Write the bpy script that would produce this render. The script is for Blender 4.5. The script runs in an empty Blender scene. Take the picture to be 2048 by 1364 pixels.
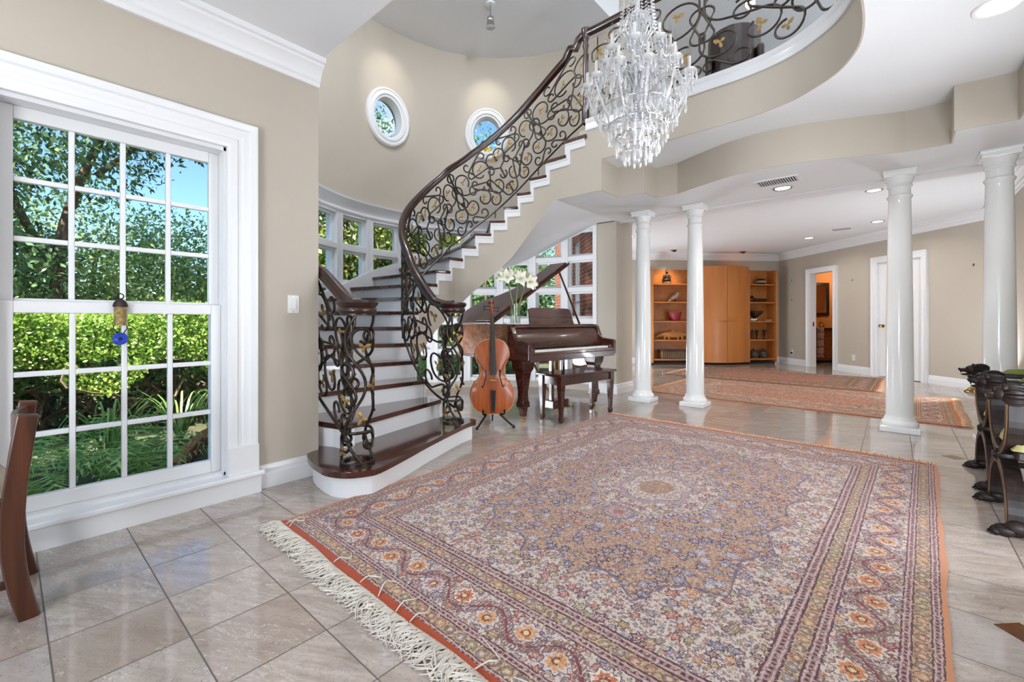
import bpy, bmesh, math, random
import numpy as np
from mathutils import Vector as V, Matrix, geometry
random.seed(7); np.random.seed(7)
SC = bpy.context.scene
COL = SC.collection
PI = math.pi
R = math.radians
# ------------------------------------------------------------ node helpers
class E:
    """a shader socket with arithmetic"""
    nt = None
    def __init__(s, sock): s.s = sock
    def __add__(a, b): return mth('ADD', a, b)
    def __radd__(a, b): return mth('ADD', b, a)
    def __sub__(a, b): return mth('SUBTRACT', a, b)
    def __rsub__(a, b): return mth('SUBTRACT', b, a)
    def __mul__(a, b): return mth('MULTIPLY', a, b)
    def __rmul__(a, b): return mth('MULTIPLY', b, a)
    def __truediv__(a, b): return mth('DIVIDE', a, b)
    def __neg__(a): return mth('MULTIPLY', a, -1.0)
def lk(val, sock):
    if isinstance(val, E): E.nt.links.new(val.s, sock)
    elif isinstance(val, (tuple, list)):
        v = list(val)
        n = len(sock.default_value)
        while len(v) < n: v.append(1.0)
        sock.default_value = v[:n]
    else: sock.default_value = val
def mth(op, a, b=None, c=None):
    n = E.nt.nodes.new('ShaderNodeMath'); n.operation = op
    lk(a, n.inputs[0])
    if b is not None: lk(b, n.inputs[1])
    if c is not None: lk(c, n.inputs[2])
    return E(n.outputs[0])
def lt(a, b): return mth('LESS_THAN', a, b)
def gt(a, b): return mth('GREATER_THAN', a, b)
def ab(a): return mth('ABSOLUTE', a)
def mn(a, b): return mth('MINIMUM', a, b)
def mx(a, b): return mth('MAXIMUM', a, b)
def sn(a): return mth('SINE', a)
def cs(a): return mth('COSINE', a)
def fl(a): return mth('FLOOR', a)
def fr(a): return mth('FRACT', a)
def sq(a): return mth('SQRT', a)
def between(x, a, b): return gt(x, a) * lt(x, b)
def ss(x, a, b):
    n = E.nt.nodes.new('ShaderNodeMapRange'); n.interpolation_type = 'SMOOTHSTEP'
    lk(x, n.inputs[0]); n.inputs[1].default_value = a; n.inputs[2].default_value = b
    return E(n.outputs[0])
def mix(f, a, b):
    n = E.nt.nodes.new('ShaderNodeMix'); n.data_type = 'RGBA'
    lk(f, n.inputs[0]); lk(a, n.inputs[6]); lk(b, n.inputs[7])
    return E(n.outputs[2])
def xyz(v):
    n = E.nt.nodes.new('ShaderNodeSeparateXYZ'); lk(v, n.inputs[0])
    return E(n.outputs[0]), E(n.outputs[1]), E(n.outputs[2])
def vec(x, y, z=0.0):
    n = E.nt.nodes.new('ShaderNodeCombineXYZ'); lk(x, n.inputs[0]); lk(y, n.inputs[1]); lk(z, n.inputs[2])
    return E(n.outputs[0])
def mapping(v, scale=(1,1,1), rot=(0,0,0), loc=(0,0,0)):
    n = E.nt.nodes.new('ShaderNodeMapping'); lk(v, n.inputs[0])
    n.inputs[1].default_value = loc; n.inputs[2].default_value = rot; n.inputs[3].default_value = scale
    return E(n.outputs[0])
def noise(v, scale, detail=3.0, rough=0.5, dist=0.0):
    n = E.nt.nodes.new('ShaderNodeTexNoise'); lk(v, n.inputs['Vector'])
    n.inputs['Scale'].default_value = scale; n.inputs['Detail'].default_value = detail
    n.inputs['Roughness'].default_value = rough; n.inputs['Distortion'].default_value = dist
    return E(n.outputs[0])
def voro(v, scale, rnd=1.0, feature='F1', dims='2D'):
    n = E.nt.nodes.new('ShaderNodeTexVoronoi'); n.voronoi_dimensions = dims; n.feature = feature
    lk(v, n.inputs['Vector']); n.inputs['Scale'].default_value = scale; n.inputs['Randomness'].default_value = rnd
    return n
def wnoise(v):
    n = E.nt.nodes.new('ShaderNodeTexWhiteNoise'); n.noise_dimensions = '3D'; lk(v, n.inputs['Vector'])
    return E(n.outputs[0])
def ramp(f, stops, const=False):
    n = E.nt.nodes.new('ShaderNodeValToRGB'); lk(f, n.inputs[0])
    el = n.color_ramp.elements
    n.color_ramp.interpolation = 'CONSTANT' if const else 'LINEAR'
    while len(el) < len(stops): el.new(0.5)
    for e, (p, c) in zip(el, stops): e.position = p; e.color = (*c[:3], 1)
    return E(n.outputs[0])
def ocoord():
    n = E.nt.nodes.new('ShaderNodeTexCoord'); return E(n.outputs['Object'])
def gcoord():
    n = E.nt.nodes.new('ShaderNodeNewGeometry'); return E(n.outputs['Position'])
def lin(r, g, b):
    f = lambda c: (c/255/12.92) if c/255 <= 0.04045 else ((c/255+0.055)/1.055)**2.4
    return (f(r), f(g), f(b))
def newmat(name):
    m = bpy.data.materials.new(name); m.use_nodes = True
    nt = m.node_tree; E.nt = nt
    return m, nt, nt.nodes['Principled BSDF']
def bump(p, height, strength, dist=0.01):
    n = E.nt.nodes.new('ShaderNodeBump'); n.inputs['Strength'].default_value = strength
    n.inputs['Distance'].default_value = dist
    lk(height, n.inputs['Height']); E.nt.links.new(n.outputs[0], p.inputs['Normal'])
def pm(name, col, rough=0.5, metal=0.0, var=0.06, vscale=8.0, spec=0.5, coat=0.0, bmp=0.0):
    """plain procedural material: colour with a little noise variation"""
    m, nt, p = newmat(name)
    c = ocoord()
    f = noise(c, vscale, 4.0)
    a = tuple(max(0, x*(1-var)) for x in col); b = tuple(min(1, x*(1+var)) for x in col)
    lk(ramp(f, [(0.3, a), (0.7, b)]), p.inputs['Base Color'])
    p.inputs['Roughness'].default_value = rough; p.inputs['Metallic'].default_value = metal
    p.inputs['Specular IOR Level'].default_value = spec
    p.inputs['Coat Weight'].default_value = coat; p.inputs['Coat Roughness'].default_value = 0.08
    if bmp: bump(p, noise(c, vscale*12, 3.0), bmp, 0.002)
    return m
def woodmat(name, c1, c2, rough=0.25, scale=6.0, axis=1, coat=0.0, burl=False):
    m, nt, p = newmat(name)
    c = ocoord()
    sc = [14, 14, 14]; sc[axis] = 1.2
    if burl: sc = [5, 5, 5]
    v = mapping(c, tuple(s*scale/6 for s in sc))
    f = noise(v, 1.6, 6.0, 0.6, 2.5 if burl else 0.6)
    lk(ramp(f, [(0.3, c1), (0.7, c2)]), p.inputs['Base Color'])
    p.inputs['Roughness'].default_value = rough
    p.inputs['Coat Weight'].default_value = coat; p.inputs['Coat Roughness'].default_value = 0.06
    return m
def glassmat(name, tint=(0.97, 0.985, 0.98), refl=1.0, rough=0.0):
    m, nt, p = newmat(name)
    nt.nodes.remove(p)
    out = nt.nodes['Material Output']
    t = nt.nodes.new('ShaderNodeBsdfTransparent'); t.inputs[0].default_value = (*tint, 1)
    g = nt.nodes.new('ShaderNodeBsdfGlossy'); g.inputs['Roughness'].default_value = rough
    fz = nt.nodes.new('ShaderNodeLayerWeight'); fz.inputs[0].default_value = 0.5
    ms = nt.nodes.new('ShaderNodeMixShader')
    f = mn((mth('POWER', E(fz.outputs['Facing']), 5.0)*0.96 + 0.04) * refl, 0.9)
    lk(f, ms.inputs[0]); nt.links.new(t.outputs[0], ms.inputs[1]); nt.links.new(g.outputs[0], ms.inputs[2])
    nt.links.new(ms.outputs[0], out.inputs[0])
    return m
def emat(name, col, strength):
    m, nt, p = newmat(name)
    p.inputs['Base Color'].default_value = (*col, 1)
    p.inputs['Emission Color'].default_value = (*col, 1); p.inputs['Emission Strength'].default_value = strength
    return m
# ------------------------------------------------------------ mesh helpers
class MB:
    def __init__(s): s.v = []; s.f = []
    def add(s, vs, fs):
        b = len(s.v); s.v.extend([tuple(x) for x in vs]); s.f.extend([tuple(b+i for i in f) for f in fs]); return s
    def box(s, lo, hi, M=None):
        x0,y0,z0 = lo; x1,y1,z1 = hi
        vs = [(x0,y0,z0),(x1,y0,z0),(x1,y1,z0),(x0,y1,z0),(x0,y0,z1),(x1,y0,z1),(x1,y1,z1),(x0,y1,z1)]
        if M is not None: vs = [M @ V(v) for v in vs]
        return s.add(vs, [(0,3,2,1),(4,5,6,7),(0,1,5,4),(1,2,6,5),(2,3,7,6),(3,0,4,7)])
    def cbox(s, c, d, M=None):
        return s.box([c[i]-d[i]/2 for i in range(3)], [c[i]+d[i]/2 for i in range(3)], M)
    def prism(s, poly, z0, z1, M=None):
        """extrude a simple (possibly concave) xy polygon from z0 to z1; z may be per-vertex lists"""
        a = sum(poly[i][0]*poly[(i+1)%len(poly)][1]-poly[(i+1)%len(poly)][0]*poly[i][1] for i in range(len(poly)))
        if a < 0:
            poly = poly[::-1]
            if isinstance(z0, list): z0 = z0[::-1]
            if isinstance(z1, list): z1 = z1[::-1]
        n = len(poly)
        g0 = (lambda i: z0[i]) if isinstance(z0, list) else (lambda i: z0)
        g1 = (lambda i: z1[i]) if isinstance(z1, list) else (lambda i: z1)
        vs = [(p[0],p[1],g0(i)) for i,p in enumerate(poly)] + [(p[0],p[1],g1(i)) for i,p in enumerate(poly)]
        if M is not None: vs = [M @ V(v) for v in vs]
        tri = geometry.tessellate_polygon([[V((p[0],p[1],0)) for p in poly]])
        fs = []
        for t in tri:
            i,j,k = t
            cr = (poly[j][0]-poly[i][0])*(poly[k][1]-poly[i][1])-(poly[j][1]-poly[i][1])*(poly[k][0]-poly[i][0])
            if cr < 0: i,k = k,i
            fs.append((k,j,i)); fs.append((n+i,n+j,n+k))
        for i in range(n):
            j = (i+1)%n; fs.append((i,j,n+j,n+i))
        return s.add(vs, fs)
    def tube(s, pts, r, n=8, closed=False, flat=1.0, cap=True):
        pts = [V(p) for p in pts]; m = len(pts)
        if m < 2: return s
        rs = r if isinstance(r, (list, tuple)) else [r]*m
        vs = []; fs = []
        up = None
        for i in range(m):
            if closed: t = pts[(i+1)%m]-pts[i-1]
            else: t = pts[min(i+1,m-1)]-pts[max(i-1,0)]
            if t.length < 1e-9: t = V((0,0,1))
            t.normalize()
            if up is None:
                up = V((0,0,1)) if abs(t.z) < 0.9 else V((1,0,0))
            a = up - t*up.dot(t)
            if a.length < 1e-6: a = t.orthogonal()
            a.normalize(); b = t.cross(a); up = a
            for k in range(n):
                an = 2*PI*k/n
                vs.append(pts[i] + a*(math.cos(an)*rs[i]) + b*(math.sin(an)*rs[i]*flat))
        for i in range(m if closed else m-1):
            for k in range(n):
                j = (i+1)%m; l = (k+1)%n
                fs.append((i*n+k, i*n+l, j*n+l, j*n+k))
        if cap and not closed:
            fs.append(tuple(reversed(range(n)))); fs.append(tuple((m-1)*n+k for k in range(n)))
        return s.add(vs, fs)
    def lathe(s, prof, c=(0,0,0), n=24, M=None):
        """prof: list of (r, z)"""
        vs = []; fs = []; m = len(prof)
        for r, z in prof:
            for k in range(n):
                a = 2*PI*k/n; vs.append((c[0]+r*math.cos(a), c[1]+r*math.sin(a), c[2]+z))
        for i in range(m-1):
            for k in range(n):
                l = (k+1)%n; fs.append((i*n+k, i*n+l, (i+1)*n+l, (i+1)*n+k))
        closed = max(abs(prof[0][0]-prof[-1][0]), abs(prof[0][1]-prof[-1][1])) < 1e-7
        if prof[0][0] > 1e-5 and not closed: fs.append(tuple(reversed(range(n))))
        if prof[-1][0] > 1e-5 and not closed: fs.append(tuple((m-1)*n+k for k in range(n)))
        if M is not None: vs = [M @ V(v) for v in vs]
        return s.add(vs, fs)
    def ball(s, c, r, nu=10, nv=7, M=None):
        if not isinstance(r, (tuple, list)): r = (r,r,r)
        pr = []
        vs = []; fs = []
        for i in range(nv+1):
            ph = -PI/2+PI*i/nv
            for k in range(nu):
                a = 2*PI*k/nu
                vs.append((c[0]+r[0]*math.cos(ph)*math.cos(a), c[1]+r[1]*math.cos(ph)*math.sin(a), c[2]+r[2]*math.sin(ph)))
        for i in range(nv):
            for k in range(nu):
                l = (k+1)%nu; fs.append((i*nu+k, i*nu+l, (i+1)*nu+l, (i+1)*nu+k))
        if M is not None: vs = [M @ V(v) for v in vs]
        return s.add(vs, fs)
    def sweep(s, path, prof, closed=False, side=1):
        """sweep an (outward, z) profile along an xy(z) path; outward = right of travel * side"""
        P = [V((p[0],p[1],p[2] if len(p)>2 else 0)) for p in path]; m = len(P); k = len(prof)
        vs = []; fs = []
        for i in range(m):
            if closed: a, b = P[i-1], P[(i+1)%m]
            else: a, b = P[max(i-1,0)], P[min(i+1,m-1)]
            d1 = (P[i]-a); d2 = (b-P[i])
            d1.z = d2.z = 0
            if d1.length < 1e-9: d1 = d2.copy()
            if d2.length < 1e-9: d2 = d1.copy()
            d1.normalize(); d2.normalize()
            n1 = V((d1.y,-d1.x,0))*side; n2 = V((d2.y,-d2.x,0))*side
            nn = (n1+n2)
            if nn.length < 1e-6: nn = n1
            nn.normalize(); sc = 1/max(0.35, nn.dot(n1))
            for (o, z) in prof: vs.append(P[i]+nn*(o*sc)+V((0,0,z)))
        for i in range(m if closed else m-1):
            j = (i+1)%m
            for q in range(k-1):
                fs.append((i*k+q, j*k+q, j*k+q+1, i*k+q+1))
            fs.append((i*k+k-1, j*k+k-1, j*k, i*k))
        if not closed:
            fs.append(tuple(range(k))); fs.append(tuple(reversed([(m-1)*k+q for q in range(k)])))
        return s.add(vs, fs)
    def grid(s, rows):
        """rows of equal length lists of points"""
        m = len(rows); k = len(rows[0])
        vs = [p for r in rows for p in r]; fs = []
        for i in range(m-1):
            for j in range(k-1): fs.append((i*k+j, i*k+j+1, (i+1)*k+j+1, (i+1)*k+j))
        return s.add(vs, fs)
    def build(s, name, mat, parent=None, smooth=False, bevel=0.0, segs=2, M=None, angle=40, fix=True):
        me = bpy.data.meshes.new(name)
        vs = s.v if M is None else [tuple(M @ V(v)) for v in s.v]
        me.from_pydata([tuple(v) for v in vs], [], s.f)
        if fix:
            bm = bmesh.new(); bm.from_mesh(me)
            bmesh.ops.recalc_face_normals(bm, faces=bm.faces[:])
            bm.to_mesh(me); bm.free()
        me.materials.append(mat)
        if smooth:
            me.polygons.foreach_set('use_smooth', [True]*len(me.polygons))
            try: me.set_sharp_from_angle(angle=R(angle))
            except Exception: pass
        me.update()
        o = bpy.data.objects.new(name, me); COL.objects.link(o)
        if parent is not None: o.parent = parent
        if bevel > 0:
            b = o.modifiers.new('Bevel', 'BEVEL'); b.width = bevel; b.segments = segs; b.limit_method = 'ANGLE'; b.angle_limit = R(35)
        return o
def tag(o, label=None, cat=None, group=None, kind=None):
    if label: o['label'] = label
    if cat: o['category'] = cat
    if group: o['group'] = group
    if kind: o['kind'] = kind
    return o
def thing(name, label, cat, loc=(0,0,0), rz=0.0, group=None):
    o = bpy.data.objects.new(name, None); COL.objects.link(o)
    o.location = loc; o.rotation_euler = (0,0,rz); o.empty_display_size = 0.1
    return tag(o, label, cat, group)
def struct(o): o['kind'] = 'structure'; return o
def dup(root, loc=None, rz=None, label=None, group=None):
    r = root.copy(); COL.objects.link(r)
    if loc is not None: r.location = loc
    if rz is not None: r.rotation_euler = (0,0,rz)
    if label: r['label'] = label
    if group: r['group'] = group
    for ch in list(root.children):
        c = ch.copy(); COL.objects.link(c); c.parent = r
        for g in list(ch.children):
            d = g.copy(); COL.objects.link(d); d.parent = c
    return r
def catmull(pts, n=8, closed=False):
    P = [V(p) if len(p) > 2 else V((p[0],p[1],0)) for p in pts]; m = len(P); out = []
    for i in range(m if closed else m-1):
        if closed: p0,p1,p2,p3 = P[i-1],P[i],P[(i+1)%m],P[(i+2)%m]
        else: p0,p1,p2,p3 = P[max(i-1,0)],P[i],P[i+1],P[min(i+2,m-1)]
        for k in range(n):
            t = k/n
            out.append(0.5*((2*p1)+(p2-p0)*t+(2*p0-5*p1+4*p2-p3)*t*t+(3*p1-p0-3*p2+p3)*t**3))
    if not closed: out.append(P[-1])
    return out
def frame(o, x, y, z=None):
    """matrix with origin o, axes x, y (world vectors)"""
    x = V(x).normalized(); y = V(y).normalized(); zz = x.cross(y).normalized()
    return Matrix(((x.x,y.x,zz.x,o[0]),(x.y,y.y,zz.y,o[1]),(x.z,y.z,zz.z,o[2]),(0,0,0,1)))
# ------------------------------------------------------------ camera
HC = 1.03; F = 882.0; HOR = 641.0; TH = R(41.0)
cam_d = bpy.data.cameras.new('camera'); cam = bpy.data.objects.new('camera', cam_d); COL.objects.link(cam)
cam.location = (0,0,HC); cam.rotation_euler = (PI/2, 0, TH)
cam_d.sensor_fit = 'HORIZONTAL'; cam_d.sensor_width = 36.0; cam_d.lens = F*36/2048
cam_d.shift_y = -(682-HOR)/2048; cam_d.clip_start = 0.05; cam_d.clip_end = 400
SC.camera = cam
FW = V((-math.sin(TH), math.cos(TH), 0)); RT = V((math.cos(TH), math.sin(TH), 0))
# ------------------------------------------------------------ materials
BEIGE = pm('beige_paint', lin(187,177,162), 0.6, var=0.015, vscale=3)
WHITE = pm('white_trim_paint', lin(232,232,232), 0.3, var=0.01, vscale=3)
CEIL = pm('ceiling_paint', lin(228,228,228), 0.7, var=0.01, vscale=2)
COLW = pm('gloss_column_paint', lin(236,236,234), 0.15, var=0.01, vscale=2)
TREADM = woodmat('dark_stained_tread_wood', lin(42,20,13), lin(86,44,30), 0.14, 5.0, 1, coat=0.5)
RAILM = woodmat('dark_handrail_wood', lin(28,13,9), lin(58,29,20), 0.28, 5.0, 0, coat=0.15)
IRON = pm('bronzed_iron', lin(62,54,48), 0.36, 0.75, var=0.3, vscale=5)
GOLD = pm('gilded_leaf', lin(150,120,66), 0.42, 0.55, var=0.4, vscale=30)
PIANO = woodmat('piano_mahogany', lin(42,19,13), lin(80,42,30), 0.24, 4.0, 0, coat=0.2)
BURL = woodmat('piano_burl_walnut', lin(72,42,26), lin(132,88,62), 0.24, 6.0, 0, coat=0.2, burl=True)
LIDIN = pm('lid_underside_wood', lin(96,58,44), 0.22, var=0.25, vscale=6, coat=0.5)
IVORY = pm('ivory_keys', lin(228,222,208), 0.25, var=0.02)
BLACKM = pm('black_keys', lin(16,15,15), 0.25, var=0.1)
BRASS = pm('brass', lin(178,140,72), 0.28, 1.0, var=0.1)
CELLOT = woodmat('cello_spruce_varnish', lin(132,58,18), lin(180,92,34), 0.3, 6.0, 2, coat=0.15)
CELLOB = woodmat('cello_maple_varnish', lin(96,38,14), lin(150,74,30), 0.2, 6.0, 2, coat=0.5)
EBONY = pm('ebony', lin(30,29,32), 0.3, var=0.15)
STRING = pm('steel_string', lin(150,140,120), 0.3, 0.9, var=0.05)
MAPLE = pm('pale_maple', lin(200,150,95), 0.4, var=0.15, vscale=20)
BLKMET = pm('black_stand_metal', lin(22,22,24), 0.35, 0.3, var=0.1)
CABW = woodmat('honey_maple_veneer', lin(180,108,48), lin(200,128,64), 0.35, 1.6, 2, coat=0.0)
CABD = woodmat('honey_maple_shelf', lin(168,102,46), lin(192,122,60), 0.4, 2.0, 0)
GLASS = glassmat('window_glass', refl=0.45)
CHROME = pm('brushed_chrome', lin(190,190,192), 0.25, 1.0, var=0.05)
PLASTIC = pm('white_plastic', lin(225,223,218), 0.35, var=0.01)
DARKGAP = pm('dark_recess', lin(28,26,25), 0.8, var=0.1)
BLACKWOOD = woodmat('ebonised_wood', lin(16,13,13), lin(42,31,27), 0.42, 6.0, 2, coat=0.0)
BLACKWOOD.node_tree.nodes['Principled BSDF'].inputs['Specular IOR Level'].default_value = 0.2
CHAIRW = woodmat('dark_oak_chair', lin(44,22,13), lin(92,50,30), 0.3, 6.0, 2)
CREAM = pm('cream_upholstery', lin(214,202,182), 0.9, var=0.06, vscale=40, bmp=0.4)
VELVET = pm('green_velvet', lin(104,112,54), 0.85, var=0.18, vscale=14, bmp=0.3)
PALEV = pm('pale_green_gold_upholstery', lin(176,166,112), 0.85, var=0.15, vscale=16, bmp=0.3)
LEATHER = pm('dark_brown_leather', lin(36,21,15), 0.4, var=0.15)
PETAL = pm('white_petal', lin(238,234,216), 0.6, var=0.05, vscale=30)
STEMG = pm('flower_stem', lin(104,122,66), 0.5, var=0.15)
VASEG = glassmat('vase_glass', (0.93,0.95,0.94), 1.6)
WATER = glassmat('vase_water', (0.93,0.96,0.94), 0.8)
BULBG = glassmat('bulb_glass', (0.95,0.95,0.95), 1.5)
CANDLE = pm('candle_sleeve', lin(236,232,222), 0.4, var=0.01)
ORANGEW = pm('orange_bathroom_paint', lin(204,140,76), 0.7, var=0.06, vscale=3)
MIRR = pm('mirror_glass', (0.9,0.9,0.9), 0.02, 1.0, var=0.0)
VANITY = woodmat('vanity_wood', lin(96,52,24), lin(150,92,44), 0.3, 4.0, 2, burl=True)
def crystal():
    m, nt, p = newmat('cut_crystal'); nt.nodes.remove(p); out = nt.nodes['Material Output']
    t = nt.nodes.new('ShaderNodeBsdfTransparent'); t.inputs[0].default_value = (0.93,0.94,0.95,1)
    g = nt.nodes.new('ShaderNodeBsdfGlossy'); g.inputs['Roughness'].default_value = 0.03; g.inputs[0].default_value = (1,1,1,1)
    d1 = nt.nodes.new('ShaderNodeBsdfTranslucent'); d1.inputs[0].default_value = (0.97,0.97,0.98,1); d2 = nt.nodes.new('ShaderNodeBsdfDiffuse'); d2.inputs[0].default_value = (0.93,0.93,0.94,1); d = nt.nodes.new('ShaderNodeAddShader'); nt.links.new(d1.outputs[0], d.inputs[0]); nt.links.new(d2.outputs[0], d.inputs[1])
    lw = nt.nodes.new('ShaderNodeLayerWeight'); lw.inputs[0].default_value = 0.5
    m1 = nt.nodes.new('ShaderNodeMixShader'); m1.inputs[0].default_value = 0.30
    nt.links.new(t.outputs[0], m1.inputs[1]); nt.links.new(d.outputs[0], m1.inputs[2])
    m2 = nt.nodes.new('ShaderNodeMixShader')
    lk(E(lw.outputs[1])*0.6+0.2, m2.inputs[0]); nt.links.new(m1.outputs[0], m2.inputs[1]); nt.links.new(g.outputs[0], m2.inputs[2])
    nt.links.new(m2.outputs[0], out.inputs[0]); return m
CRYSTAL = crystal()
def floormat():
    m, nt, p = newmat('taupe_marble_tile')
    g = gcoord(); x, y, z = xyz(g)
    T = 0.3055
    tx = (x + 2.04 + T*40)/T; ty = (y - 0.092 + T*40)/T
    ix = fl(tx); iy = fl(ty); fx = fr(tx); fy = fr(ty)
    ex = mn(fx, 1.0-fx); ey = mn(fy, 1.0-fy)
    grout = lt(mn(ex, ey), 0.008)
    idv = vec(ix, iy, 0.0); rnd = wnoise(idv); rnd2 = wnoise(vec(iy, ix, 3.7))
    off = vec(rnd*37.0, rnd2*51.0, rnd*11.0)
    n = E.nt.nodes.new('ShaderNodeVectorMath'); n.operation = 'ADD'; lk(g, n.inputs[0]); lk(off, n.inputs[1]); pv = E(n.outputs[0])
    pr = mapping(pv, (1,1,1), (0,0,R(-28)))
    st = mapping(pr, (1.3, 6.0, 1))
    cloud = noise(st, 2.2, 6.0, 0.6, 1.2)
    fine = noise(mapping(pr, (4,22,1)), 3.0, 5.0, 0.65, 0.8)
    base = ramp(cloud*0.7 + fine*0.3, [(0.28, lin(146,131,121)), (0.5, lin(178,164,154)), (0.72, lin(206,193,183))])
    tone = mix(rnd*0.65, base, mix(rnd2, lin(148,128,114), lin(172,164,160)))
    vn = ab(noise(mapping(pr, (1.6,5.5,1)), 2.6, 5.0, 0.6, 1.5) - 0.5)
    vein = lt(vn, 0.006)*gt(noise(pv, 3.0, 2.0), 0.5)
    c = mix(vein*0.7, tone, lin(206,198,190))
    vn2 = ab(noise(mapping(pr, (3.0,5.0,1)), 4.0, 4.0, 0.6, 2.2) - 0.5)
    c = mix(lt(vn2, 0.007)*0.5, c, lin(104,92,86))
    c = mix(grout*0.9, c, lin(84,72,64))
    lk(c, p.inputs['Base Color'])
    lk(grout*0.4 + noise(pv, 40.0, 2.0)*0.05 + 0.05, p.inputs['Roughness'])
    p.inputs['Specular IOR Level'].default_value = 0.8
    hgt = mth('SUBTRACT', 1.0, grout); bump(p, hgt + cloud*0.03, 0.25, 0.002)
    return m
FLOORM = floormat()
def brickmat():
    m, nt, p = newmat('red_brick'); c = ocoord()
    b = nt.nodes.new('ShaderNodeTexBrick'); lk(c, b.inputs['Vector'])
    b.inputs['Scale'].default_value = 1.0; b.inputs['Brick Width'].default_value = 0.205; b.inputs['Row Height'].default_value = 0.07
    b.inputs['Mortar Size'].default_value = 0.006
    b.inputs['Color1'].default_value = (*lin(216,116,82),1); b.inputs['Color2'].default_value = (*lin(190,92,66),1); b.inputs['Mortar'].default_value = (*lin(232,218,204),1)
    lk(mix(noise(c, 14.0)*0.5, E(b.outputs[0]), lin(222,140,106)), p.inputs['Base Color']); p.inputs['Roughness'].default_value = 0.85
    return m
BRICK = brickmat()
def leafmat(name, c1, c2, c3):
    m, nt, p = newmat(name); nt.nodes.remove(p); out = nt.nodes['Material Output']
    g = nt.nodes.new('ShaderNodeNewGeometry')
    r = E(g.outputs['Random Per Island'])
    col = ramp(r, [(0.0, c1), (0.55, c2), (1.0, c3)])
    d = nt.nodes.new('ShaderNodeBsdfDiffuse'); t = nt.nodes.new('ShaderNodeBsdfTranslucent')
    gl = nt.nodes.new('ShaderNodeBsdfGlossy'); gl.inputs['Roughness'].default_value = 0.4
    lk(col, d.inputs[0]); lk(col, t.inputs[0])
    a = nt.nodes.new('ShaderNodeMixShader'); a.inputs[0].default_value = 0.35
    nt.links.new(d.outputs[0], a.inputs[1]); nt.links.new(t.outputs[0], a.inputs[2])
    b = nt.nodes.new('ShaderNodeMixShader'); b.inputs[0].default_value = 0.05
    nt.links.new(a.outputs[0], b.inputs[1]); nt.links.new(gl.outputs[0], b.inputs[2])
    nt.links.new(b.outputs[0], out.inputs[0]); return m
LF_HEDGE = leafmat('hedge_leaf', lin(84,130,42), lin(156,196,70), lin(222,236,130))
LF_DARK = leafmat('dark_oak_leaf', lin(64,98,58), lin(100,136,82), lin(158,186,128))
LF_LIGHT = leafmat('light_tree_leaf', lin(128,164,94), lin(174,204,122), lin(216,230,166))
LF_MAG = leafmat('magnolia_leaf', lin(56,84,42), lin(102,126,60), lin(200,190,90))
LF_FERN = leafmat('fern_frond', lin(112,170,72), lin(164,208,104), lin(214,236,150))
LF_YEL = leafmat('yellow_blossom', lin(206,164,20), lin(236,200,40), lin(250,226,90))
BARK = pm('tree_bark', lin(110,90,74), 0.9, var=0.3, vscale=12, bmp=0.6)
BARKP = pm('pine_bark', lin(104,92,86), 0.9, var=0.3, vscale=10, bmp=0.6)
SOIL = pm('leaf_litter_soil', lin(126,102,78), 0.95, var=0.5, vscale=14, bmp=0.6)
TERRA = pm('terracotta_edging_brick', lin(184,112,80), 0.85, var=0.25, vscale=10)
# ------------------------------------------------------------ the room shell
XL = -2.94; ZC = 2.755; Z2 = 3.22; ZH = 2.42; ZB = 2.65; ZT = 5.13; ZU = 5.75
TC = V((-3.25, 3.48, 0)); TR = 2.13
def cyl(r, deg, z): return V((TC.x+r*math.cos(R(deg)), TC.y+r*math.sin(R(deg)), z))
C0 = V((-2.16, 12.5, 0)); C1 = V((-5.93, 8.73, 0)); C2 = V((1.05, 9.29, 0)); C3 = V((-3.29, 6.09, 0))
S45 = V((0.7071,-0.7071,0)); N45 = V((0.7071,0.7071,0))
arc_out = [tuple(cyl(TR+0.16, a, 0)[:2]) for a in range(96, 265, 8)]
fpoly = [(-3.24,1.3),(-3.24,-3.2),(1.45,-3.2),(1.45,9.0),(4.6,12.0),(0.5,16.0),(-2.3,12.9),(-6.2,8.75),(-3.45,6.0)] + arc_out
struct(MB().prism(fpoly, -0.12, 0.0).build('floor', FLOORM))
for i, (x, y) in enumerate([(0.332,4.687),(0.318,2.2)]):
    o = MB().prism([(x-0.067,y),(x,y-0.067),(x+0.067,y),(x,y+0.067)], -0.01, 0.0012).build('trim_%d' % (i+1), pm('brown_marble_inlay_%d' % i, lin(98,62,38), 0.12, var=0.2, vscale=20))
    struct(o)
def wallrun(name, p0, p1, thick, z0, z1, mat, holes=()):
    """inside face on p0->p1 with the room to the right of travel; holes (s0,s1,za,zb)"""
    p0 = V((p0[0],p0[1],0)); p1 = V((p1[0],p1[1],0)); L = (p1-p0).length
    d = (p1-p0)/L; n = V((-d.y, d.x, 0))
    M = Matrix(((d.x,n.x,0,p0.x),(d.y,n.y,0,p0.y),(0,0,1,0),(0,0,0,1)))
    mb = MB(); s = 0.0
    for (a, b, za, zb) in sorted(holes):
        if a > s: mb.box((s,0,z0),(a,thick,z1), M)
        if za > z0: mb.box((a,0,z0),(b,thick,za), M)
        if zb < z1: mb.box((a,0,zb),(b,thick,z1), M)
        s = b
    if s < L: mb.box((s,0,z0),(L,thick,z1), M)
    return struct(mb.build(name, mat)), M
WY0, WY1, WZ0, WZ1 = -0.035, 0.845, 0.13, 2.035
wallrun('wall_left', (XL,-3.2), (XL,1.39), 0.30, 0, 3.3, BEIGE, [(WY0+3.2, WY1+3.2, WZ0, WZ1)])
wallrun('wall_behind', (1.45,-3.2), (XL-0.3,-3.2), 0.15, 0, 3.3, BEIGE, [(0.9,1.7,0.5,2.2),(2.0,3.0,0.0,2.3),(3.3,4.1,0.5,2.2)])
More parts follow.
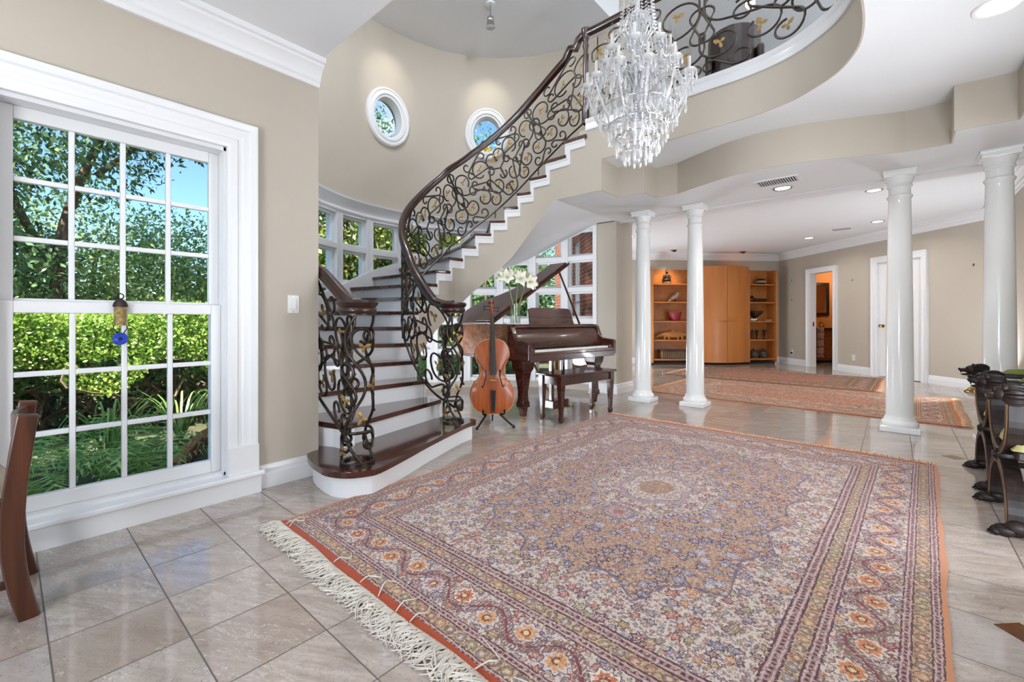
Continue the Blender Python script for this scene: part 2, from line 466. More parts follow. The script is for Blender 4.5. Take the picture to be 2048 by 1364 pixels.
wallrun('wall_right', (1.16,5.6), (1.16,-3.2), 0.29, 0, 3.3, BEIGE)
wallrun('wall_pier', (-2.94,5.6), (-2.94,6.09), 0.35, 0, 3.3, BEIGE)
wallrun('wall_far_right', C2, (1.05,5.6), 0.4, 0, 3.3, BEIGE)
wallrun('wall_cabinet', C1, C0, 0.15, 0, 3.3, BEIGE)
w45, M45 = wallrun('wall_diagonal', C0, C2, 0.12, 0, 3.3, BEIGE, [(1.04,1.70,0,2.08),(2.71,3.53,0,2.09)])
wallrun('wall_back_left', C3, C1, 0.1, 0, 3.3, BEIGE, [(1.25,1.75,0.25,2.5),(2.35,3.0,0.25,2.5)])
# turret wall with two oval holes
def turret_wall():
    mb = MB(); z0, z1 = 2.42, ZT
    ov = [(179.0, 3.87), (137.0, 3.92)]; ha, hz = 11.0, 0.55
    for r in (TR, TR+0.2):
        ths = [90, 126-0.0, 148, 168, 190, 270]
        def patch(a0, a1, za, zb):
            n = max(1, int(round((a1-a0)/2)))
            mb.grid([[cyl(r, a0+(a1-a0)*i/n, z) for i in range(n+1)] for z in (za, zb)])
        patch(90,126,z0,z1); patch(148,168,z0,z1); patch(190,270,z0,z1)
        for a, zc in ov:
            patch(a-ha,a+ha,z0,zc-hz); patch(a-ha,a+ha,zc+hz,z1)
            N = 64; rows = []
            for q in range(5):
                t = q/4; row = []
                for i in range(N+1):
                    ph = 2*PI*i/N; c, s = math.cos(ph), math.sin(ph)
                    k = 1/max(abs(c), abs(s))
                    ex, ez = 0.25*c, 0.31*s
                    bx, bz = R(ha)*r*c*k, hz*s*k
                    row.append(cyl(r, a+math.degrees((ex*(1-t)+bx*t)/r), zc+ez*(1-t)+bz*t))
                rows.append(row)
            mb.grid(rows)
            if r == TR:
                j = [[], []]
                for i in range(N+1):
                    ph = 2*PI*i/N
                    for q, rr in enumerate((TR, TR+0.2)):
                        j[q].append(cyl(rr, a+math.degrees(0.25*math.cos(ph)/r), zc+0.31*math.sin(ph)))
                mb.grid(j)
    # curb below the windows
    for a in range(90, 270, 4):
        p = [cyl(TR,a,0),cyl(TR,a+4,0),cyl(TR+0.2,a+4,0),cyl(TR+0.2,a,0)]
        mb.prism([tuple(q[:2]) for q in p], 0, 0.1)
    return mb
struct(turret_wall().build('wall_turret', BEIGE, smooth=True, angle=30))
# ceilings
void = [(-2.55,4.18),(-2.2,4.183),(-1.80,4.175),(-1.31,4.16),(-0.93,4.145),(-0.65,4.075),(-0.45,3.945),(-0.30,3.80),(-0.20,3.61),(-0.15,3.42),(-0.13,3.15),(-0.145,2.85),(-0.21,2.45),(-0.40,2.02),(-0.75,1.64),(-1.15,1.44),(-1.6,1.37)]
vcurve = [tuple(p[:2]) for p in catmull(void, 6)]
cpoly = [(-3.24,1.37),(-3.24,-3.35),(1.45,-3.35),(1.45,6.2),(-2.94,6.2),(-2.94,5.62),(-2.55,5.62)] + vcurve
struct(MB().prism(cpoly, ZC, Z2-0.04).build('ceiling_foyer', CEIL))
struct(MB().prism([(p[0],p[1]) for p in [(-3.45,6.1),(-6.2,8.75),(-2.3,12.95),(5,16),(5,11),(1.6,9.2),(1.6,6.1)]], ZB, Z2).build('ceiling_living_room', CEIL))
struct(MB().sweep([(-2.64,4.18)]+vcurve, [(-0.002,ZC-0.001),(0.0104,ZC-0.001),(0.0104,3.12),(-0.002,3.12)], side=1).build('trim_3', BEIGE, smooth=True))
struct(MB().sweep(vcurve, [(0,3.10),(0.024,3.10),(0.028,3.12),(0.024,3.13),(0.024,3.175),(0.034,3.185),(0.038,3.22),(0,3.22)], side=1).build('trim_4', WHITE, smooth=True))
upf = [(-2.94,6.2),(-2.94,9.0),(3.0,9.0),(3.0,-3.3),(1.45,-3.35),(1.45,6.2)]
struct(MB().prism(upf, Z2-0.2, Z2).build('floor_upper', CEIL))
# upper storey walls and ceilings
wallrun('wall_upper_left', (XL,5.62),(XL,9.0),0.3,Z2,ZU,BEIGE)
wallrun('wall_upper_near_left', (XL,-3.3),(XL,1.34),0.3,Z2,ZU,BEIGE)
wallrun('wall_upper_back', (XL,9.0),(3.0,9.0),0.2,Z2,ZU,WHITE)
wallrun('wall_upper_right', (3.0,9.0),(3.0,-3.3),0.2,Z2,ZU,WHITE)
wallrun('wall_upper_front', (3.0,-3.3),(XL,-3.3),0.2,Z2,ZU,WHITE,[(1.0,2.2,0.9+Z2,2.2+Z2),(3.2,4.4,0.9+Z2,2.2+Z2)])
struct(MB().box((XL-0.3,-3.5,ZU),(3.2,9.2,ZU+0.15)).build('ceiling_upper', CEIL))
tpoly = [tuple(cyl(TR+0.2,a,0)[:2]) for a in range(90,271,6)] + [(XL-0.02,1.34),(XL-0.02,5.62)]
struct(MB().prism(tpoly, ZT, ZT+0.14).build('ceiling_turret', CEIL))
struct(MB().box((XL-0.02,1.34,ZT+0.0),(XL+0.03,5.62,ZU)).build('trim_5', CEIL))
# dropped header on the columns
bulge = [tuple(p[:2]) for p in catmull([(-1.80,4.85),(-1.50,4.71),(-1.20,4.595),(-0.9,4.56),(-0.6,4.61),(-0.3,4.725),(0.06,4.88)], 8)]
hfront = [(-2.94,4.18),(-2.375,4.18),(-2.37,4.55),(-2.07,4.57),(-2.06,4.85)] + bulge + [(0.34,4.89),(0.336,4.58),(0.653,4.61),(0.653,4.30),(1.16,4.30)]
hpoly = hfront + [(1.16,5.70),(-3.24,5.70),(-3.24,5.6),(-2.96,5.6)]
struct(MB().prism(hpoly, ZH, ZC+0.02).build('ceiling_header', CEIL))
struct(MB().sweep(hfront, [(-0.002,ZH+0.001),(0.0106,ZH+0.001),(0.0106,ZC+0.03),(-0.002,ZC+0.03)], side=1).build('trim_6', BEIGE))
struct(MB().prism([(-3.3,5.70),(1.2,5.70),(1.2,6.12),(-3.3,6.12)], ZH+0.03, ZC+0.02).build('ceiling_beam', CEIL))
struct(MB().sweep([(-3.0,5.70),(1.2,5.70)], [(0.004,ZH-0.014),(-0.05,ZH-0.014),(-0.06,ZH+0.005),(-0.09,ZH+0.03),(0.004,ZH+0.03)]).build('trim_12', CEIL))
# crowns and baseboards
CROWN = [(0,-0.16),(0.018,-0.16),(0.022,-0.135),(0.034,-0.125),(0.038,-0.10),(0.062,-0.065),(0.085,-0.05),(0.088,-0.035),(0.108,-0.03),(0.112,0),(0,0)]
def crown(name, path, z): return struct(MB().sweep(path, [(o, z+h) for o,h in CROWN]).build(name, WHITE, smooth=True, angle=25))
crown('trim_7', [(XL,-3.2),(XL,1.39)], ZC)
crown('trim_8', [C3+V((0,0,0)), C1, C0, C2, V((1.05,6.1,0))], ZB)
crown('trim_9', [(1.16,4.3),(1.16,-3.2)], ZC)
BASE = [(0,0),(0.02,0),(0.02,0.085),(0.014,0.095),(0.014,0.115),(0.008,0.135),(0,0.14)]
def base(name, path): return struct(MB().sweep(path, BASE).build(name, WHITE))
base('baseboard_left', [(XL,WY1+0.155),(XL,1.39)])
base('baseboard_near_left', [(XL,-3.2),(XL,-0.19)])
base('baseboard_pier', [(-3.27,5.6),(-2.94,5.6),(-2.94,6.09),(-3.27,6.09)])
base('baseboard_cabinet', [C3, C1, C0, C0+S45*0.94])
base('baseboard_diagonal', [C0+S45*1.80, C0+S45*2.6])
base('baseboard_far_right', [C0+S45*3.64, C2, V((1.05,5.6,0))])
base('baseboard_right', [(1.16,5.6),(1.16,-3.2)])
# ------------------------------------------------------------ big sash window
win = struct(MB().box((XL-0.30,WY0,WZ0),(XL-0.285,WY1,WZ1)).build('window_1', GLASS))
win.hide_render = False
def sash(y0, y1, z0, z1, x, bot=0.055, top=0.055):
    mb = MB(); st = 0.048; dpt = 0.04
    mb.box((x-dpt,y0,z0),(x,y0+st,z1)); mb.box((x-dpt,y1-st,z0),(x,y1,z1))
    mb.box((x-dpt,y0+st,z0),(x,y1-st,z0+bot)); mb.box((x-dpt,y0+st,z1-top),(x,y1-st,z1))
    gy0, gy1, gz0, gz1 = y0+st, y1-st, z0+bot, z1-top
    for i in range(1,4):
        c = gy0+(gy1-gy0)*i/4; mb.box((x-0.032,c-0.011,gz0),(x-0.004,c+0.011,gz1))
    for i in range(1,3):
        c = gz0+(gz1-gz0)*i/3
        for k in range(4):
            a = gy0+(gy1-gy0)*k/4; b = gy0+(gy1-gy0)*(k+1)/4
            mb.box((x-0.032,a+(0.011 if k else 0),c-0.012),(x-0.004,b-(0.011 if k < 3 else 0),c+0.012))
    return mb, (gy0,gy1,gz0,gz1)
win.data.clear_geometry()
mbp = MB()
lo, g1 = sash(WY0+0.012, WY1-0.012, WZ0+0.02, 1.12, XL-0.05, bot=0.07)
up, g2 = sash(WY0+0.012, WY1-0.012, 1.078, WZ1-0.02, XL-0.093, top=0.06)
lo.build('sash', WHITE, win, bevel=0.004); up.build('sash', WHITE, win, bevel=0.004)
for g, x in ((g1, XL-0.068),(g2, XL-0.111)):
    MB().add([(x,g[0],g[2]),(x,g[1],g[2]),(x,g[1],g[3]),(x,g[0],g[3])], [(0,1,2,3)]).build('pane', GLASS, win)
jm = MB().box((XL-0.3,WY0,WZ0),(XL,WY0+0.012,WZ1)).box((XL-0.3,WY1-0.012,WZ0),(XL,WY1,WZ1)).box((XL-0.3,WY0,WZ1-0.02),(XL,WY1,WZ1)).box((XL-0.34,WY0,WZ0),(XL,WY1,WZ0+0.02))
jm.build('jamb', WHITE, win)
CAS = [(0,0),(0.030,0.0),(0.034,0.018),(0.034,0.05),(0.026,0.056),(0.026,0.075),(0.030,0.082),(0.030,0.112),(0.042,0.120),(0.048,0.145),(0.048,0.155),(0,0.155)]
def casing(mb, M, s0, s1, z0, z1, w=1.0):
    """casing around an opening in a local frame: x along wall, y out of wall to the room (negative = room), z up"""
    prof = CAS
    def pt(o, q, side):
        return {'L': lambda t: (s0-q*w, -o, t), 'R': lambda t: (s1+q*w, -o, t)}[side]
    n = len(prof)
    rings = []
    for (sx, zz, hs, vs) in ((s0,z0,-1,0),(s0,z1,-1,1),(s1,z1,1,1),(s1,z0,1,0)):
        rings.append([(sx+hs*q*w, -o, zz+vs*q*w) for (o,q) in prof])
    vs_ = [M @ V(p) for r in rings for p in r]; fs = []
    for i in range(3):
        for k in range(n):
            l = (k+1)%n; fs.append((i*n+k, i*n+l, (i+1)*n+l, (i+1)*n+k))
    fs.append(tuple(range(n))); fs.append(tuple(3*n+k for k in range(n)))
    mb.add(vs_, fs)
ML = Matrix(((0,-1,0,XL),(1,0,0,0),(0,0,1,0),(0,0,0,1)))
mb = MB(); casing(mb, ML, WY0, WY1, WZ0, WZ1)
mb.box((XL,WY1-0.002,WZ0),(XL+0.056,WY1+0.158,WZ0+0.16)); mb.box((XL,WY0-0.158,WZ0),(XL+0.056,WY0+0.002,WZ0+0.16))
mb.build('casing', WHITE, win)
MB().box((XL-0.05,WY0-0.19,WZ0-0.025),(XL+0.085,WY1+0.185,WZ0+0.004)).build('stool', WHITE, win, bevel=0.008)
MB().box((XL-0.002,WY0-0.175,0),(XL+0.058,WY1+0.17,WZ0-0.02)).build('apron', WHITE, win)
# ------------------------------------------------------------ turret windows (13 around the bay)
ZR = [0.10,0.57,1.03,1.49,1.955,2.42]; NW = 13; DA = 180/NW
def turret_window(name):
    h = TR*math.tan(R(DA/2))
    x0, x1 = TR-0.045, TR+0.12
    fb = MB()
    fb.box((x0,-h,0.10),(x1,-h+0.058,2.42)); fb.box((x0,h-0.058,0.10),(x1,h,2.42))
    for i, z in enumerate(ZR):
        a = 0.0 if i == 0 else 0.04; b = 0.0 if i == 5 else 0.04
        if i in (0,5): fb.box((x0+0.01,-h+0.058,z if i==0 else z-0.06),(x1-0.01,h-0.058,z+0.06 if i==0 else z))
        else: fb.box((x0+0.01,-h+0.058,z-0.035),(x1-0.01,h-0.058,z+0.035))
    o = struct(fb.build(name, WHITE, bevel=0.004))
    sb = MB()
    for i in range(5):
        za = ZR[i]+(0.06 if i==0 else 0.035); zb = ZR[i+1]-(0.06 if i==4 else 0.035)
        a, b = -h+0.058, h-0.058; t = 0.028; xs = x0+0.06
        sb.box((xs,a,za),(xs+0.04,a+t,zb)); sb.box((xs,b-t,za),(xs+0.04,b,zb))
        sb.box((xs,a+t,za),(xs+0.04,b-t,za+t)); sb.box((xs,a+t,zb-t),(xs+0.04,b-t,zb))
    sb.build('sash', WHITE, o)
    MB().add([(x0+0.08,-h+0.05,0.1),(x0+0.08,h-0.05,0.1),(x0+0.08,h-0.05,2.42),(x0+0.08,-h+0.05,2.42)], [(0,1,2,3)]).build('pane', GLASS, o)
    return o
tw0 = turret_window('window_3'); tw0.location = TC; tw0.rotation_euler = (0,0,R(90+DA/2))
for i in range(1, NW):
    o = dup(tw0, TC, R(90+DA*(i+0.5))); o.name = 'window_%d' % (3+i)
arc_in = [cyl(TR, a, 0) for a in range(90, 271, 4)]
struct(MB().sweep(arc_in, [(0,2.40),(-0.045,2.40),(-0.05,2.42),(-0.04,2.44),(-0.045,2.48),(-0.06,2.50),(-0.075,2.54),(-0.095,2.56),(-0.1,2.585),(0,2.585)]).build('trim_10', WHITE, smooth=True, angle=30))
struct(MB().box((-3.29,5.60-0.0,0.0),(-3.25,5.64,2.42)).build('trim_11', WHITE))
def oval(name, deg, zc):
    Pc = cyl(TR-0.01, deg, zc); t = V((-math.sin(R(deg)), math.cos(R(deg)), 0)); n = V((-math.cos(R(deg)), -math.sin(R(deg)), 0))
    M = frame(Pc, t, V((0,0,1)))
    sgn = 1 if (M.col[2].to_3d()).dot(n) > 0 else -1
    prof = [(0.345,-0.02),(0.345,0.03),(0.33,0.055),(0.31,0.06),(0.30,0.045),(0.285,0.045),(0.27,0.06),(0.25,0.06),(0.235,0.035),(0.215,0.03),(0.205,-0.05),(0.20,-0.10),(0.26,-0.10),(0.26,-0.02)]
    mb = MB(); N = 56; k = len(prof)
    vs = []; fs = []
    for i in range(N):
        a = 2*PI*i/N
        for r, h in prof:
            vs.append(M @ V((r*math.cos(a), (r+0.06)*math.sin(a), h*sgn)))
    for i in range(N):
        j = (i+1)%N
        for q in range(k):
            l = (q+1)%k; fs.append((i*k+q, i*k+l, j*k+l, j*k+q))
    o = struct(mb.add(vs, fs).build(name, WHITE, smooth=True, angle=30))
    g = MB().add([M @ V((0.23*math.cos(2*PI*i/32), 0.29*math.sin(2*PI*i/32), -0.07*sgn)) for i in range(32)], [tuple(range(32))])
    g.build('pane', GLASS, o)
oval('window_16', 179.0, 3.87); oval('window_17', 137.0, 3.92)
# ------------------------------------------------------------ doors in the diagonal wall (local x = s along wall, y<0 = room side)
def panel_door():
    d = MB(); s0, s1, zt = 2.73, 3.51, 2.07
    d.box((s0,0.02,0.012),(s1,0.055,zt), M45)
    o = struct(d.build('door_1', WHITE))
    p = MB(); w = s1-s0
    cols = [(s0+0.11, s0+w/2-0.045),(s0+w/2+0.045, s1-0.11)]
    for a, b in cols:
        for za, zb in ((0.24,0.86),(1.02,1.60),(1.72,1.95)):
            q = MB()
            p.box((a,0.014,za),(b,0.021,zb), M45)
            p.box((a+0.03,0.006,za+0.03),(b-0.03,0.016,zb-0.03), M45)
    p.build('door_panel', WHITE, o, bevel=0.006)
    c = MB(); casing(c, M45, 2.71, 3.53, 0, 2.09, 0.7); c.build('door_casing', WHITE, o)
    j = MB().box((2.71,0,0),(2.73,0.12,2.09),M45).box((3.51,0,0),(3.53,0.12,2.09),M45).box((2.71,0,2.07),(3.53,0.12,2.09),M45); j.build('jamb', WHITE, o)
    k = MB(); k.lathe([(0.0,0),(0.028,0.002),(0.028,0.008),(0.01,0.012),(0.01,0.035),(0.022,0.04),(0.03,0.055),(0.026,0.07),(0.0,0.076)], n=16, M=M45 @ Matrix.Translation((2.80,0.02,0.93)) @ Matrix.Rotation(R(90),4,'X'))
    k.build('door_knob', BRASS, o, smooth=True)
    h = MB()
    for z in (0.3,1.05,1.8): h.box((3.502,0.006,z-0.045),(3.516,0.03,z+0.045), M45)
    h.build('hinge', CHROME, o)
panel_door()
o = struct(MB().box((1.04,0,0),(1.055,0.12,2.08),M45).box((1.685,0,0),(1.70,0.12,2.08),M45).box((1.04,0,2.065),(1.70,0.12,2.08),M45).build('door_2', WHITE))
c = MB(); casing(c, M45, 1.055, 1.685, 0, 2.065, 0.7); c.build('door_casing', WHITE, o)
MB().box((1.05,0.04,0.9),(1.06,0.07,1.0),M45).build('strike_plate', BRASS, o)
# powder room behind door_2: walls, mirror, vanity
struct(MB().box((-0.36,0.12,0),(-0.26,3.6,3.0),M45).box((2.4,0.12,0),(2.5,3.6,3.0),M45).box((-0.36,3.6,0),(2.5,3.7,3.0),M45).build('wall_powder_room', ORANGEW))
struct(MB().box((-0.36,0.121,0),(1.03,0.135,3.0),M45).box((1.71,0.121,0),(2.4,0.135,3.0),M45).build('wall_powder_room_inner', ORANGEW))
struct(MB().box((-0.36,0.12,2.35),(2.5,3.7,2.4),M45).build('ceiling_powder_room', ORANGEW))
mir = thing('wall_mirror', 'dark framed wall mirror seen through the powder room doorway', 'mirror')
MW = M45 @ Matrix.Translation((-0.26,1.22,1.57)) @ Matrix.Rotation(R(90),4,'Y')   # local z -> along +s, x -> down
def ringframe(w, h, fw, d, mb=None):
    mb = mb or MB()
    for (a,b,c_,e) in ((-w/2,-h/2,w/2,-h/2+fw),(-w/2,h/2-fw,w/2,h/2),(-w/2,-h/2+fw,-w/2+fw,h/2-fw),(w/2-fw,-h/2+fw,w/2,h/2-fw)):
        mb.box((a,b,0),(c_,e,d))
    return mb
ringframe(0.84,0.56,0.085,0.035).build('mirror_frame', RAILM, mir, bevel=0.012, M=MW)
MB().box((-0.34,-0.20,0.004),(0.34,0.20,0.010)).build('mirror_glass', MIRR, mir, M=MW)
van = thing('bathroom_vanity', 'burl wood vanity under the mirror in the powder room', 'cabinet')
MB().box((-0.25,0.15,0.06),(0.18,1.7,0.80),M45).build('cabinet_body', VANITY, van, bevel=0.01)
MB().box((-0.25,0.15,0.0),(0.14,1.7,0.06),M45).build('plinth', DARKGAP, van)
MB().box((-0.26,0.14,0.80),(0.21,1.72,0.85),M45).build('countertop', pm('dark_marble_top', lin(58,34,22), 0.1, var=0.3), van, bevel=0.006)
mb = MB()
for a in (0.30,0.82,1.3): mb.box((0.18,a,0.12),(0.192,a+0.44,0.74),M45)
mb.build('cabinet_door', VANITY, van, bevel=0.006)
fc = thing('faucet', 'brass faucet on the dark powder room vanity top', 'faucet')
mb = MB()
ca = M45 @ Matrix.Translation((-0.02,1.07,0.851))
mb.tube([ca @ V(p) for p in catmull([(0,0,0),(0,0,0.10),(0.03,0,0.14),(0.09,0,0.14),(0.12,0,0.09)],6)], 0.012, 8)
for q in (-0.10,0.10): mb.lathe([(0.02,0),(0.014,0.04),(0.026,0.055),(0.0,0.07)], n=10, M=ca @ Matrix.Translation((0,q,0)))
mb.build('spout', BRASS, fc, smooth=True)
tw = thing('hand_towel', 'patterned hand towel hanging down the vanity front', 'towel')
mt, nt, p = newmat('towel_pattern'); cc = gcoord(); x,y,z = xyz(cc)
lk(mix(lt(fr(z*5.4),0.25), mix(gt(noise(cc,60.0),0.52), lin(206,192,182), lin(128,106,102)), lin(150,120,112)), p.inputs['Base Color']); p.inputs['Roughness'].default_value = 0.95
mb = MB(); rows = []
for i in range(16):
    z = 0.86-0.72*i/15; rows.append([M45 @ V((0.225+0.008*math.sin(k*1.9+i*0.3), 0.80+0.17*k/8, z)) for k in range(9)])
mb.grid(rows); o = mb.build('towel_cloth', mt, tw, smooth=True); sd = o.modifiers.new('Solid','SOLIDIFY'); sd.thickness = 0.012
for k, zz in enumerate((1.32, 1.72)):
    pf = thing('framed_picture', ['lower', 'upper'][k] + ' small framed picture reflected in the powder room mirror', 'picture')
    MP = M45 @ Matrix.Translation((2.395,2.62,zz)) @ Matrix.Rotation(R(-90),4,'Y')
    ringframe(0.32,0.34,0.03,0.02).build('picture_frame', RAILM, pf, M=MP)
    MB().box((-0.13,-0.14,0.001),(0.13,0.14,0.008)).build('print', pm('muted_print_%d' % k, lin(150,104,58), 0.7, var=0.4, vscale=12), pf, M=MP)
# ------------------------------------------------------------ curved staircase
RS = 0.161; NT = 19
IN = {1:(-2.80,2.62),2:(-3.067,2.538),3:(-3.267,2.532)}
for k in range(4, 11):
    a = R(248 - (248-176)*(k-4)/7.0); r = 0.79-0.03*(k-4)/7.0+0.085*math.sin(PI*(k-4)/7.0)
    IN[k] = (-3.20+r*math.cos(a), 3.33+r*math.sin(a))
IN.update({11:(-3.955,3.40),12:(-3.945,3.59),13:(-3.868,3.745),14:(-3.749,3.893),15:(-3.62,4.01),16:(-3.48,4.10),17:(-3.322,4.155),18:(-3.11,4.18),19:(-2.84,4.18),20:(-2.56,4.18)})
OUT = {1:(-2.36,1.48),2:(-2.80,1.50),3:(-3.30,1.40)}
TOA = {4:258,5:246,6:234,7:221.5,8:209,9:197,10:187,11:175,12:163,13:151,14:139,15:127,16:115,17:102}
for k, a in TOA.items():
    q = cyl(TR-0.07, a, 0); OUT[k] = (q.x, q.y)
OUT[18] = (-3.14,5.555); OUT[19] = (-2.85,5.56); OUT[20] = (-2.56,5.56)
ki = sorted(IN); pin = catmull([IN[k] for k in ki], 12)
def inner(t):       # t in 1..20
    i = (t-1)*12; a = int(max(0,min(len(pin)-2, math.floor(i)))); f = i-a
    return pin[a]*(1-f)+pin[a+1]*f
pout = catmull([OUT[k] for k in sorted(OUT)], 12)
def outer(t):
    i = (t-1)*12; a = int(max(0,min(len(pout)-2, math.floor(i)))); f = i-a
    return pout[a]*(1-f)+pout[a+1]*f
def interp(t, tab):
    ks = sorted(tab)
    if t <= ks[0]: return tab[ks[0]]
    for a, b in zip(ks, ks[1:]):
        if t <= b: return tab[a]+(tab[b]-tab[a])*(t-a)/(b-a)
    return tab[ks[-1]]
ZBI = {1:0,4.6:0,6:0.24,8:0.57,10:0.90,12.1:1.24,13.7:1.50,15.6:1.80,18.6:ZH,20:ZH}
def zb_in(t): return interp(t, ZBI)
def zb_out(t): return min(ZH, zb_in(t)+0.16*min(1,max(0,(t-4.6)/3)))
stair = thing('staircase', 'curved white staircase with dark stained treads winding up the round bay', 'staircase', (0,0,0))
# curtail step
curt = [(-2.30,1.46),(-2.31,1.37),(-2.37,1.28),(-2.48,1.225),(-2.60,1.225),(-2.72,1.24),(-2.84,1.27),(-2.91,1.31),(-2.936,1.40)]
front = [(-2.30,1.46),(-2.40,1.72),(-2.51,1.98),(-2.61,2.24),(-2.705,2.50),(-2.735,2.62)]
c1 = [(-2.735,2.62),(-2.745,2.68),(-2.79,2.715),(-2.86,2.71),(-3.08,2.66)]
def off(path, d):
    P = [V((p[0],p[1],0)) for p in path]; out = []
    for i in range(len(P)):
        t = (P[min(i+1,len(P)-1)]-P[max(i-1,0)]).normalized(); out.append((P[i].x-t.y*d, P[i].y+t.x*d))
    return out
outl = [tuple(p[:2]) for p in catmull(list(reversed(curt))[:-1]+front+c1[1:], 4)]
ins = off(outl, 0.035)
MB().prism(ins+[(-3.08,1.42)], 0, RS-0.036).build('riser', WHITE, stair)
MB().prism(outl+[(-3.10,2.50),(-3.02,1.42)], RS-0.036, RS).build('tread', TREADM, stair, bevel=0.012, segs=3)
TH_ = 0.036
for k in range(2, NT+1):
    ex = 0.0
    pts = []
    n = 6
    a = [inner(k+1.12*i/n) for i in range(n+1)]
    b = [outer(k+1.10*i/n) for i in range(n+1)]
    # nosing overhang: push inner edge outwards over the stringer
    nrm = []
    for i in range(n+1):
        t = k+1.12*i/n; d = (inner(min(20,t+0.2))-inner(max(1,t-0.2))).normalized(); nrm.append(V((d.y,-d.x,0)))
    sgn = 1
    cen = V((-3.35,3.4,0))
    a2 = []
    for p, q in zip(a, nrm):
        s = 1 if q.dot(cen-p) > 0 else -1
        a2.append(p+q*(0.035*s))
    poly = [tuple(p[:2]) for p in a2]+[tuple(p[:2]) for p in reversed(b)]
    z = RS*k
    MB().prism(poly, z-TH_, z).build('tread', TREADM, stair, bevel=0.010, segs=3)
    # riser wedge under the nosing
    sh = 0.10
    a = [inner(k+sh+(1.02-sh*0.0)*i/n) for i in range(n+1)]; b = [outer(k+sh+(1.02)*i/n) for i in range(n+1)]
    poly = [tuple(p[:2]) for p in a]+[tuple(p[:2]) for p in reversed(b)]
    MB().prism(poly, RS*(k-1)-0.001, z-TH_).build('riser', WHITE, stair)
# top riser up to the landing
poly = [tuple(inner(19.95)[:2]),(-2.50,4.185),(-2.50,5.55),tuple(outer(19.95)[:2])]
MB().prism(poly, RS*19-0.001, Z2-0.036).build('riser', WHITE, stair)
MB().prism([(-2.60,4.15),(-2.3,4.15),(-2.3,5.55),(-2.60,5.55)], Z2-0.036, Z2).build('tread', TREADM, stair, bevel=0.01)
# inner stringer (beige), soffit (white), stepped bracket trim (white)
NS = 160; ts = [2.05+(20-2.05)*i/NS for i in range(NS+1)]
def side(t):
    d = (inner(min(20,t+0.1))-inner(max(1,t-0.1))).normalized(); q = V((d.y,-d.x,0)); p = inner(t)
    return q if q.dot(cen-p) > 0 else -q
rows = [[], []]
for t in ts:
    p = inner(t); zt = RS*min(NT, math.floor(t+1e-6-0.10))-0.03
    p1 = p+side(t)*0.010
    rows[0].append((p1.x,p1.y,min(zb_in(t),zt))); rows[1].append((p1.x,p1.y,max(zt,0.02)))
MB().grid(rows).build('stringer', BEIGE, stair, smooth=False)
mb = MB()
for k in range(2, NT+1):
    n = 5
    t0, t1 = k+0.06, k+1.06
    def band(ta, tb, za, zc, off_):
        o = [inner(ta+(tb-ta)*i/n)+side(ta+(tb-ta)*i/n)*off_ for i in range(n+1)]
        i_ = [inner(ta+(tb-ta)*i/n) for i in range(n+1)]
        mb.prism([tuple(p[:2]) for p in o]+[tuple(p[:2]) for p in reversed(i_)], za, zc)
    band(t0, min(20,t1+0.10), RS*k-TH_-0.085, RS*k-TH_, 0.022)
    band(t0, t0+0.22, RS*(k-1)-0.12, RS*k-TH_-0.08, 0.0215)
    band(t0, min(20,t1+0.12), RS*k-TH_-0.02, RS*k-TH_, 0.029)
mb.build('bracket_trim', WHITE, stair)
rows = [[], [], []]
for i in range(NS+1):
    t = 4.2+(18.62-4.2)*i/NS; p = inner(t)+side(t)*0.010; q = outer(t)
    zi, zo = zb_in(t), zb_out(t); m_ = (p+q)*0.5
    rows[0].append((p.x,p.y,zi)); rows[1].append((m_.x,m_.y,(zi+zo)/2)); rows[2].append((q.x,q.y,zo))
so = MB().grid(rows).build('soffit', CEIL, stair, smooth=True)
# outer skirt board along the bay
mb = MB(); rows = [[], [], [], []]
for i in range(NS+1):
    t = 4.0+(18.8-4.0)*i/NS; q = outer(t); d = (V((TC.x,TC.y,0))-q).normalized()
    zt = RS*t+0.08; zb = zb_out(t)
    for r, (o_, z) in enumerate(((0.0,zb),(0.0,zt),(-0.06,zt),(-0.06,zb))):
        pp = q+d*o_; rows[r].append((pp.x,pp.y,z))
MB().grid(rows).build('skirt_board', WHITE, stair)
# newel pedestal and open end of the second step
MB().prism([(-2.845,1.515),(-2.845,1.60),(-3.2,1.60),(-3.2,1.43),(-3.02,1.43)], RS-0.01, RS*2-TH_).build('riser', WHITE, stair)
MB().box((-2.93,1.50,RS-0.005),(-2.835,1.60,RS*2-TH_)).build('pilaster', WHITE, stair, bevel=0.006)
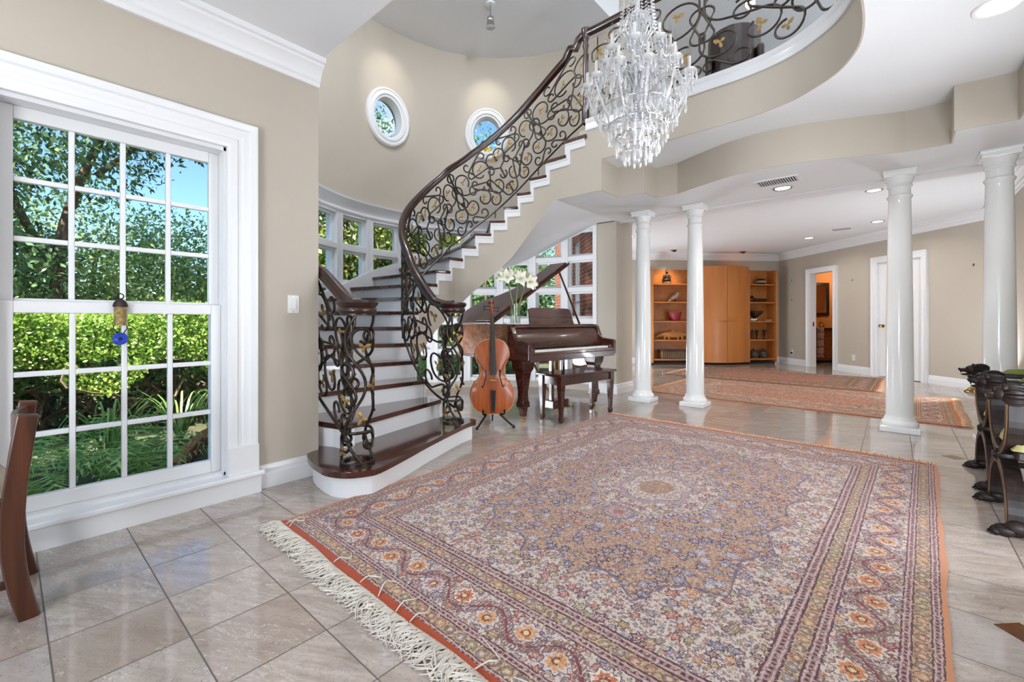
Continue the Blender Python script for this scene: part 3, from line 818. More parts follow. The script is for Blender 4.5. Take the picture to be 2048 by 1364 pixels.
# ------------------------------------------------------------ wrought iron railings
def spiral(c, r, a0, turns, sgn, n=22, inner_f=0.32):
    """from the outside (angle a0, radius r) winding inwards"""
    out = []
    for i in range(n+1):
        t = i/n; a = a0+sgn*2*PI*turns*t; rr = r*(1-(1-inner_f)*t**1.1)
        out.append((c[0]+rr*math.cos(a), c[1]+rr*math.sin(a)))
    return out
def herm(p, tp, q, tq, n=12):
    out = []
    for i in range(1, n):
        t = i/n; h00 = 2*t**3-3*t*t+1; h10 = t**3-2*t*t+t; h01 = -2*t**3+3*t*t; h11 = t**3-t*t
        out.append((h00*p[0]+h10*tp[0]+h01*q[0]+h11*tq[0], h00*p[1]+h10*tp[1]+h01*q[1]+h11*tq[1]))
    return out
def scroll(c1, r1, a1, s1, n1, c2, r2, a2, s2, n2, k=1.0):
    """S or C scroll joining two spirals; a = angle where each leaves its spiral"""
    A = spiral(c1, r1, a1, n1, s1); B = spiral(c2, r2, a2, n2, s2)
    p, q = A[0], B[0]
    d = math.hypot(q[0]-p[0], q[1]-p[1])*k
    tp = (math.sin(a1)*s1*d, -math.cos(a1)*s1*d)        # leaving direction: opposite of the winding
    tq = (-math.sin(a2)*s2*d, math.cos(a2)*s2*d)
    return list(reversed(A))+herm(p, tp, q, tq)+B
D = R
def loops(c1, r1, g1, n1, c2, r2, g2, n2):
    """two open loops joined by their common tangent; g = sense of turning along the travel (+1 counterclockwise)"""
    dx, dy = c2[0]-c1[0], c2[1]-c1[1]; Dd = math.hypot(dx, dy); ph = math.atan2(dy, dx)
    th = ph-math.asin(max(-0.98, min(0.98, (g2*r2-g1*r1)/Dd)))
    a1 = th-g1*PI/2; a2 = th-g2*PI/2
    r1 *= 1.1; r2 *= 1.1
    th = ph-math.asin(max(-0.98, min(0.98, (g2*r2-g1*r1)/Dd))); a1 = th-g1*PI/2; a2 = th-g2*PI/2
    A = spiral(c1, r1, a1, n1, -g1, 24, 0.50); B = spiral(c2, r2, a2, n2, g2, 24, 0.50)
    p, q = A[0], B[0]; d = math.hypot(q[0]-p[0], q[1]-p[1])
    return list(reversed(A))+herm(p, (d*math.cos(th), d*math.sin(th)), q, (d*math.cos(th), d*math.sin(th)), 6)+B
PANEL = [   # in a unit panel: x 0..1 (length), y 0..1 (height)
    loops((0.20,0.72),0.185,1,0.88,(0.43,0.30),0.14,-1,0.85),
    loops((0.62,0.72),0.180,-1,0.88,(0.80,0.32),0.15,1,0.88),
    loops((0.94,0.74),0.14,1,0.82,(1.00,0.42),0.10,-1,0.75),
    loops((0.14,0.30),0.15,-1,0.88,(0.01,0.66),0.08,1,0.7),
    loops((0.61,0.15),0.12,1,0.88,(0.41,0.58),0.07,-1,0.7),
    loops((0.28,0.09),0.08,-1,0.85,(0.06,0.07),0.06,1,0.7),
    loops((0.41,0.91),0.07,1,0.8,(0.79,0.92),0.06,-1,0.7),
    loops((0.97,0.13),0.11,-1,0.88,(0.66,0.44),0.06,1,0.7),
    loops((0.31,0.51),0.08,-1,0.85,(0.57,0.43),0.075,-1,0.85),
    loops((0.80,0.60),0.08,1,0.85,(0.42,0.76),0.06,-1,0.8),
    loops((0.01,0.90),0.08,1,0.85,(0.02,0.42),0.07,-1,0.8),
]
LEAVES = [(0.20,0.75,0.3),(0.62,0.75,1.4),(0.43,0.30,2.2),(0.80,0.32,0.9),(0.14,0.29,2.8),(0.61,0.15,0.2),(0.94,0.75,1.1),(0.97,0.13,1.9)]
def leaf_mesh(mb, c, u, v, w, size, rot):
    """a lobed leaf pair lying near the plane (u, v), w = out of plane"""
    for s, (da, sc) in enumerate(((0.0,1.0),(2.2,0.8),(-2.0,0.7))):
        a = rot+da; L = size*sc
        ax = u*math.cos(a)+v*math.sin(a); bx = -u*math.sin(a)+v*math.cos(a)
        prof = [(0,0.0),(0.18,0.20),(0.30,0.12),(0.45,0.36),(0.58,0.20),(0.75,0.26),(1.0,0.0)]
        vs = []
        for t, h in prof: vs.append(c+ax*(L*t)+w*(0.10*L*math.sin(PI*t)))
        top = [c+ax*(L*t)+bx*(L*h)+w*(0.02*L) for t, h in prof[1:-1]]
        bot = [c+ax*(L*t)-bx*(L*h)+w*(0.02*L) for t, h in prof[1:-1]]
        n = len(prof); vs2 = vs+top+bot; fs = []
        for i in range(n-1):
            for off_ in (n, n+n-2):
                p = off_+i-1 if i > 0 else None; q = off_+i if i < n-2 else None
                if p is None: fs.append((0,1,q))
                elif q is None: fs.append((i,i+1,p))
                else: fs.append((i,i+1,q,p))
        mb.add(vs2, fs)
        # back side so the leaf has thickness
        mb.add([p-w*0.004 for p in vs2], [tuple(reversed(f)) for f in fs])
def rail_panel(parent, P, frame_at, r, x0, x1, flip=False, seed=0, lsize=0.055, skip=()):
    """P(x,y)->3D point. one scroll panel with its gilded leaves"""
    rng = random.Random(seed)
    mb = MB()
    for i, st in enumerate(PANEL):
        if i in skip: continue
        pts = []
        for (x, y) in st:
            if flip: x = 1-x
            x = min(1.02, max(-0.02, x)); y = min(0.985, max(0.015, y))
            pts.append(P(x0+(x1-x0)*x, y))
        mb.tube(pts, r, 6)
    o = mb.build('scroll_panel', IRON, parent, smooth=True, angle=60, fix=False)
    for (x, y, a) in LEAVES:
        if flip: x = 1-x
        xx = x0+(x1-x0)*x
        c = P(xx, y); u, v, w = frame_at(xx, y)
        lm = MB(); leaf_mesh(lm, c+w*rng.choice((-1,1))*r*0.6, u, v, w, lsize*rng.uniform(0.85,1.2), a+rng.uniform(-0.5,0.5))
        lm.build('gilded_leaf', GOLD, o, fix=False)
    return o
RAILPROF = [(-0.030,-0.030),(0.030,-0.030),(0.036,-0.012),(0.028,0.006),(0.034,0.018),(0.022,0.036),(0,0.041),(-0.022,0.036),(-0.034,0.018),(-0.028,0.006),(-0.036,-0.012)]
# --- stair railing on the inner edge
HR = 0.93
def rail_p(t): # plan position of the balustrade, a little inside the tread ends
    return inner(t)-side(t)*0.055
def rail_z(t): # bottom rail height
    return RS*t + 0.06 + (0 if t > 2 else 0.0)
tA, tB = 1.35, 19.95
rail = thing('stair_railing', 'wrought iron scrollwork stair railing with gilded leaves and dark curved handrail', 'railing')
NWL = V((-2.87,2.53,RS))       # lower right newel
def P_st(t, y):
    p = rail_p(t); return V((p.x,p.y,rail_z(t)+0.02+(HR-0.06)*y))
def P_sh(t, y):
    k = 1.79*max(0.0, min(1.0, (t-2.2)/3.0))*max(0.0, min(1.0, (20.2-t)/2.5))
    return P_st(min(19.95, max(1.4, t-k*(y-0.5))), y)
def fr_st(t, y):
    a = P_sh(min(20,t+0.05),y); b = P_sh(max(1,t-0.05),y); u = (a-b).normalized(); w = side(t); return u, V((0,0,1)), w
seg = [1.45,4.3,7.0,9.6,12.2,14.8,17.4,19.95]
for i in range(len(seg)-1):
    rail_panel(rail, P_sh, fr_st, 0.0092, seg[i]+0.05, seg[i+1]-0.02, flip=(i%2==1), seed=i, lsize=0.06)
mb = MB()
mb.tube([P_st(tA+(tB-tA)*i/120, -0.02) for i in range(121)], 0.011, 6)
for k in (5,8,11,14,17): mb.tube([P_st(k+0.4,0), P_st(k+0.4,0)-V((0,0,0.10))], 0.007, 6)
mb.build('bottom_rail', IRON, rail, smooth=True)
def ztop(t): return rail_z(t)+HR
hp = []
zl = 1.03+0.155
for a in (0,): pass
hp += [V((NWL.x+0.005,NWL.y-0.0,1.163)), V((-2.94,2.50,1.163))]
for i in range(0,121):
    t = 2.0+(18.9-2.0)*i/120; p = rail_p(t)
    z = ztop(t)
    if t < 4.2: z = max(1.163, z - (4.2-t)*0.055)
    hp.append(V((p.x,p.y,z)))
# gooseneck at the top
e = rail_p(18.9); zt = Z2+1.0
hp += [V((-2.80,4.235,ztop(18.9)+0.10)), V((-2.73,4.235,zt-0.12)), V((-2.69,4.237,zt-0.03)), V((-2.61,4.24,zt))]
hp2 = [V(p) for p in catmull(hp, 2)]
def sweep3(mb, path, prof):
    m = len(path); k = len(prof); vs = []; fs = []
    for i in range(m):
        t = (path[min(i+1,m-1)]-path[max(i-1,0)]).normalized()
        n = V((t.y,-t.x,0))
        if n.length < 1e-4: n = V((1,0,0))
        n.normalize(); b = n.cross(t)
        if b.z < 0: b = -b
        for o_, z in prof: vs.append(path[i]+n*o_+b*z)
    for i in range(m-1):
        for q in range(k):
            l = (q+1)%k; fs.append((i*k+q, (i+1)*k+q, (i+1)*k+l, i*k+l))
    fs.append(tuple(range(k))); fs.append(tuple(reversed([(m-1)*k+q for q in range(k)])))
    mb.add(vs, fs)
mb = MB(); sweep3(mb, hp2, RAILPROF); mb.build('handrail', RAILM, rail, smooth=True, angle=50)
def newel(parent, c, z0, z1, seed, rad=0.088):
    """round iron cage newel of twisted scrolls under a turned wooden cap"""
    rng = random.Random(seed)
    M = Matrix.Translation((c[0],c[1],0))
    MB().lathe([(0.0,z1-0.005),(rad+0.012,z1-0.005),(rad+0.022,z1+0.008),(rad+0.022,z1+0.024),(rad+0.014,z1+0.034),(rad+0.026,z1+0.048),(rad+0.034,z1+0.062),(rad+0.026,z1+0.078),(0.0,z1+0.08)], n=32, M=M).build('newel_cap', RAILM, parent, smooth=True)
    H = z1-z0
    def P(x, y):   # x in turns
        a = 2*PI*x+1.1; return V((c[0]+rad*math.cos(a), c[1]+rad*math.sin(a), z0+0.012+(H-0.02)*min(0.99,max(0.01,y))))
    def fa(x, y):
        a = 2*PI*x+1.1; return V((-math.sin(a), math.cos(a), 0)), V((0,0,1)), V((math.cos(a), math.sin(a), 0))
    mb = MB()
    mb.lathe([(rad-0.012,z0),(rad+0.012,z0),(rad+0.012,z0+0.014),(rad-0.012,z0+0.014),(rad-0.012,z0)], n=28, M=M)
    mb.lathe([(rad-0.012,z1-0.014),(rad+0.008,z1-0.014),(rad+0.008,z1),(rad-0.012,z1),(rad-0.012,z1-0.014)], n=28, M=M)
    # vertical S scrolls, aspect-corrected spirals
    asp = 2*PI*rad/H
    def vs(c1, r1, a1, s1, n1, c2, r2, a2, s2, n2):
        st = scroll((c1[0],c1[1]/asp), r1, a1, s1, n1, (c2[0],c2[1]/asp), r2, a2, s2, n2, 1.0)
        return [(x, y*asp) for x, y in st]
    sets = [
        vs((0.10,0.84),0.12,D(180),-1,0.9,(0.30,0.52),0.10,D(0),-1,0.9),
        vs((0.48,0.80),0.13,D(200),-1,0.9,(0.62,0.44),0.11,D(10),-1,0.9),
        vs((0.80,0.84),0.12,D(180),-1,0.9,(0.98,0.50),0.10,D(0),-1,0.9),
                vs((0.60,0.62),0.10,D(20),1,0.8,(0.42,0.28),0.12,D(170),1,0.9),
                vs((0.12,0.14),0.12,D(90),1,1.0,(0.36,0.14),0.11,D(90),-1,0.9),
        vs((0.60,0.13),0.12,D(90),1,1.0,(0.86,0.14),0.11,D(90),-1,0.9),
            ]
    for i, st in enumerate(sets): mb.tube([P(x,y) for x,y in st], 0.0095, 6)
    for q in range(3):   # rising stems that carry the cap
        a0 = q/3+0.05
        mb.tube([P(a0+0.11*math.sin(2*PI*1.6*t+q*1.3), 0.01+0.98*t) for t in [i/36 for i in range(37)]], 0.009, 6)
    o = mb.build('newel_cage', IRON, parent, smooth=True, angle=60, fix=False)
    for i, (x, y, a) in enumerate([(0.1,0.8,0.5),(0.3,0.55,2.0),(0.48,0.72,1.0),(0.62,0.42,2.6),(0.8,0.78,0.2),(0.05,0.34,1.2),(0.42,0.26,0.4),(0.78,0.30,2.2),(0.14,0.07,1.6),(0.58,0.08,1.3),(0.9,0.52,0.8)]):
        lm = MB(); u, v, w = fa(x,y); leaf_mesh(lm, P(x,y)+w*0.008, u, v, w, 0.048*rng.uniform(0.85,1.15), a+rng.uniform(-.4,.4)); lm.build('gilded_leaf', GOLD, o, fix=False)
newel(rail, NWL, RS, 1.105, 3, 0.082)
# top newel post of turned wood
TP = V((-2.60,4.24,0))
MB().lathe([(0.0,Z2),(0.042,Z2),(0.042,Z2+0.18),(0.028,Z2+0.22),(0.034,Z2+0.28),(0.024,Z2+0.33),(0.030,Z2+0.6),(0.024,Z2+0.82),(0.036,Z2+0.86),(0.026,Z2+0.9),(0.04,Z2+0.96),(0.05,Z2+0.985),(0.05,Z2+1.05),(0.0,Z2+1.06)], n=20, M=Matrix.Translation((TP.x,TP.y,0))).build('top_newel', RAILM, rail, smooth=True, angle=50)
# --- short railing at the left wall
railL = thing('stair_railing', 'short iron railing and round scrolled newel beside the left wall', 'railing')
NL = V((-2.49,1.42,RS))
newel(railL, NL, RS, 1.075, 9, 0.092)
def P_l(x, y): # x 0..1 from the newel to the bay
    q = V((NL.x-0.09-x*0.62, 1.43-0.0*x, 0)); z = RS*1.35+x*0.36
    return V((q.x,q.y,z+0.05+0.80*y))
def fr_l(x, y): return V((-1,0,0)), V((0,0,1)), V((0,-1,0))
rail_panel(railL, P_l, fr_l, 0.0085, 0.02, 0.98, seed=31, lsize=0.06)
mb = MB(); mb.tube([P_l(i/10,-0.03) for i in range(11)], 0.010, 6); mb.build('bottom_rail', IRON, railL, smooth=True)
mb = MB(); sweep3(mb, [V(p) for p in catmull([(-2.50,1.42,1.135),(-2.58,1.425,1.14),(-2.68,1.43,1.185),(-2.82,1.43,1.27),(-2.98,1.43,1.36),(-3.20,1.43,1.44)], 6)], RAILPROF); mb.build('handrail', RAILM, railL, smooth=True, angle=50)
# --- balcony railing
bal = thing('balcony_railing', 'wrought iron balcony railing with gilded leaves along the curved upper landing', 'railing')
vfull = [V((p[0],p[1],0)) for p in vcurve]
def offs(P, d):
    out = []
    for i in range(len(P)):
        t = (P[min(i+1,len(P)-1)]-P[max(i-1,0)]).normalized(); out.append(P[i]+V((-t.y,t.x,0))*d)
    return out
bp = offs(vfull, 0.05)
bp = [p for p in bp if True]
LN = [0.0]
for a, b in zip(bp, bp[1:]): LN.append(LN[-1]+(b-a).length)
def bpt(s):
    s = min(max(s,0),LN[-1])
    for i in range(len(LN)-1):
        if s <= LN[i+1]:
            f = (s-LN[i])/max(1e-6,LN[i+1]-LN[i]); return bp[i]*(1-f)+bp[i+1]*f
    return bp[-1]
def P_b(s, y):
    p = bpt(s); return V((p.x,p.y,Z2+0.055+0.86*y))
def fr_b(s, y):
    a, b = bpt(s+0.03), bpt(s-0.03); u = (a-b).normalized(); return u, V((0,0,1)), V((u.y,-u.x,0))
s0 = 0.06; npan = 5; L = (LN[-1]-s0)/npan
for i in range(npan):
    rail_panel(bal, P_b, fr_b, 0.0105, s0+L*i, s0+L*(i+1), flip=(i%2==0), seed=50+i, lsize=0.065)
mb = MB(); mb.tube([P_b(LN[-1]*i/160,-0.03) for i in range(161)], 0.013, 6, flat=1.2)
for i in range(9): q = bpt(0.2+i*LN[-1]/9); mb.tube([V((q.x,q.y,Z2)),V((q.x,q.y,Z2+0.05))], 0.009, 6)
mb.build('bottom_rail', RAILM, bal, smooth=True)
mb = MB(); sweep3(mb, [V((TP.x+0.02,TP.y,Z2+1.0)),V((-2.45,4.24,Z2+1.0))]+[P_b(LN[-1]*i/120,0)+V((0,0,0.945)) for i in range(8,121)], RAILPROF); mb.build('handrail', RAILM, bal, smooth=True, angle=50)
# ------------------------------------------------------------ columns
def column(label, x, y):
    o = thing('column', label, 'column', (x,y,0), 0, 'white columns under the curved header')
    r0, r1 = 0.102, 0.080; H = ZH; dz = ZH-2.465
    MB().box((-0.142,-0.142,0),(0.142,0.142,0.05)).build('plinth', COLW, o, bevel=0.006)
    MB().lathe([(0.0,0.045),(0.132,0.05),(0.139,0.068),(0.132,0.09),(0.119,0.10),(0.115,0.112),(0.107,0.14),(0.0,0.14)], n=40).build('base_moulding', COLW, o, smooth=True)
    pr = []
    for i in range(13):
        t = i/12; pr.append((r0-(r0-r1)*t**1.6, 0.13+(2.30+dz-0.13)*t))
    MB().lathe([(0,0.13)]+pr[:-1]+[(r1+0.001,2.205+dz),(r1+0.012,2.222+dz),(r1+0.014,2.235+dz),(r1,2.25+dz),(r1,2.33+dz),(0,2.33+dz)], n=40).build('shaft', COLW, o, smooth=True)
    MB().lathe([(r,z+dz) for r,z in [(0,2.31),(r1,2.315),(r1+0.012,2.322),(r1+0.012,2.335),(r1+0.006,2.34),(r1+0.010,2.355),(r1+0.024,2.392),(r1+0.028,2.41),(0,2.412)]], n=40).build('capital', COLW, o, smooth=True)
    MB().box((-0.112,-0.112,2.405+dz),(0.112,0.112,2.45+dz)).box((-0.120,-0.120,2.442+dz),(0.120,0.120,H)).build('abacus', COLW, o, bevel=0.004)
    return o
column('leftmost white column, nearest the piano bench', -2.455, 5.40)
column('second white column from the piano, in front of the cabinet', -1.835, 5.50)
column('white column in front of the panelled white door', 0.03, 5.50)
column('rightmost white column behind the carved armchairs', 0.645, 5.36)
# ------------------------------------------------------------ rugs
def rugmat(name, hx, hy, pal, fine=1.0, medal=True, taper=0.0):
    m, nt, p = newmat(name)
    c = ocoord(); x, y, z = xyz(c)
    x = x/(1.0 + y*(taper/hy))
    wob = noise(c, 2.2, 2.0)*0.012 - 0.006
    x = x + wob; y = y + wob
    x = x + noise(c, 55.0, 2.0)*0.012 - 0.006; y = y + noise(mapping(c, (1,1,1), (0,0,0), (3,5,0)), 55.0, 2.0)*0.012 - 0.006
    ex = hx - ab(x); ey = hy - ab(y); e = mn(ex, ey); side = lt(ex, ey)
    s = side*y + (1.0-side)*x
    mirror = (1.0-side)*gt(y, 0.0) + 0.0
    p2 = vec(x, y, 0.0)
    def flowers(scale, petals, c_in, pal_stops, ground, rnd=0.85, size=1.0, outline=None):
        v = voro(p2, scale, rnd); dist = E(v.outputs['Distance']); colr = E(v.outputs['Color'])
        n = nt.nodes.new('ShaderNodeVectorMath'); n.operation = 'SUBTRACT'; lk(p2, n.inputs[0]); nt.links.new(v.outputs['Position'], n.inputs[1])
        dx, dy, _ = xyz(E(n.outputs[0])); ang = mth('ARCTAN2', dy, dx)
        r_, g_, b_ = xyz(colr)
        rr = dist*(1.0 + 0.24*cs(ang*petals + r_*6.0))*(0.8+0.6*g_)/size
        pc = ramp(b_, pal_stops, True)
        pc2 = ramp(g_, pal_stops, True)
        col = mix(lt(rr, 0.40), ground, outline or lin(70,54,60))
        col = mix(lt(rr, 0.345), col, pc)
        col = mix(lt(rr, 0.23), col, mix(0.55, pc2, lin(214,202,190)))
        col = mix(lt(rr, 0.15), col, pc)
        col = mix(lt(rr, 0.075), col, c_in)
        return col
    def vines(ground, scale, colr, w):
        f = noise(p2, scale, 2.0, 0.5, 1.2)
        return mix(lt(ab(f-0.5), w), ground, colr)
    P1 = pal['field_fl']; W = pal['white']; T = pal['tan']
    small_on_t = flowers(46*fine, 4.0, lin(206,182,140), P1, vines(T, 26.0*fine, lin(112,92,84), 0.012), 1.0, 0.8)
    field = flowers(13.5*fine, 7.0, lin(216,198,160), P1, small_on_t, 0.9, 0.92, lin(58,56,84))
    small_on_w = flowers(44*fine, 4.0, lin(216,176,120), pal['spandrel_fl'], vines(W, 24.0*fine, lin(120,100,98), 0.014), 1.0, 0.85)
    spand = flowers(15.0*fine, 6.0, lin(220,180,120), pal['spandrel_fl'], small_on_w, 0.9, 0.85)
    # tan field edge: scalloped, pulled in at the corners
    fx = hx-0.43; fy = hy-0.43
    ux = ab(x)/fx; uy = ab(y)/fy
    lobe = ab(sn(mth('ARCTAN2', y*(1/fy), x*(1/fx))*9.0))*0.09 + noise(c, 9.0, 2.0)*0.06
    fe = sq(sq(ux*ux*ux*ux*ux*ux + uy*uy*uy*uy*uy*uy)) ; fe = mth('POWER', ux*ux*ux*ux + uy*uy*uy*uy, 0.25) + lobe
    inner_ = mix(between(fe, 0.895, 0.908), mix(lt(fe, 0.90), spand, field), lin(104,98,112))
    if medal:
        mxx = x/0.36; myy = y/0.46
        a = mth('ARCTAN2', myy, mxx)
        mr = sq(mxx*mxx + myy*myy)*(1.0 + 0.05*cs(a*8.0))
        inner_ = mix(lt(mr, 1.0), inner_, mix(lt(fr(a*14.0), 0.5), lin(84,86,116), lin(178,168,172)))
        inner_ = mix(lt(mr, 0.95), inner_, lin(170,154,122)); inner_ = mix(lt(mr, 0.91), inner_, lin(112,106,116)); inner_ = mix(lt(mr, 0.895), inner_, spand)
        mr2 = mr*(1.0+0.06*cs(a*6.0))
        inner_ = mix(between(mr2, 0.50, 0.60), inner_, mix(gt(noise(p2, 70.0), 0.5), lin(146,126,130), lin(166,148,146))); inner_ = mix(between(mr2, 0.488, 0.50), inner_, lin(74,66,84))
        inner_ = mix(lt(mr2, 0.488), inner_, small_on_w)
        inner_ = mix(lt(mr, 0.26), inner_, mix(0.5, field, lin(150,116,72)))
        for sy in (-1, 1):
            px = x; py = y - sy*0.47
            q = sq(px*px*80.0 + py*py*80.0)
            inner_ = mix(lt(q, 0.80), inner_, lin(110,102,118)); inner_ = mix(lt(q, 0.70), inner_, mix(gt(noise(p2, 60.0), 0.5), lin(168,150,146), lin(140,120,122))); inner_ = mix(between(q, 0.36, 0.42), inner_, lin(176,150,140)); inner_ = mix(lt(q, 0.24), inner_, lin(160,88,70))
    # borders ----------------------------------------------------------
    def stripe(col, a, b):
        t = (e-a)/(b-a); msk = between(e, a, b)
        k = mix(between(t, 0.0, 0.16), pal['pink'], pal['dark']); k = mix(between(t, 0.84, 1.0), k, pal['dark'])
        dots = lt(fr(s*46.0), 0.55)*between(t, 0.38, 0.62)
        k = mix(between(t, 0.30, 0.70), k, pal['rail']); k = mix(dots, k, pal['dark'])
        k = mix(between(t, 0.26, 0.30)+between(t, 0.70, 0.74), k, pal['white'])
        return mix(msk, col, k)
    def smallb(col, a, b):
        t = (e-a)/(b-a)*2.0-1.0; msk = between(e, a, b)
        cx = fr(s*19.0)-0.5; idr = fl(s*19.0); rn = wnoise(vec(idr, a*50, side))
        r = sq(cx*cx*4.6 + t*t)
        k = mix(gt(noise(p2, 70.0, 2.0), 0.5), pal['yel'], mix(gt(noise(p2, 95.0), 0.52), lin(190,164,128), lin(104,96,80)))
        r = r*(0.75+0.5*noise(p2, 60.0, 2.0)); k = mix(lt(r, 0.86), k, lin(104,84,78)); k = mix(lt(r, 0.74), k, mix(0.35, ramp(rn, pal['spandrel_fl'], True), lin(180,160,136))); k = mix(lt(r, 0.34), k, lin(196,174,140))
        return mix(msk, col, k)
    def mainb(col, a, b):
        t = (e-a)/(b-a)*2.0-1.0; msk = between(e, a, b)
        ph = s*(2*PI/0.30)
        crv = 0.56*sn(ph)
        dd = ab(t-crv)/sq(1.0+0.9*cs(ph)*cs(ph))
        k = spand
        lobe_c = fr(s/0.15)-0.5; sgn = sn(ph)
        # paisley rosettes in every bend
        cx = (fr(s/0.15)-0.5)*0.15; tt = (t - crv*0.0 + mth('SIGN', sgn)*0.18)*0.085
        r = sq(cx*cx + tt*tt); an = mth('ARCTAN2', tt, cx); rn = wnoise(vec(fl(s/0.15), side, 2.0))
        rp = r*(1.0+0.14*cs(an*9.0))*(0.9+0.25*noise(p2, 30.0, 2.0))*0.9
        k = mix(lt(rp, 0.046), k, lin(96,78,80)); k = mix(lt(rp, 0.042), k, ramp(rn, [(0.0,lin(206,192,176)),(0.4,lin(216,206,194)),(0.7,lin(196,188,190))], True))
        k = mix(lt(rp, 0.031), k, ramp(rn, [(0.0,lin(196,124,76)),(0.35,lin(188,108,66)),(0.6,lin(176,132,128)),(0.8,lin(206,150,96))], True)); k = mix(lt(rp, 0.016), k, lin(110,60,50)); k = mix(lt(rp, 0.009), k, lin(216,190,130))
        k = mix(between(dd, 0.07, 0.26)*lt(fr(s*80.0), 0.5), k, lin(118,92,88))
        k = mix(between(dd, 0.24, 0.29), k, lin(124,100,94))
        k = mix(lt(dd, 0.06), k, pal['vine'])
        return mix(msk, col, k)
    c_ = inner_
    c_ = stripe(c_, 0.375, 0.425); c_ = smallb(c_, 0.333, 0.375); c_ = stripe(c_, 0.292, 0.333); c_ = mainb(c_, 0.125, 0.292); c_ = stripe(c_, 0.092, 0.125); c_ = smallb(c_, 0.048, 0.092); c_ = stripe(c_, 0.018, 0.048)
    c_ = mix(lt(e, 0.018), c_, pal['edge'])
    c_ = mix((1.0-side)*lt(ey, 0.032), c_, pal['end'])
    sp_ = voro(p2, 150.0, 1.0); sr, sg_, sb_ = xyz(E(sp_.outputs['Color']))
    c_ = mix(lt(sr, 0.30)*0.55*gt(e, 0.018)*mx(side, gt(ey, 0.032)), c_, ramp(sg_, [(0.0,lin(92,70,70)),(0.3,lin(206,192,180)),(0.55,lin(120,96,88)),(0.75,lin(190,160,130)),(0.9,lin(98,92,110))], True))
    dirt = noise(c, 1.3, 3.0)
    c_ = mix(dirt*0.10, c_, lin(168,142,138))
    hs = nt.nodes.new('ShaderNodeHueSaturation'); hs.inputs['Saturation'].default_value = pal.get('sat', 1.0); hs.inputs['Value'].default_value = pal.get('val', 1.0); lk(c_, hs.inputs['Color'])
    nt.links.new(hs.outputs[0], p.inputs['Base Color']); p.inputs['Roughness'].default_value = 0.95; p.inputs['Specular IOR Level'].default_value = 0.15
    p.inputs['Sheen Weight'].default_value = 0.22 if medal else 0.0; p.inputs['Sheen Roughness'].default_value = 0.5; p.inputs['Sheen Tint'].default_value = (*lin(226,196,206),1)
    bump(p, noise(c, 260.0, 2.0), 0.25, 0.003)
    return m
PAL1 = dict(white=lin(200,188,178), tan=lin(180,144,110), pink=lin(176,142,142), dark=lin(78,52,58), rail=lin(158,126,120), yel=lin(176,150,112), vine=lin(116,58,62), edge=lin(190,132,94), end=lin(158,66,28),
    field_fl=[(0.0,lin(62,66,104)),(0.3,lin(120,116,140)),(0.5,lin(96,52,64)),(0.66,lin(170,166,176)),(0.82,lin(96,92,86)),(0.93,lin(164,92,70))],
    spandrel_fl=[(0.0,lin(150,74,66)),(0.22,lin(92,64,84)),(0.42,lin(132,112,72)),(0.58,lin(100,104,132)),(0.74,lin(188,132,84)),(0.88,lin(112,116,84))])
PAL2 = dict(white=lin(214,180,152), tan=lin(206,134,94), pink=lin(196,142,112), dark=lin(116,72,62), rail=lin(184,146,122), yel=lin(182,142,104), vine=lin(128,72,60), edge=lin(176,104,70), end=lin(186,118,80),
    field_fl=[(0.0,lin(172,100,70)),(0.3,lin(172,124,100)),(0.5,lin(128,100,98)),(0.66,lin(196,150,118)),(0.82,lin(140,110,90)),(0.93,lin(112,84,92))],
    spandrel_fl=[(0.0,lin(166,100,76)),(0.22,lin(128,104,110)),(0.42,lin(176,140,104)),(0.58,lin(146,128,132)),(0.74,lin(196,136,98)),(0.88,lin(140,110,86))])
PAL3 = dict(white=lin(156,118,84), tan=lin(196,108,66), pink=lin(140,100,72), dark=lin(82,58,46), rail=lin(152,116,84), yel=lin(142,108,74), vine=lin(98,56,42), edge=lin(150,82,54), end=lin(188,120,90),
    field_fl=[(0.0,lin(146,76,50)),(0.3,lin(122,84,62)),(0.5,lin(96,74,68)),(0.66,lin(170,112,76)),(0.82,lin(120,92,66)),(0.93,lin(90,66,60))],
    spandrel_fl=[(0.0,lin(132,72,48)),(0.22,lin(92,72,66)),(0.42,lin(140,104,66)),(0.58,lin(106,86,72)),(0.74,lin(160,96,60)),(0.88,lin(104,86,58))])
FRINGE = pm('cream_fringe', lin(208,200,188), 0.9, var=0.1, vscale=30)
FRINGE2 = pm('peach_fringe', lin(212,172,140), 0.9, var=0.1, vscale=30)
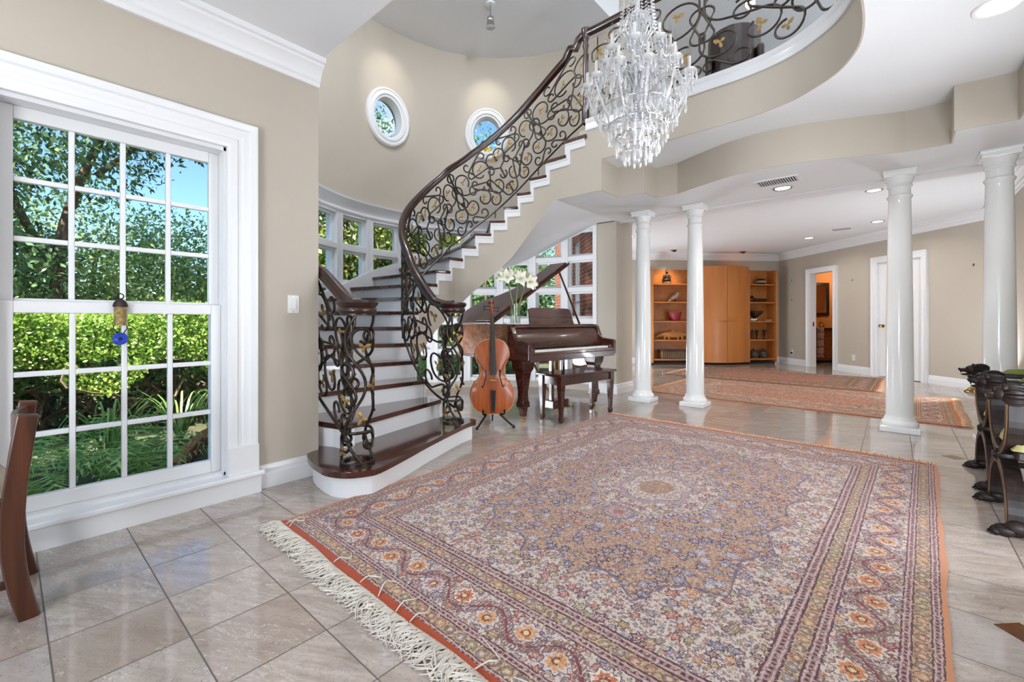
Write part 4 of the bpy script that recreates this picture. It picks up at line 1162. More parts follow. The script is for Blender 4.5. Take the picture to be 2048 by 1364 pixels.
def rug(name, label, corners, mat_args, fringe, th=0.011, group=None, taper=0.0):
    """corners: near-left, far-left, far-right, near-right -> oriented box"""
    ctr, hx, hy, rz = corners
    o = thing(name, label, 'rug', (ctr[0],ctr[1],0), rz, group)
    nx, ny = 60, 80
    rng = np.random.RandomState(3)
    ed = lambda t: 0.005*math.sin(t*5.1+1)+0.003*math.sin(t*13+2)
    rows = []
    for j in range(ny+1):
        y = -hy+2*hy*j/ny; r = []
        for i in range(nx+1):
            x = -hx+2*hx*i/nx
            xx = (x+ed(y)*(x/hx)**3)*(1+taper*y/hy); yy = y+ed(x+3)*(y/hy)**3
            r.append((xx,yy,th+0.0025*math.sin(3.1*x+1.3*y)*math.sin(2.3*y)))
        rows.append(r)
    mb = MB(); mb.grid(rows); n0 = len(mb.v)
    # skirt
    rim = [r for r in rows[0]]+[r[-1] for r in rows[1:]]+list(reversed(rows[-1]))[1:]+[r[0] for r in reversed(rows[:-1])][:-1]
    k = len(rim); mb.add(rim+[(p[0],p[1],0.001) for p in rim], [(i,(i+1)%k,k+(i+1)%k,k+i) for i in range(k)])
    mb.build('pile', rugmat(name+'_weave', hx, hy, *mat_args, taper=taper), o, smooth=True, angle=50)
    rnd = random.Random(11)
    for sgn, length, n, fm, messy in fringe:
        fb = MB()
        for i in range(n):
            x = (-hx+0.004+(2*hx-0.008)*(i+rnd.random()*0.8)/n)*(1+taper*sgn)
            y0 = sgn*hy+ed(x+3)*sgn
            L = length*rnd.uniform(0.75,1.15); dx = rnd.gauss(0,0.35)*length*messy; bend = rnd.gauss(0,0.3)*length*messy
            z = 0.006+rnd.random()*0.010
            back = -1 if rnd.random() < 0.02*messy else 1
            pts = [(x,y0-0.004*sgn,th*0.7),(x+bend*0.4,y0+sgn*L*0.35*back,z+0.006+(0.016 if back<0 else 0)),(x+bend+dx*0.5,y0+sgn*L*0.7*back,z+(0.014 if back<0 else 0)),(x+dx,y0+sgn*L*back,0.004+rnd.random()*0.004+(0.014 if back<0 else 0))]
            fb.tube(catmull(pts,2), [0.0024,0.0027,0.003,0.0028,0.0026,0.0020,0.0013], 4, cap=False)
        fb.build('fringe', fm, o, smooth=True, fix=False)
    return o
rug('area_rug', 'large tan and mauve oriental rug with a central medallion filling the foyer floor', ((-1.105,2.615),1.265,1.72,R(-1.0)), (PAL1, 1.1, True), [(-1,0.10,850,FRINGE,1.0),(1,0.05,600,FRINGE2,0.6)], taper=0.026)
def siderug(name, label, ctr, hx, hy, rz, pal):
    """rug whose fringes are on its short x ends"""
    o = rug(name, label, (ctr,hy,hx,rz+PI/2), (pal, 0.8, False), [(-1,0.07,260,FRINGE2,0.6),(1,0.07,260,FRINGE2,0.6)])
    return o
siderug('area_rug', 'pale coral rug lying just behind the two middle columns', (-1.10,7.11), 1.62, 1.03, R(-1.5), PAL2)
siderug('area_rug', 'rust and brown rug in front of the maple cabinet and doorway', (-1.74,9.24), 1.56, 1.0, R(-1.5), PAL3)
# ------------------------------------------------------------ grand piano
pno = thing('grand_piano', 'brown mahogany grand piano with raised lid beneath the curved stairs', 'piano', (-2.66,3.30,0), R(83.5))
W = 1.46; LP = 1.42
def rimout():   # rim outline (x along keyboard, y to the tail)
    pts = [(0,0.30),(0,1.12),(0.02,1.27),(0.10,1.38),(0.25,1.42),(0.42,1.40),(0.55,1.31),(0.66,1.16),(0.80,1.03),(1.0,0.93),(1.2,0.86),(1.36,0.74),(1.445,0.58),(W,0.42),(W,0.30)]
    pts = [(x, 0.30+(y-0.30)*0.90) for x, y in pts]
    return [(0,0.02)]+[tuple(p[:2]) for p in catmull(pts, 5)]+[(W,0.02)]
ro = rimout()
ri = off(list(reversed(ro)), -0.035)
Pn = list(reversed(ro))
# rim: outer wall with thickness
def wallstrip(mb, path, thick, z0, z1):
    inn = off(path, thick)
    n = len(path)
    for i in range(n-1):
        mb.prism([path[i],path[i+1],inn[i+1],inn[i]], z0(i) if callable(z0) else z0, z1)
rim_sp = [p for p in ro if p[1] >= 0.30]
a = sum(rim_sp[i][0]*rim_sp[(i+1)%len(rim_sp)][1]-rim_sp[(i+1)%len(rim_sp)][0]*rim_sp[i][1] for i in range(len(rim_sp)))
inn = off(rim_sp, -0.04)
MB().prism(rim_sp+list(reversed(inn)), 0.66, 0.985).build('rim', BURL, pno)
MB().prism(inn, 0.80, 0.82).build('soundboard', pm('soundboard_spruce', lin(176,126,72), 0.35, var=0.12), pno)
plate = off(inn, -0.03); MB().prism(plate, 0.82, 0.85).build('iron_plate', pm('gold_plate', lin(160,120,62), 0.35, 0.7, var=0.1), pno)
MB().prism(rim_sp, 0.63, 0.665).build('case_bottom', PIANO, pno)
# arms (cheeks) with curved front
for x0, x1 in ((0.0,0.055),(W-0.055,W)):
    pf = [(0.30,0.985),(0.285,0.985),(0.25,0.965),(0.225,0.90),(0.20,0.85),(0.15,0.822),(0.07,0.815),(0.02,0.81),(0.0,0.795),(0.0,0.64),(0.30,0.64)]
    M = Matrix(((0,0,1,x0),(1,0,0,0),(0,1,0,0),(0,0,0,1)))
    MB().prism(pf, 0, x1-x0, M).build('arm', PIANO, pno, bevel=0.006)
MB().box((0.03,0.0,0.62),(W-0.03,0.32,0.685)).build('key_bed', PIANO, pno, bevel=0.006)
MB().box((0.055,0.0,0.685),(W-0.055,0.03,0.715)).build('key_slip', PIANO, pno, bevel=0.004)
for x0, x1 in ((0.055,0.115),(W-0.115,W-0.055)): MB().box((x0,0.02,0.685),(x1,0.19,0.755)).build('key_block', PIANO, pno, bevel=0.006)
kx0, kx1 = 0.117, W-0.117; kw = (kx1-kx0)/52
mb = MB()
for i in range(52): mb.box((kx0+i*kw+0.0006,0.034,0.70),(kx0+(i+1)*kw-0.0006,0.185,0.736))
mb.build('white_keys', IVORY, pno)
mb = MB()
for i in range(51):
    if (i+5) % 7 in (0,1,3,4,5): mb.box((kx0+(i+1)*kw-0.0055,0.085,0.736),(kx0+(i+1)*kw+0.0055,0.185,0.747))
mb.build('black_keys', BLACKM, pno)
MF = Matrix(((0,0,1,0.055),(1,0,0,0),(0,1,0,0),(0,0,0,1)))
MB().prism([(0.19,0.74),(0.205,0.80),(0.225,0.87),(0.255,0.93),(0.275,0.955),(0.295,0.955),(0.295,0.74)], 0, W-0.11, MF).build('fallboard', PIANO, pno, smooth=True)
MB().box((0.05,0.25,0.955),(W-0.05,0.31,0.975)).build('stretcher_rail', PIANO, pno, bevel=0.006)
# raised lid: hinged on the bass side
an = R(30.5)
MLd = Matrix.Translation((0.0,0,0.992)) @ Matrix.Rotation(-an,4,'Y')
lidp = [(x, y) for x, y in ro if y >= 0.30]
lidp = [(0.0,0.60)]+[p for p in lidp if p[1] > 0.60]+[(W+0.01,0.52),(W+0.01,0.50),(0.0,0.50)]
lidp = [(0.0,0.55)]+[p for p in ro if p[1] > 0.56]+[(W+0.008,0.55)]
MB().prism(lidp, 0.0, 0.02, MLd).build('lid', PIANO, pno, bevel=0.004)
MB().prism(off(lidp,-0.02), -0.004, 0.001, MLd).build('lid_lining', LIDIN, pno)
MB().box((0.02,0.56,0.021),(W-0.03,0.83,0.042),MLd).build('front_flap', PIANO, pno, bevel=0.006)
MB().box((0.02,0.552,-0.012),(W-0.02,0.575,0.0),MLd).build('lid_edge_strip', LIDIN, pno)
pt = MLd @ V((W*0.90,0.62,-0.005))
mb = MB(); mb.tube([(W-0.06,0.50,0.98), pt], 0.012, 8); mb.build('lid_prop', PIANO, pno, smooth=True)
# music desk
Mm = Matrix.Translation((0.36,0.36,0.975)) @ Matrix.Rotation(R(-14),4,'X') @ Matrix(((1,0,0,0),(0,0,-1,0),(0,1,0,0),(0,0,0,1)))
dk = [(0.0,0.0),(0.78,0.0),(0.755,0.03),(0.745,0.10),(0.735,0.185),(0.69,0.20),(0.39,0.208),(0.09,0.20),(0.035,0.185),(0.03,0.10),(0.02,0.03)]
MB().prism(dk, -0.012, 0.006, Mm).build('music_desk', PIANO, pno, bevel=0.004)
MB().box((0.08,0.27,0.975),(W-0.08,0.50,0.988)).build('desk_tray', PIANO, pno, bevel=0.003)
def pleg(x, y):
    mb = MB()
    def sqr(rs):
        vs = []; fs = []
        for r, z in rs: vs += [(x-r,y-r,z),(x+r,y-r,z),(x+r,y+r,z),(x-r,y+r,z)]
        for i in range(len(rs)-1):
            for k in range(4): fs.append((i*4+k,i*4+(k+1)%4,(i+1)*4+(k+1)%4,(i+1)*4+k))
        fs.append((3,2,1,0)); fs.append(tuple((len(rs)-1)*4+k for k in range(4)))
        mb.add(vs, fs)
    sqr([(0.026,0.055),(0.034,0.13),(0.034,0.14),(0.05,0.15),(0.05,0.20),(0.042,0.21),(0.038,0.30),(0.055,0.46),(0.06,0.50),(0.078,0.54),(0.085,0.60),(0.085,0.635)])
    o = mb.build('leg', PIANO, pno, bevel=0.006)
    c = MB(); c.lathe([(0,0),(0.022,0.004),(0.022,0.03),(0.012,0.036),(0.012,0.06),(0,0.06)], c=(x,y,0), n=12); c.build('caster', BRASS, o, smooth=True)
pleg(0.14,0.22); pleg(W-0.14,0.22); pleg(0.34,1.08)
# pedal lyre
mb = MB()
for x in (W/2-0.09, W/2+0.09): mb.box((x-0.02,0.26,0.14),(x+0.02,0.31,0.64))
mb.box((W/2-0.13,0.22,0.06),(W/2+0.13,0.36,0.15)).box((W/2-0.15,0.25,0.60),(W/2+0.15,0.33,0.64))
mb.build('pedal_lyre', PIANO, pno, bevel=0.008)
mb = MB()
for q in (-0.07,0,0.07): mb.box((W/2+q-0.012,0.12,0.075),(W/2+q+0.012,0.24,0.09))
mb.build('pedal', BRASS, pno, bevel=0.005)
mb = MB(); mb.tube([(W/2-0.05,0.30,0.15),(W/2-0.05,0.30,0.62)],0.006,6).tube([(W/2+0.05,0.30,0.15),(W/2+0.05,0.30,0.62)],0.006,6); mb.tube([(W/2,0.33,0.12),(W/2,0.75,0.64)],0.012,8); mb.build('lyre_rod', BRASS, pno, smooth=True)
# bench
bn = thing('piano_bench', 'dark wooden piano bench standing in front of the keyboard', 'bench', (-2.50,3.62,0), R(81.5))
BW, BD = 0.87, 0.335
MB().box((-0.02,-0.015,0.462),(BW+0.02,BD+0.015,0.487)).build('seat', PIANO, bn, bevel=0.008, segs=3)
mb = MB().box((0.02,0.02,0.375),(BW-0.02,0.04,0.462)).box((0.02,BD-0.04,0.375),(BW-0.02,BD-0.02,0.462)).box((0.02,0.02,0.375),(0.04,BD-0.02,0.462)).box((BW-0.04,0.02,0.375),(BW-0.02,BD-0.02,0.462)); mb.build('apron', PIANO, bn)
for x in (0.035,BW-0.035):
    for y in (0.035,BD-0.035):
        rs = [(0.012,0),(0.018,0.012),(0.022,0.05),(0.016,0.058),(0.017,0.066),(0.029,0.34),(0.031,0.36),(0.031,0.462)]
        vs = []; fs = []
        for r, z in rs: vs += [(x-r,y-r,z),(x+r,y-r,z),(x+r,y+r,z),(x-r,y+r,z)]
        for i in range(len(rs)-1):
            for k in range(4): fs.append((i*4+k,i*4+(k+1)%4,(i+1)*4+(k+1)%4,(i+1)*4+k))
        fs.append((3,2,1,0)); fs.append(tuple((len(rs)-1)*4+k for k in range(4)))
        MB().add(vs, fs).build('leg', PIANO, bn, bevel=0.003)
# ------------------------------------------------------------ cello (front faces local -Y, z up)
ce = thing('cello', 'amber varnished cello standing upright before the piano', 'cello', (-3.0,3.165,0), R(51))
MC = Matrix.Translation((0,0,0.105)) @ Matrix.Rotation(R(-5),4,'X') @ Matrix(((1,0,0,0),(0,0,-1,0),(0,1,0,0),(0,0,0,1)))  # x, y(up), z = towards viewer (-Y)
half = [(0,0.0),(0.06,0.004),(0.13,0.022),(0.185,0.065),(0.213,0.13),(0.217,0.20),(0.20,0.265),(0.178,0.305),(0.176,0.322),(0.150,0.335),(0.122,0.375),(0.114,0.425),(0.122,0.475),(0.142,0.505),(0.150,0.512),(0.150,0.528),(0.168,0.56),(0.170,0.61),(0.156,0.665),(0.122,0.71),(0.08,0.732),(0.035,0.74),(0,0.742)]
hs_ = [tuple(p[:2]) for p in catmull(half, 3)]
body = hs_+[(-x,y) for x, y in reversed(hs_[1:-1])]
def plate_(mb, outline, zedge, bulge):
    cx = 0
    n = len(outline); rings = [1.0,0.965,0.9,0.78,0.6,0.4,0.2]
    vs = []
    for q, s in enumerate(rings):
        for x, y in outline:
            yy = 0.36+(y-0.36)*s; h = bulge*(1-s**2.2) if q else 0
            vs.append((x*s,yy,zedge+h))
    vs.append((0,0.36,zedge+bulge)); fs = []
    for q in range(len(rings)-1):
        for i in range(n):
            j = (i+1)%n; fs.append((q*n+i,q*n+j,(q+1)*n+j,(q+1)*n+i))
    b = (len(rings)-1)*n
    for i in range(n): fs.append((b+i,b+(i+1)%n,len(vs)-1))
    mb.add(vs, fs)
ctr_in = [(x*0.965, 0.37+(y-0.37)*0.975) for x, y in body]
MB().prism(ctr_in, -0.118, 0.0).build('ribs', CELLOB, ce, M=MC, smooth=True, angle=30)
mb = MB(); mb.prism(body, -0.004, 0.004); plate_(mb, body, 0.004, 0.022); mb.build('top_plate', CELLOT, ce, M=MC, smooth=True, angle=40)
mb = MB(); mb.prism(body, -0.126, -0.116); plate_(mb, [(x,y) for x,y in body], -0.126, -0.02); mb.build('back_plate', CELLOB, ce, M=MC, smooth=True, angle=40)
mb = MB(); mb.tube([(x*1.002,0.37+(y-0.37)*1.001,0.002) for x, y in body], 0.004, 6, closed=True); mb.build('edge_purfling', MAPLE, ce, M=MC, smooth=True)
mb = MB()
mb.prism([(-0.024,0.70),(0.024,0.70),(0.016,0.98),(-0.016,0.98)], -0.05, 0.012)
mb.tube([(0,0.97,-0.01),(0,1.03,-0.014),(0,1.09,-0.03),(0,1.12,-0.045)], [0.021,0.020,0.017,0.015], 10)
sp = [(0.0, 1.125+0.030*(1-t)*math.cos(2*PI*1.6*t+1.2), -0.052+0.030*(1-t)*math.sin(2*PI*1.6*t+1.2)) for t in [i/30 for i in range(29)]]
mb.tube(sp, [0.015]*29, 8); mb.tube([(-0.030,1.118,-0.052),(0.030,1.118,-0.052)], [0.014,0.014], 10)
mb.build('neck_and_scroll', CELLOB, ce, M=MC, smooth=True, angle=50)
MB().add([(-0.031,0.385,0.064),(0.031,0.385,0.064),(0.016,0.985,0.026),(-0.016,0.985,0.026),(-0.031,0.385,0.050),(0.031,0.385,0.050),(0.016,0.985,0.012),(-0.016,0.985,0.012)],[(0,1,2,3),(7,6,5,4),(0,4,5,1),(1,5,6,2),(2,6,7,3),(3,7,4,0)]).build('fingerboard', EBONY, ce, M=MC)
mb = MB(); mb.prism([(-0.040,0.0),(-0.026,0.0),(-0.018,0.03),(0.018,0.03),(0.026,0.0),(0.040,0.0),(0.036,0.045),(0.022,0.062),(-0.022,0.066),(-0.036,0.05)], -0.005, 0.005)
mb.build('bridge', MAPLE, ce, M=MC @ Matrix.Translation((0,0.335,0.024)) @ Matrix.Rotation(R(90),4,'X'))
MB().add([(-0.024,0.235,0.056),(0.024,0.235,0.056),(0.013,0.02,0.030),(-0.013,0.02,0.030),(-0.024,0.235,0.040),(0.024,0.235,0.040),(0.013,0.02,0.012),(-0.013,0.02,0.012)],[(0,1,2,3),(7,6,5,4),(0,4,5,1),(1,5,6,2),(2,6,7,3),(3,7,4,0)]).build('tailpiece', EBONY, ce, M=MC)
for q in (-0.0165,-0.0055,0.0055,0.0165):
    mb = MB(); mb.tube([(q*0.9,0.235,0.058),(q,0.335,0.088),(q*0.55,0.985,0.030)], 0.0011, 5); mb.build('string', STRING, ce, M=MC)
for s in (-1,1):
    f = catmull([(s*0.062,0.425),(s*0.072,0.432),(s*0.076,0.415),(s*0.070,0.39),(s*0.078,0.34),(s*0.088,0.30),(s*0.098,0.272),(s*0.110,0.268),(s*0.112,0.285)], 5)
    mb = MB(); mb.tube([(p.x,p.y,0.0245-0.05*max(0,abs(p.x)-0.07)) for p in f], [0.009 if i in (0,1,len(f)-1,len(f)-2) else 0.006 for i in range(len(f))], 6, flat=0.8); mb.build('f_hole', EBONY, ce, M=MC)
for s, y in ((-1,1.045),(1,1.03),(-1,1.075),(1,1.062)):
    mb = MB(); mb.tube([(s*0.012,y,-0.022),(s*0.045,y,-0.022),(s*0.052,y,-0.022)], [0.006,0.007,0.004], 8); mb.ball((s*0.066,y,-0.022),(0.016,0.013,0.007),8,6); mb.build('tuning_peg', EBONY, ce, M=MC, smooth=True)
mb = MB(); mb.tube([(0,0.005,-0.06),(0,-0.055,-0.06),(0,-0.075,-0.06)], [0.012,0.008,0.003], 8); mb.build('endpin', BLKMET, ce, M=MC, smooth=True)
st = thing('cello_stand', 'black tubular metal stand holding up the cello', 'stand', (-3.0,3.165,0), R(51))
mb = MB(); mb.tube([(0,0.075,0.025),(0,0.10,0.25),(0,0.115,0.40)], 0.011, 8); mb.tube([(-0.11,0.09,0.36),(0.11,0.09,0.36)], 0.009, 8); mb.build('upright', BLKMET, st, smooth=True)
for s in (-1,1):
    mb = MB(); mb.tube([V(p) for p in catmull([(0,0.09,0.22),(s*0.05,0.04,0.12),(s*0.13,-0.10,0.05),(s*0.17,-0.17,0.02)],6)], 0.011, 8); o = mb.build('leg', BLKMET, st, smooth=True)
    m2 = MB(); m2.ball((s*0.175,-0.178,0.017),0.017,10,8); m2.build('rubber_foot', BLACKM, o, smooth=True)
    mb = MB(); mb.tube([V(p) for p in catmull([(s*0.05,0.04,0.12),(s*0.09,-0.02,0.105),(s*0.105,-0.055,0.125),(s*0.105,-0.06,0.16)],6)], 0.010, 8); mb.build('rest_arm', BLKMET, st, smooth=True)
# ------------------------------------------------------------ vase of amaryllis on the piano
VX = V((-2.915,3.405,0.988))
vs_ = thing('glass_vase', 'tall clear glass cylinder vase on the piano corner', 'vase', VX)
MB().lathe([(0.0,0.0),(0.047,0.0),(0.05,0.006),(0.05,0.215),(0.0465,0.215),(0.0455,0.014),(0.0,0.012)], n=28).build('vase_body', VASEG, vs_, smooth=True, angle=50)
MB().lathe([(0.0,0.014),(0.044,0.015),(0.044,0.075),(0.0,0.075)], n=24).build('water', WATER, vs_, smooth=True, angle=50)
def amaryllis(label, tip, foot, heads, seed):
    rng = random.Random(seed)
    o = thing('amaryllis', label, 'flower', VX, 0, 'white flowers in the piano vase')
    tip = V(tip); foot = V(foot); mid = foot.lerp(tip,0.5)+V((0.0,0,0.01))
    mb = MB(); mb.tube(catmull([foot,mid,tip],8), 0.0075, 8); mb.build('flower_stem', STEMG, o, smooth=True)
    for d in heads:
        d = V(d).normalized(); b = tip+d*0.015
        x = d.orthogonal().normalized(); y = d.cross(x)
        mb = MB()
        mb.tube([tip, b+d*0.02], [0.006,0.010], 6)
        for k in range(6):
            a = 2*PI*k/6+rng.uniform(-.15,.15); r_ = x*math.cos(a)+y*math.sin(a); t_ = d.cross(r_)
            rows = []
            for i in range(7):
                t = i/6; cpos = b+d*(0.02+0.085*t*(1-0.35*t))+r_*(0.008+0.075*t**1.5); wd = 0.030*math.sin(PI*min(1,0.12+0.83*t))
                if i == 6: wd = 0.003
                rows.append([cpos-t_*wd+d*0.006*t, cpos, cpos+t_*wd+d*0.006*t])
            mb.grid(rows)
        f = mb.build('flower_head', PETAL, o, smooth=True, fix=False)
        m2 = MB()
        for k in range(5):
            a = 2*PI*k/5; m2.tube([b+d*0.02, b+d*0.10+(x*math.cos(a)+y*math.sin(a))*0.015], 0.0015, 4)
        m2.build('stamen', LF_LIGHT, f)
amaryllis('white amaryllis on the left stem in the piano vase', (-0.045,-0.075,0.46), (0.01,0.012,0.02), [(0.5,-0.6,0.2),(-0.3,-0.9,0.35),(0.6,0.2,0.5),(-0.6,0.0,0.4)], 1)
amaryllis('white amaryllis on the middle stem in the piano vase', (0.01,0.03,0.455), (0.0,-0.012,0.02), [(0.7,-0.4,0.1),(0.2,0.7,0.4),(-0.5,-0.2,0.7)], 2)
amaryllis('white amaryllis on the right leaning stem in the piano vase', (0.06,0.105,0.435), (-0.01,-0.01,0.02), [(0.8,-0.2,-0.05),(0.3,0.9,0.05),(0.3,0.3,0.8),(-0.4,0.7,0.2)], 3)
# ------------------------------------------------------------ crystal chandelier
CH = V((-1.36,2.90,0))
ch = thing('crystal_chandelier', 'large crystal chandelier with candle arms hanging in the stairwell void', 'chandelier', (CH.x,CH.y,2.15))
rng = random.Random(5)
mb = MB()
mb.lathe([(0,0.02),(0.03,0.03),(0.045,0.06),(0.02,0.10),(0.03,0.14),(0.07,0.20),(0.075,0.24),(0.03,0.30),(0.025,0.36),(0.05,0.42),(0.055,0.48),(0.02,0.54),(0.022,0.62),(0.045,0.68),(0.05,0.76),(0.018,0.82),(0.02,0.95),(0.035,1.0),(0.018,1.06),(0.018,1.3),(0.0,1.3)], n=20)
mb.build('stem', CRYSTAL, ch, smooth=True)
mb = MB(); mb.tube([(0,0,1.25),(0,0,ZU-2.15)], 0.006, 6); mb.build('hanging_rod', CHROME, ch, smooth=True)
mb = MB()
for i in range(30):
    z = 1.3+i*0.075; mb.tube([(0.012*math.cos(a)+(0.008 if i%2 else 0)*math.sin(a), 0.012*math.sin(a) , z+0.045*math.sin(a)) for a in [2*PI*k/10 for k in range(10)]], 0.004, 5, closed=True)
mb.build('chain', CHROME, ch, smooth=True)
def oct_drop(mb, c, L, w, n=6):
    """faceted almond drop hanging from c"""
    mb.lathe([(0.0,0.0),(w*0.35,-L*0.18),(w*0.9,-L*0.5),(w,-L*0.68),(w*0.55,-L*0.9),(0.0,-L)], c=tuple(c), n=n)
def bead_chain(mb, p, q, sag, r, n):
    p, q = V(p), V(q)
    for i in range(n+1):
        t = i/n; c = p.lerp(q,t)-V((0,0,sag*4*t*(1-t)))
        mb.add([c+V(d)*r for d in ((1,0,0),(0,1,0),(-1,0,0),(0,-1,0),(0,0,1),(0,0,-1))], [(0,1,4),(1,2,4),(2,3,4),(3,0,4),(1,0,5),(2,1,5),(3,2,5),(0,3,5)])
beads = MB(); drops = []
def dish(mb, r, z, c=(0,0)):
    mb.lathe([(0.008,z-0.006),(r*0.5,z-0.004),(r*0.85,z+0.006),(r,z+0.016),(r*0.84,z+0.010),(r*0.5,z+0.002),(0.008,z)], c=(c[0],c[1],0), n=14)
tips = []
def arm(k, n, rad, zbase, ztip, a_off, sw):
    a = 2*PI*k/n+a_off; u = V((math.cos(a),math.sin(a),0))
    P = [u*0.04+V((0,0,zbase)), u*(rad*0.35)+V((0,0,zbase-sw)), u*(rad*0.75)+V((0,0,zbase-sw*0.8)), u*rad+V((0,0,ztip-0.05)), u*rad+V((0,0,ztip-0.01))]
    mb = MB(); mb.tube(catmull(P,6), 0.0085, 7)
    for q in range(5): bq = catmull(P,6)[3+q*4]; mb.ball(bq,0.012,6,4)
    o = mb.build('arm', CRYSTAL, ch, smooth=True)
    t = u*rad
    m2 = MB(); dish(m2, 0.048, ztip, (t.x,t.y)); m2.build('drip_pan', CRYSTAL, o, smooth=True)
    m2 = MB(); m2.lathe([(0,ztip),(0.011,ztip),(0.011,ztip+0.105),(0.0,ztip+0.105)], c=(t.x,t.y,0), n=10); m2.build('candle_sleeve', CANDLE, o, smooth=True, angle=50)
    m2 = MB(); m2.lathe([(0.006,ztip+0.105),(0.011,ztip+0.12),(0.0125,ztip+0.14),(0.008,ztip+0.165),(0.0025,ztip+0.185),(0,ztip+0.195)], c=(t.x,t.y,0), n=10); m2.build('bulb', BULBG, o, smooth=True)
    tips.append((t, ztip, rad))
    for q in range(6):
        b = 2*PI*q/6+0.3; c = t+V((0.044*math.cos(b),0.044*math.sin(b),ztip+0.008)); drops.append((c, rng.uniform(0.05,0.075), 0.009))
        bead_chain(beads, c, c-V((0,0,0.035)), 0, 0.0045, 3)
NA = 12
for k in range(NA): arm(k, NA, 0.345, 0.36, 0.50+0.02*(k%2), 0.1, 0.10)
for k in range(8): arm(k, 8, 0.215, 0.62, 0.72, 0.35, 0.09)
# garlands between arm tips and the stem, prisms, lower basket
low = [t for t in tips if t[2] > 0.3]; upt = [t for t in tips if t[2] < 0.3]
for T_, z0 in ((low,0.78),(upt,1.06)):
    n = len(T_)
    for i in range(n):
        a, z, r = T_[i]; b, zb, _ = T_[(i+1)%n]
        bead_chain(beads, a+V((0,0,z)), b+V((0,0,zb)), 0.07, 0.0065, 14)
        bead_chain(beads, a+V((0,0,z+0.01)), V((0,0,z0))+a.normalized()*0.05, 0.05, 0.006, 18)
for r, z, n in ((0.20,0.24,26),(0.145,0.16,20),(0.09,0.10,14),(0.26,0.34,30)):
    ring = MB(); ring.tube([(r*math.cos(2*PI*i/28), r*math.sin(2*PI*i/28), z) for i in range(28)], 0.004, 5, closed=True); ring.build('ring', CHROME, ch, smooth=True)
    for i in range(n):
        a = 2*PI*i/n; c = V((r*math.cos(a), r*math.sin(a), z)); L = rng.uniform(0.075,0.11)
        bead_chain(beads, c, c-V((0,0,0.03)), 0, 0.0055, 3); drops.append((c-V((0,0,0.03)), L, 0.011))
    for i in range(10):
        a = 2*PI*i/10; bead_chain(beads, V((r*math.cos(a),r*math.sin(a),z)), V((0.06*math.cos(a),0.06*math.sin(a),z+0.22)), 0.03, 0.0055, 14)
for i in range(190):   # drops and spears scattered through the body
    a = rng.uniform(0,2*PI); r = rng.uniform(0.06,0.32); z = rng.uniform(0.42,0.72)-0.25*r
    drops.append((V((r*math.cos(a),r*math.sin(a),z)), rng.uniform(0.06,0.10), 0.011))
for i in range(22):   # long strings to the crown
    a = 2*PI*i/22; r0 = 0.045+0.02*(i%2)
    bead_chain(beads, V((r0*math.cos(a),r0*math.sin(a),1.45)), V((0.13*math.cos(a),0.13*math.sin(a),0.86)), -0.02, 0.007, 26)
mb = MB()
for i in range(16):   # feathery glass spires
    a = 2*PI*i/16
    for s, (r1, h) in enumerate(((0.10,0.26),(0.17,0.16))):
        mb.tube([V(p) for p in catmull([(0.02*math.cos(a),0.02*math.sin(a),0.74),(r1*0.7*math.cos(a),r1*0.7*math.sin(a),0.74+h),(r1*math.cos(a),r1*math.sin(a),0.72+h*0.75)],5)], [0.004]*11, 5)
        mb.tube([V(p) for p in catmull([(0.03*math.cos(a),0.03*math.sin(a),0.46),(r1*1.3*math.cos(a),r1*1.3*math.sin(a),0.46+h*0.6),(r1*1.9*math.cos(a),r1*1.9*math.sin(a),0.42)],5)], [0.0045]*11, 5)
mb.build('glass_spire', CRYSTAL, ch, smooth=True)
for r, z in ((0.075,0.98),(0.10,0.80),(0.12,0.60),(0.09,0.40)):
    m2 = MB(); dish(m2, r, z); m2.build('crystal_dish', CRYSTAL, ch, smooth=True)
tag(beads.build('bead_garlands', CRYSTAL, ch, fix=False), kind='stuff')
m2 = MB(); m2.ball((0,0,0.0),0.026,10,8); m2.build('finial_ball', CRYSTAL, ch, smooth=True)
drops.sort(key=lambda d: d[0].dot(FW))
rest = MB()
for i, (c, L, w) in enumerate(drops):
    if i < 90:
        m2 = MB(); oct_drop(m2, c, L, w); m2.build('crystal_drop', CRYSTAL, ch, fix=False)
    else: oct_drop(rest, c, L, w)
tag(rest.build('crystal_drops', CRYSTAL, ch, fix=False), kind='stuff')
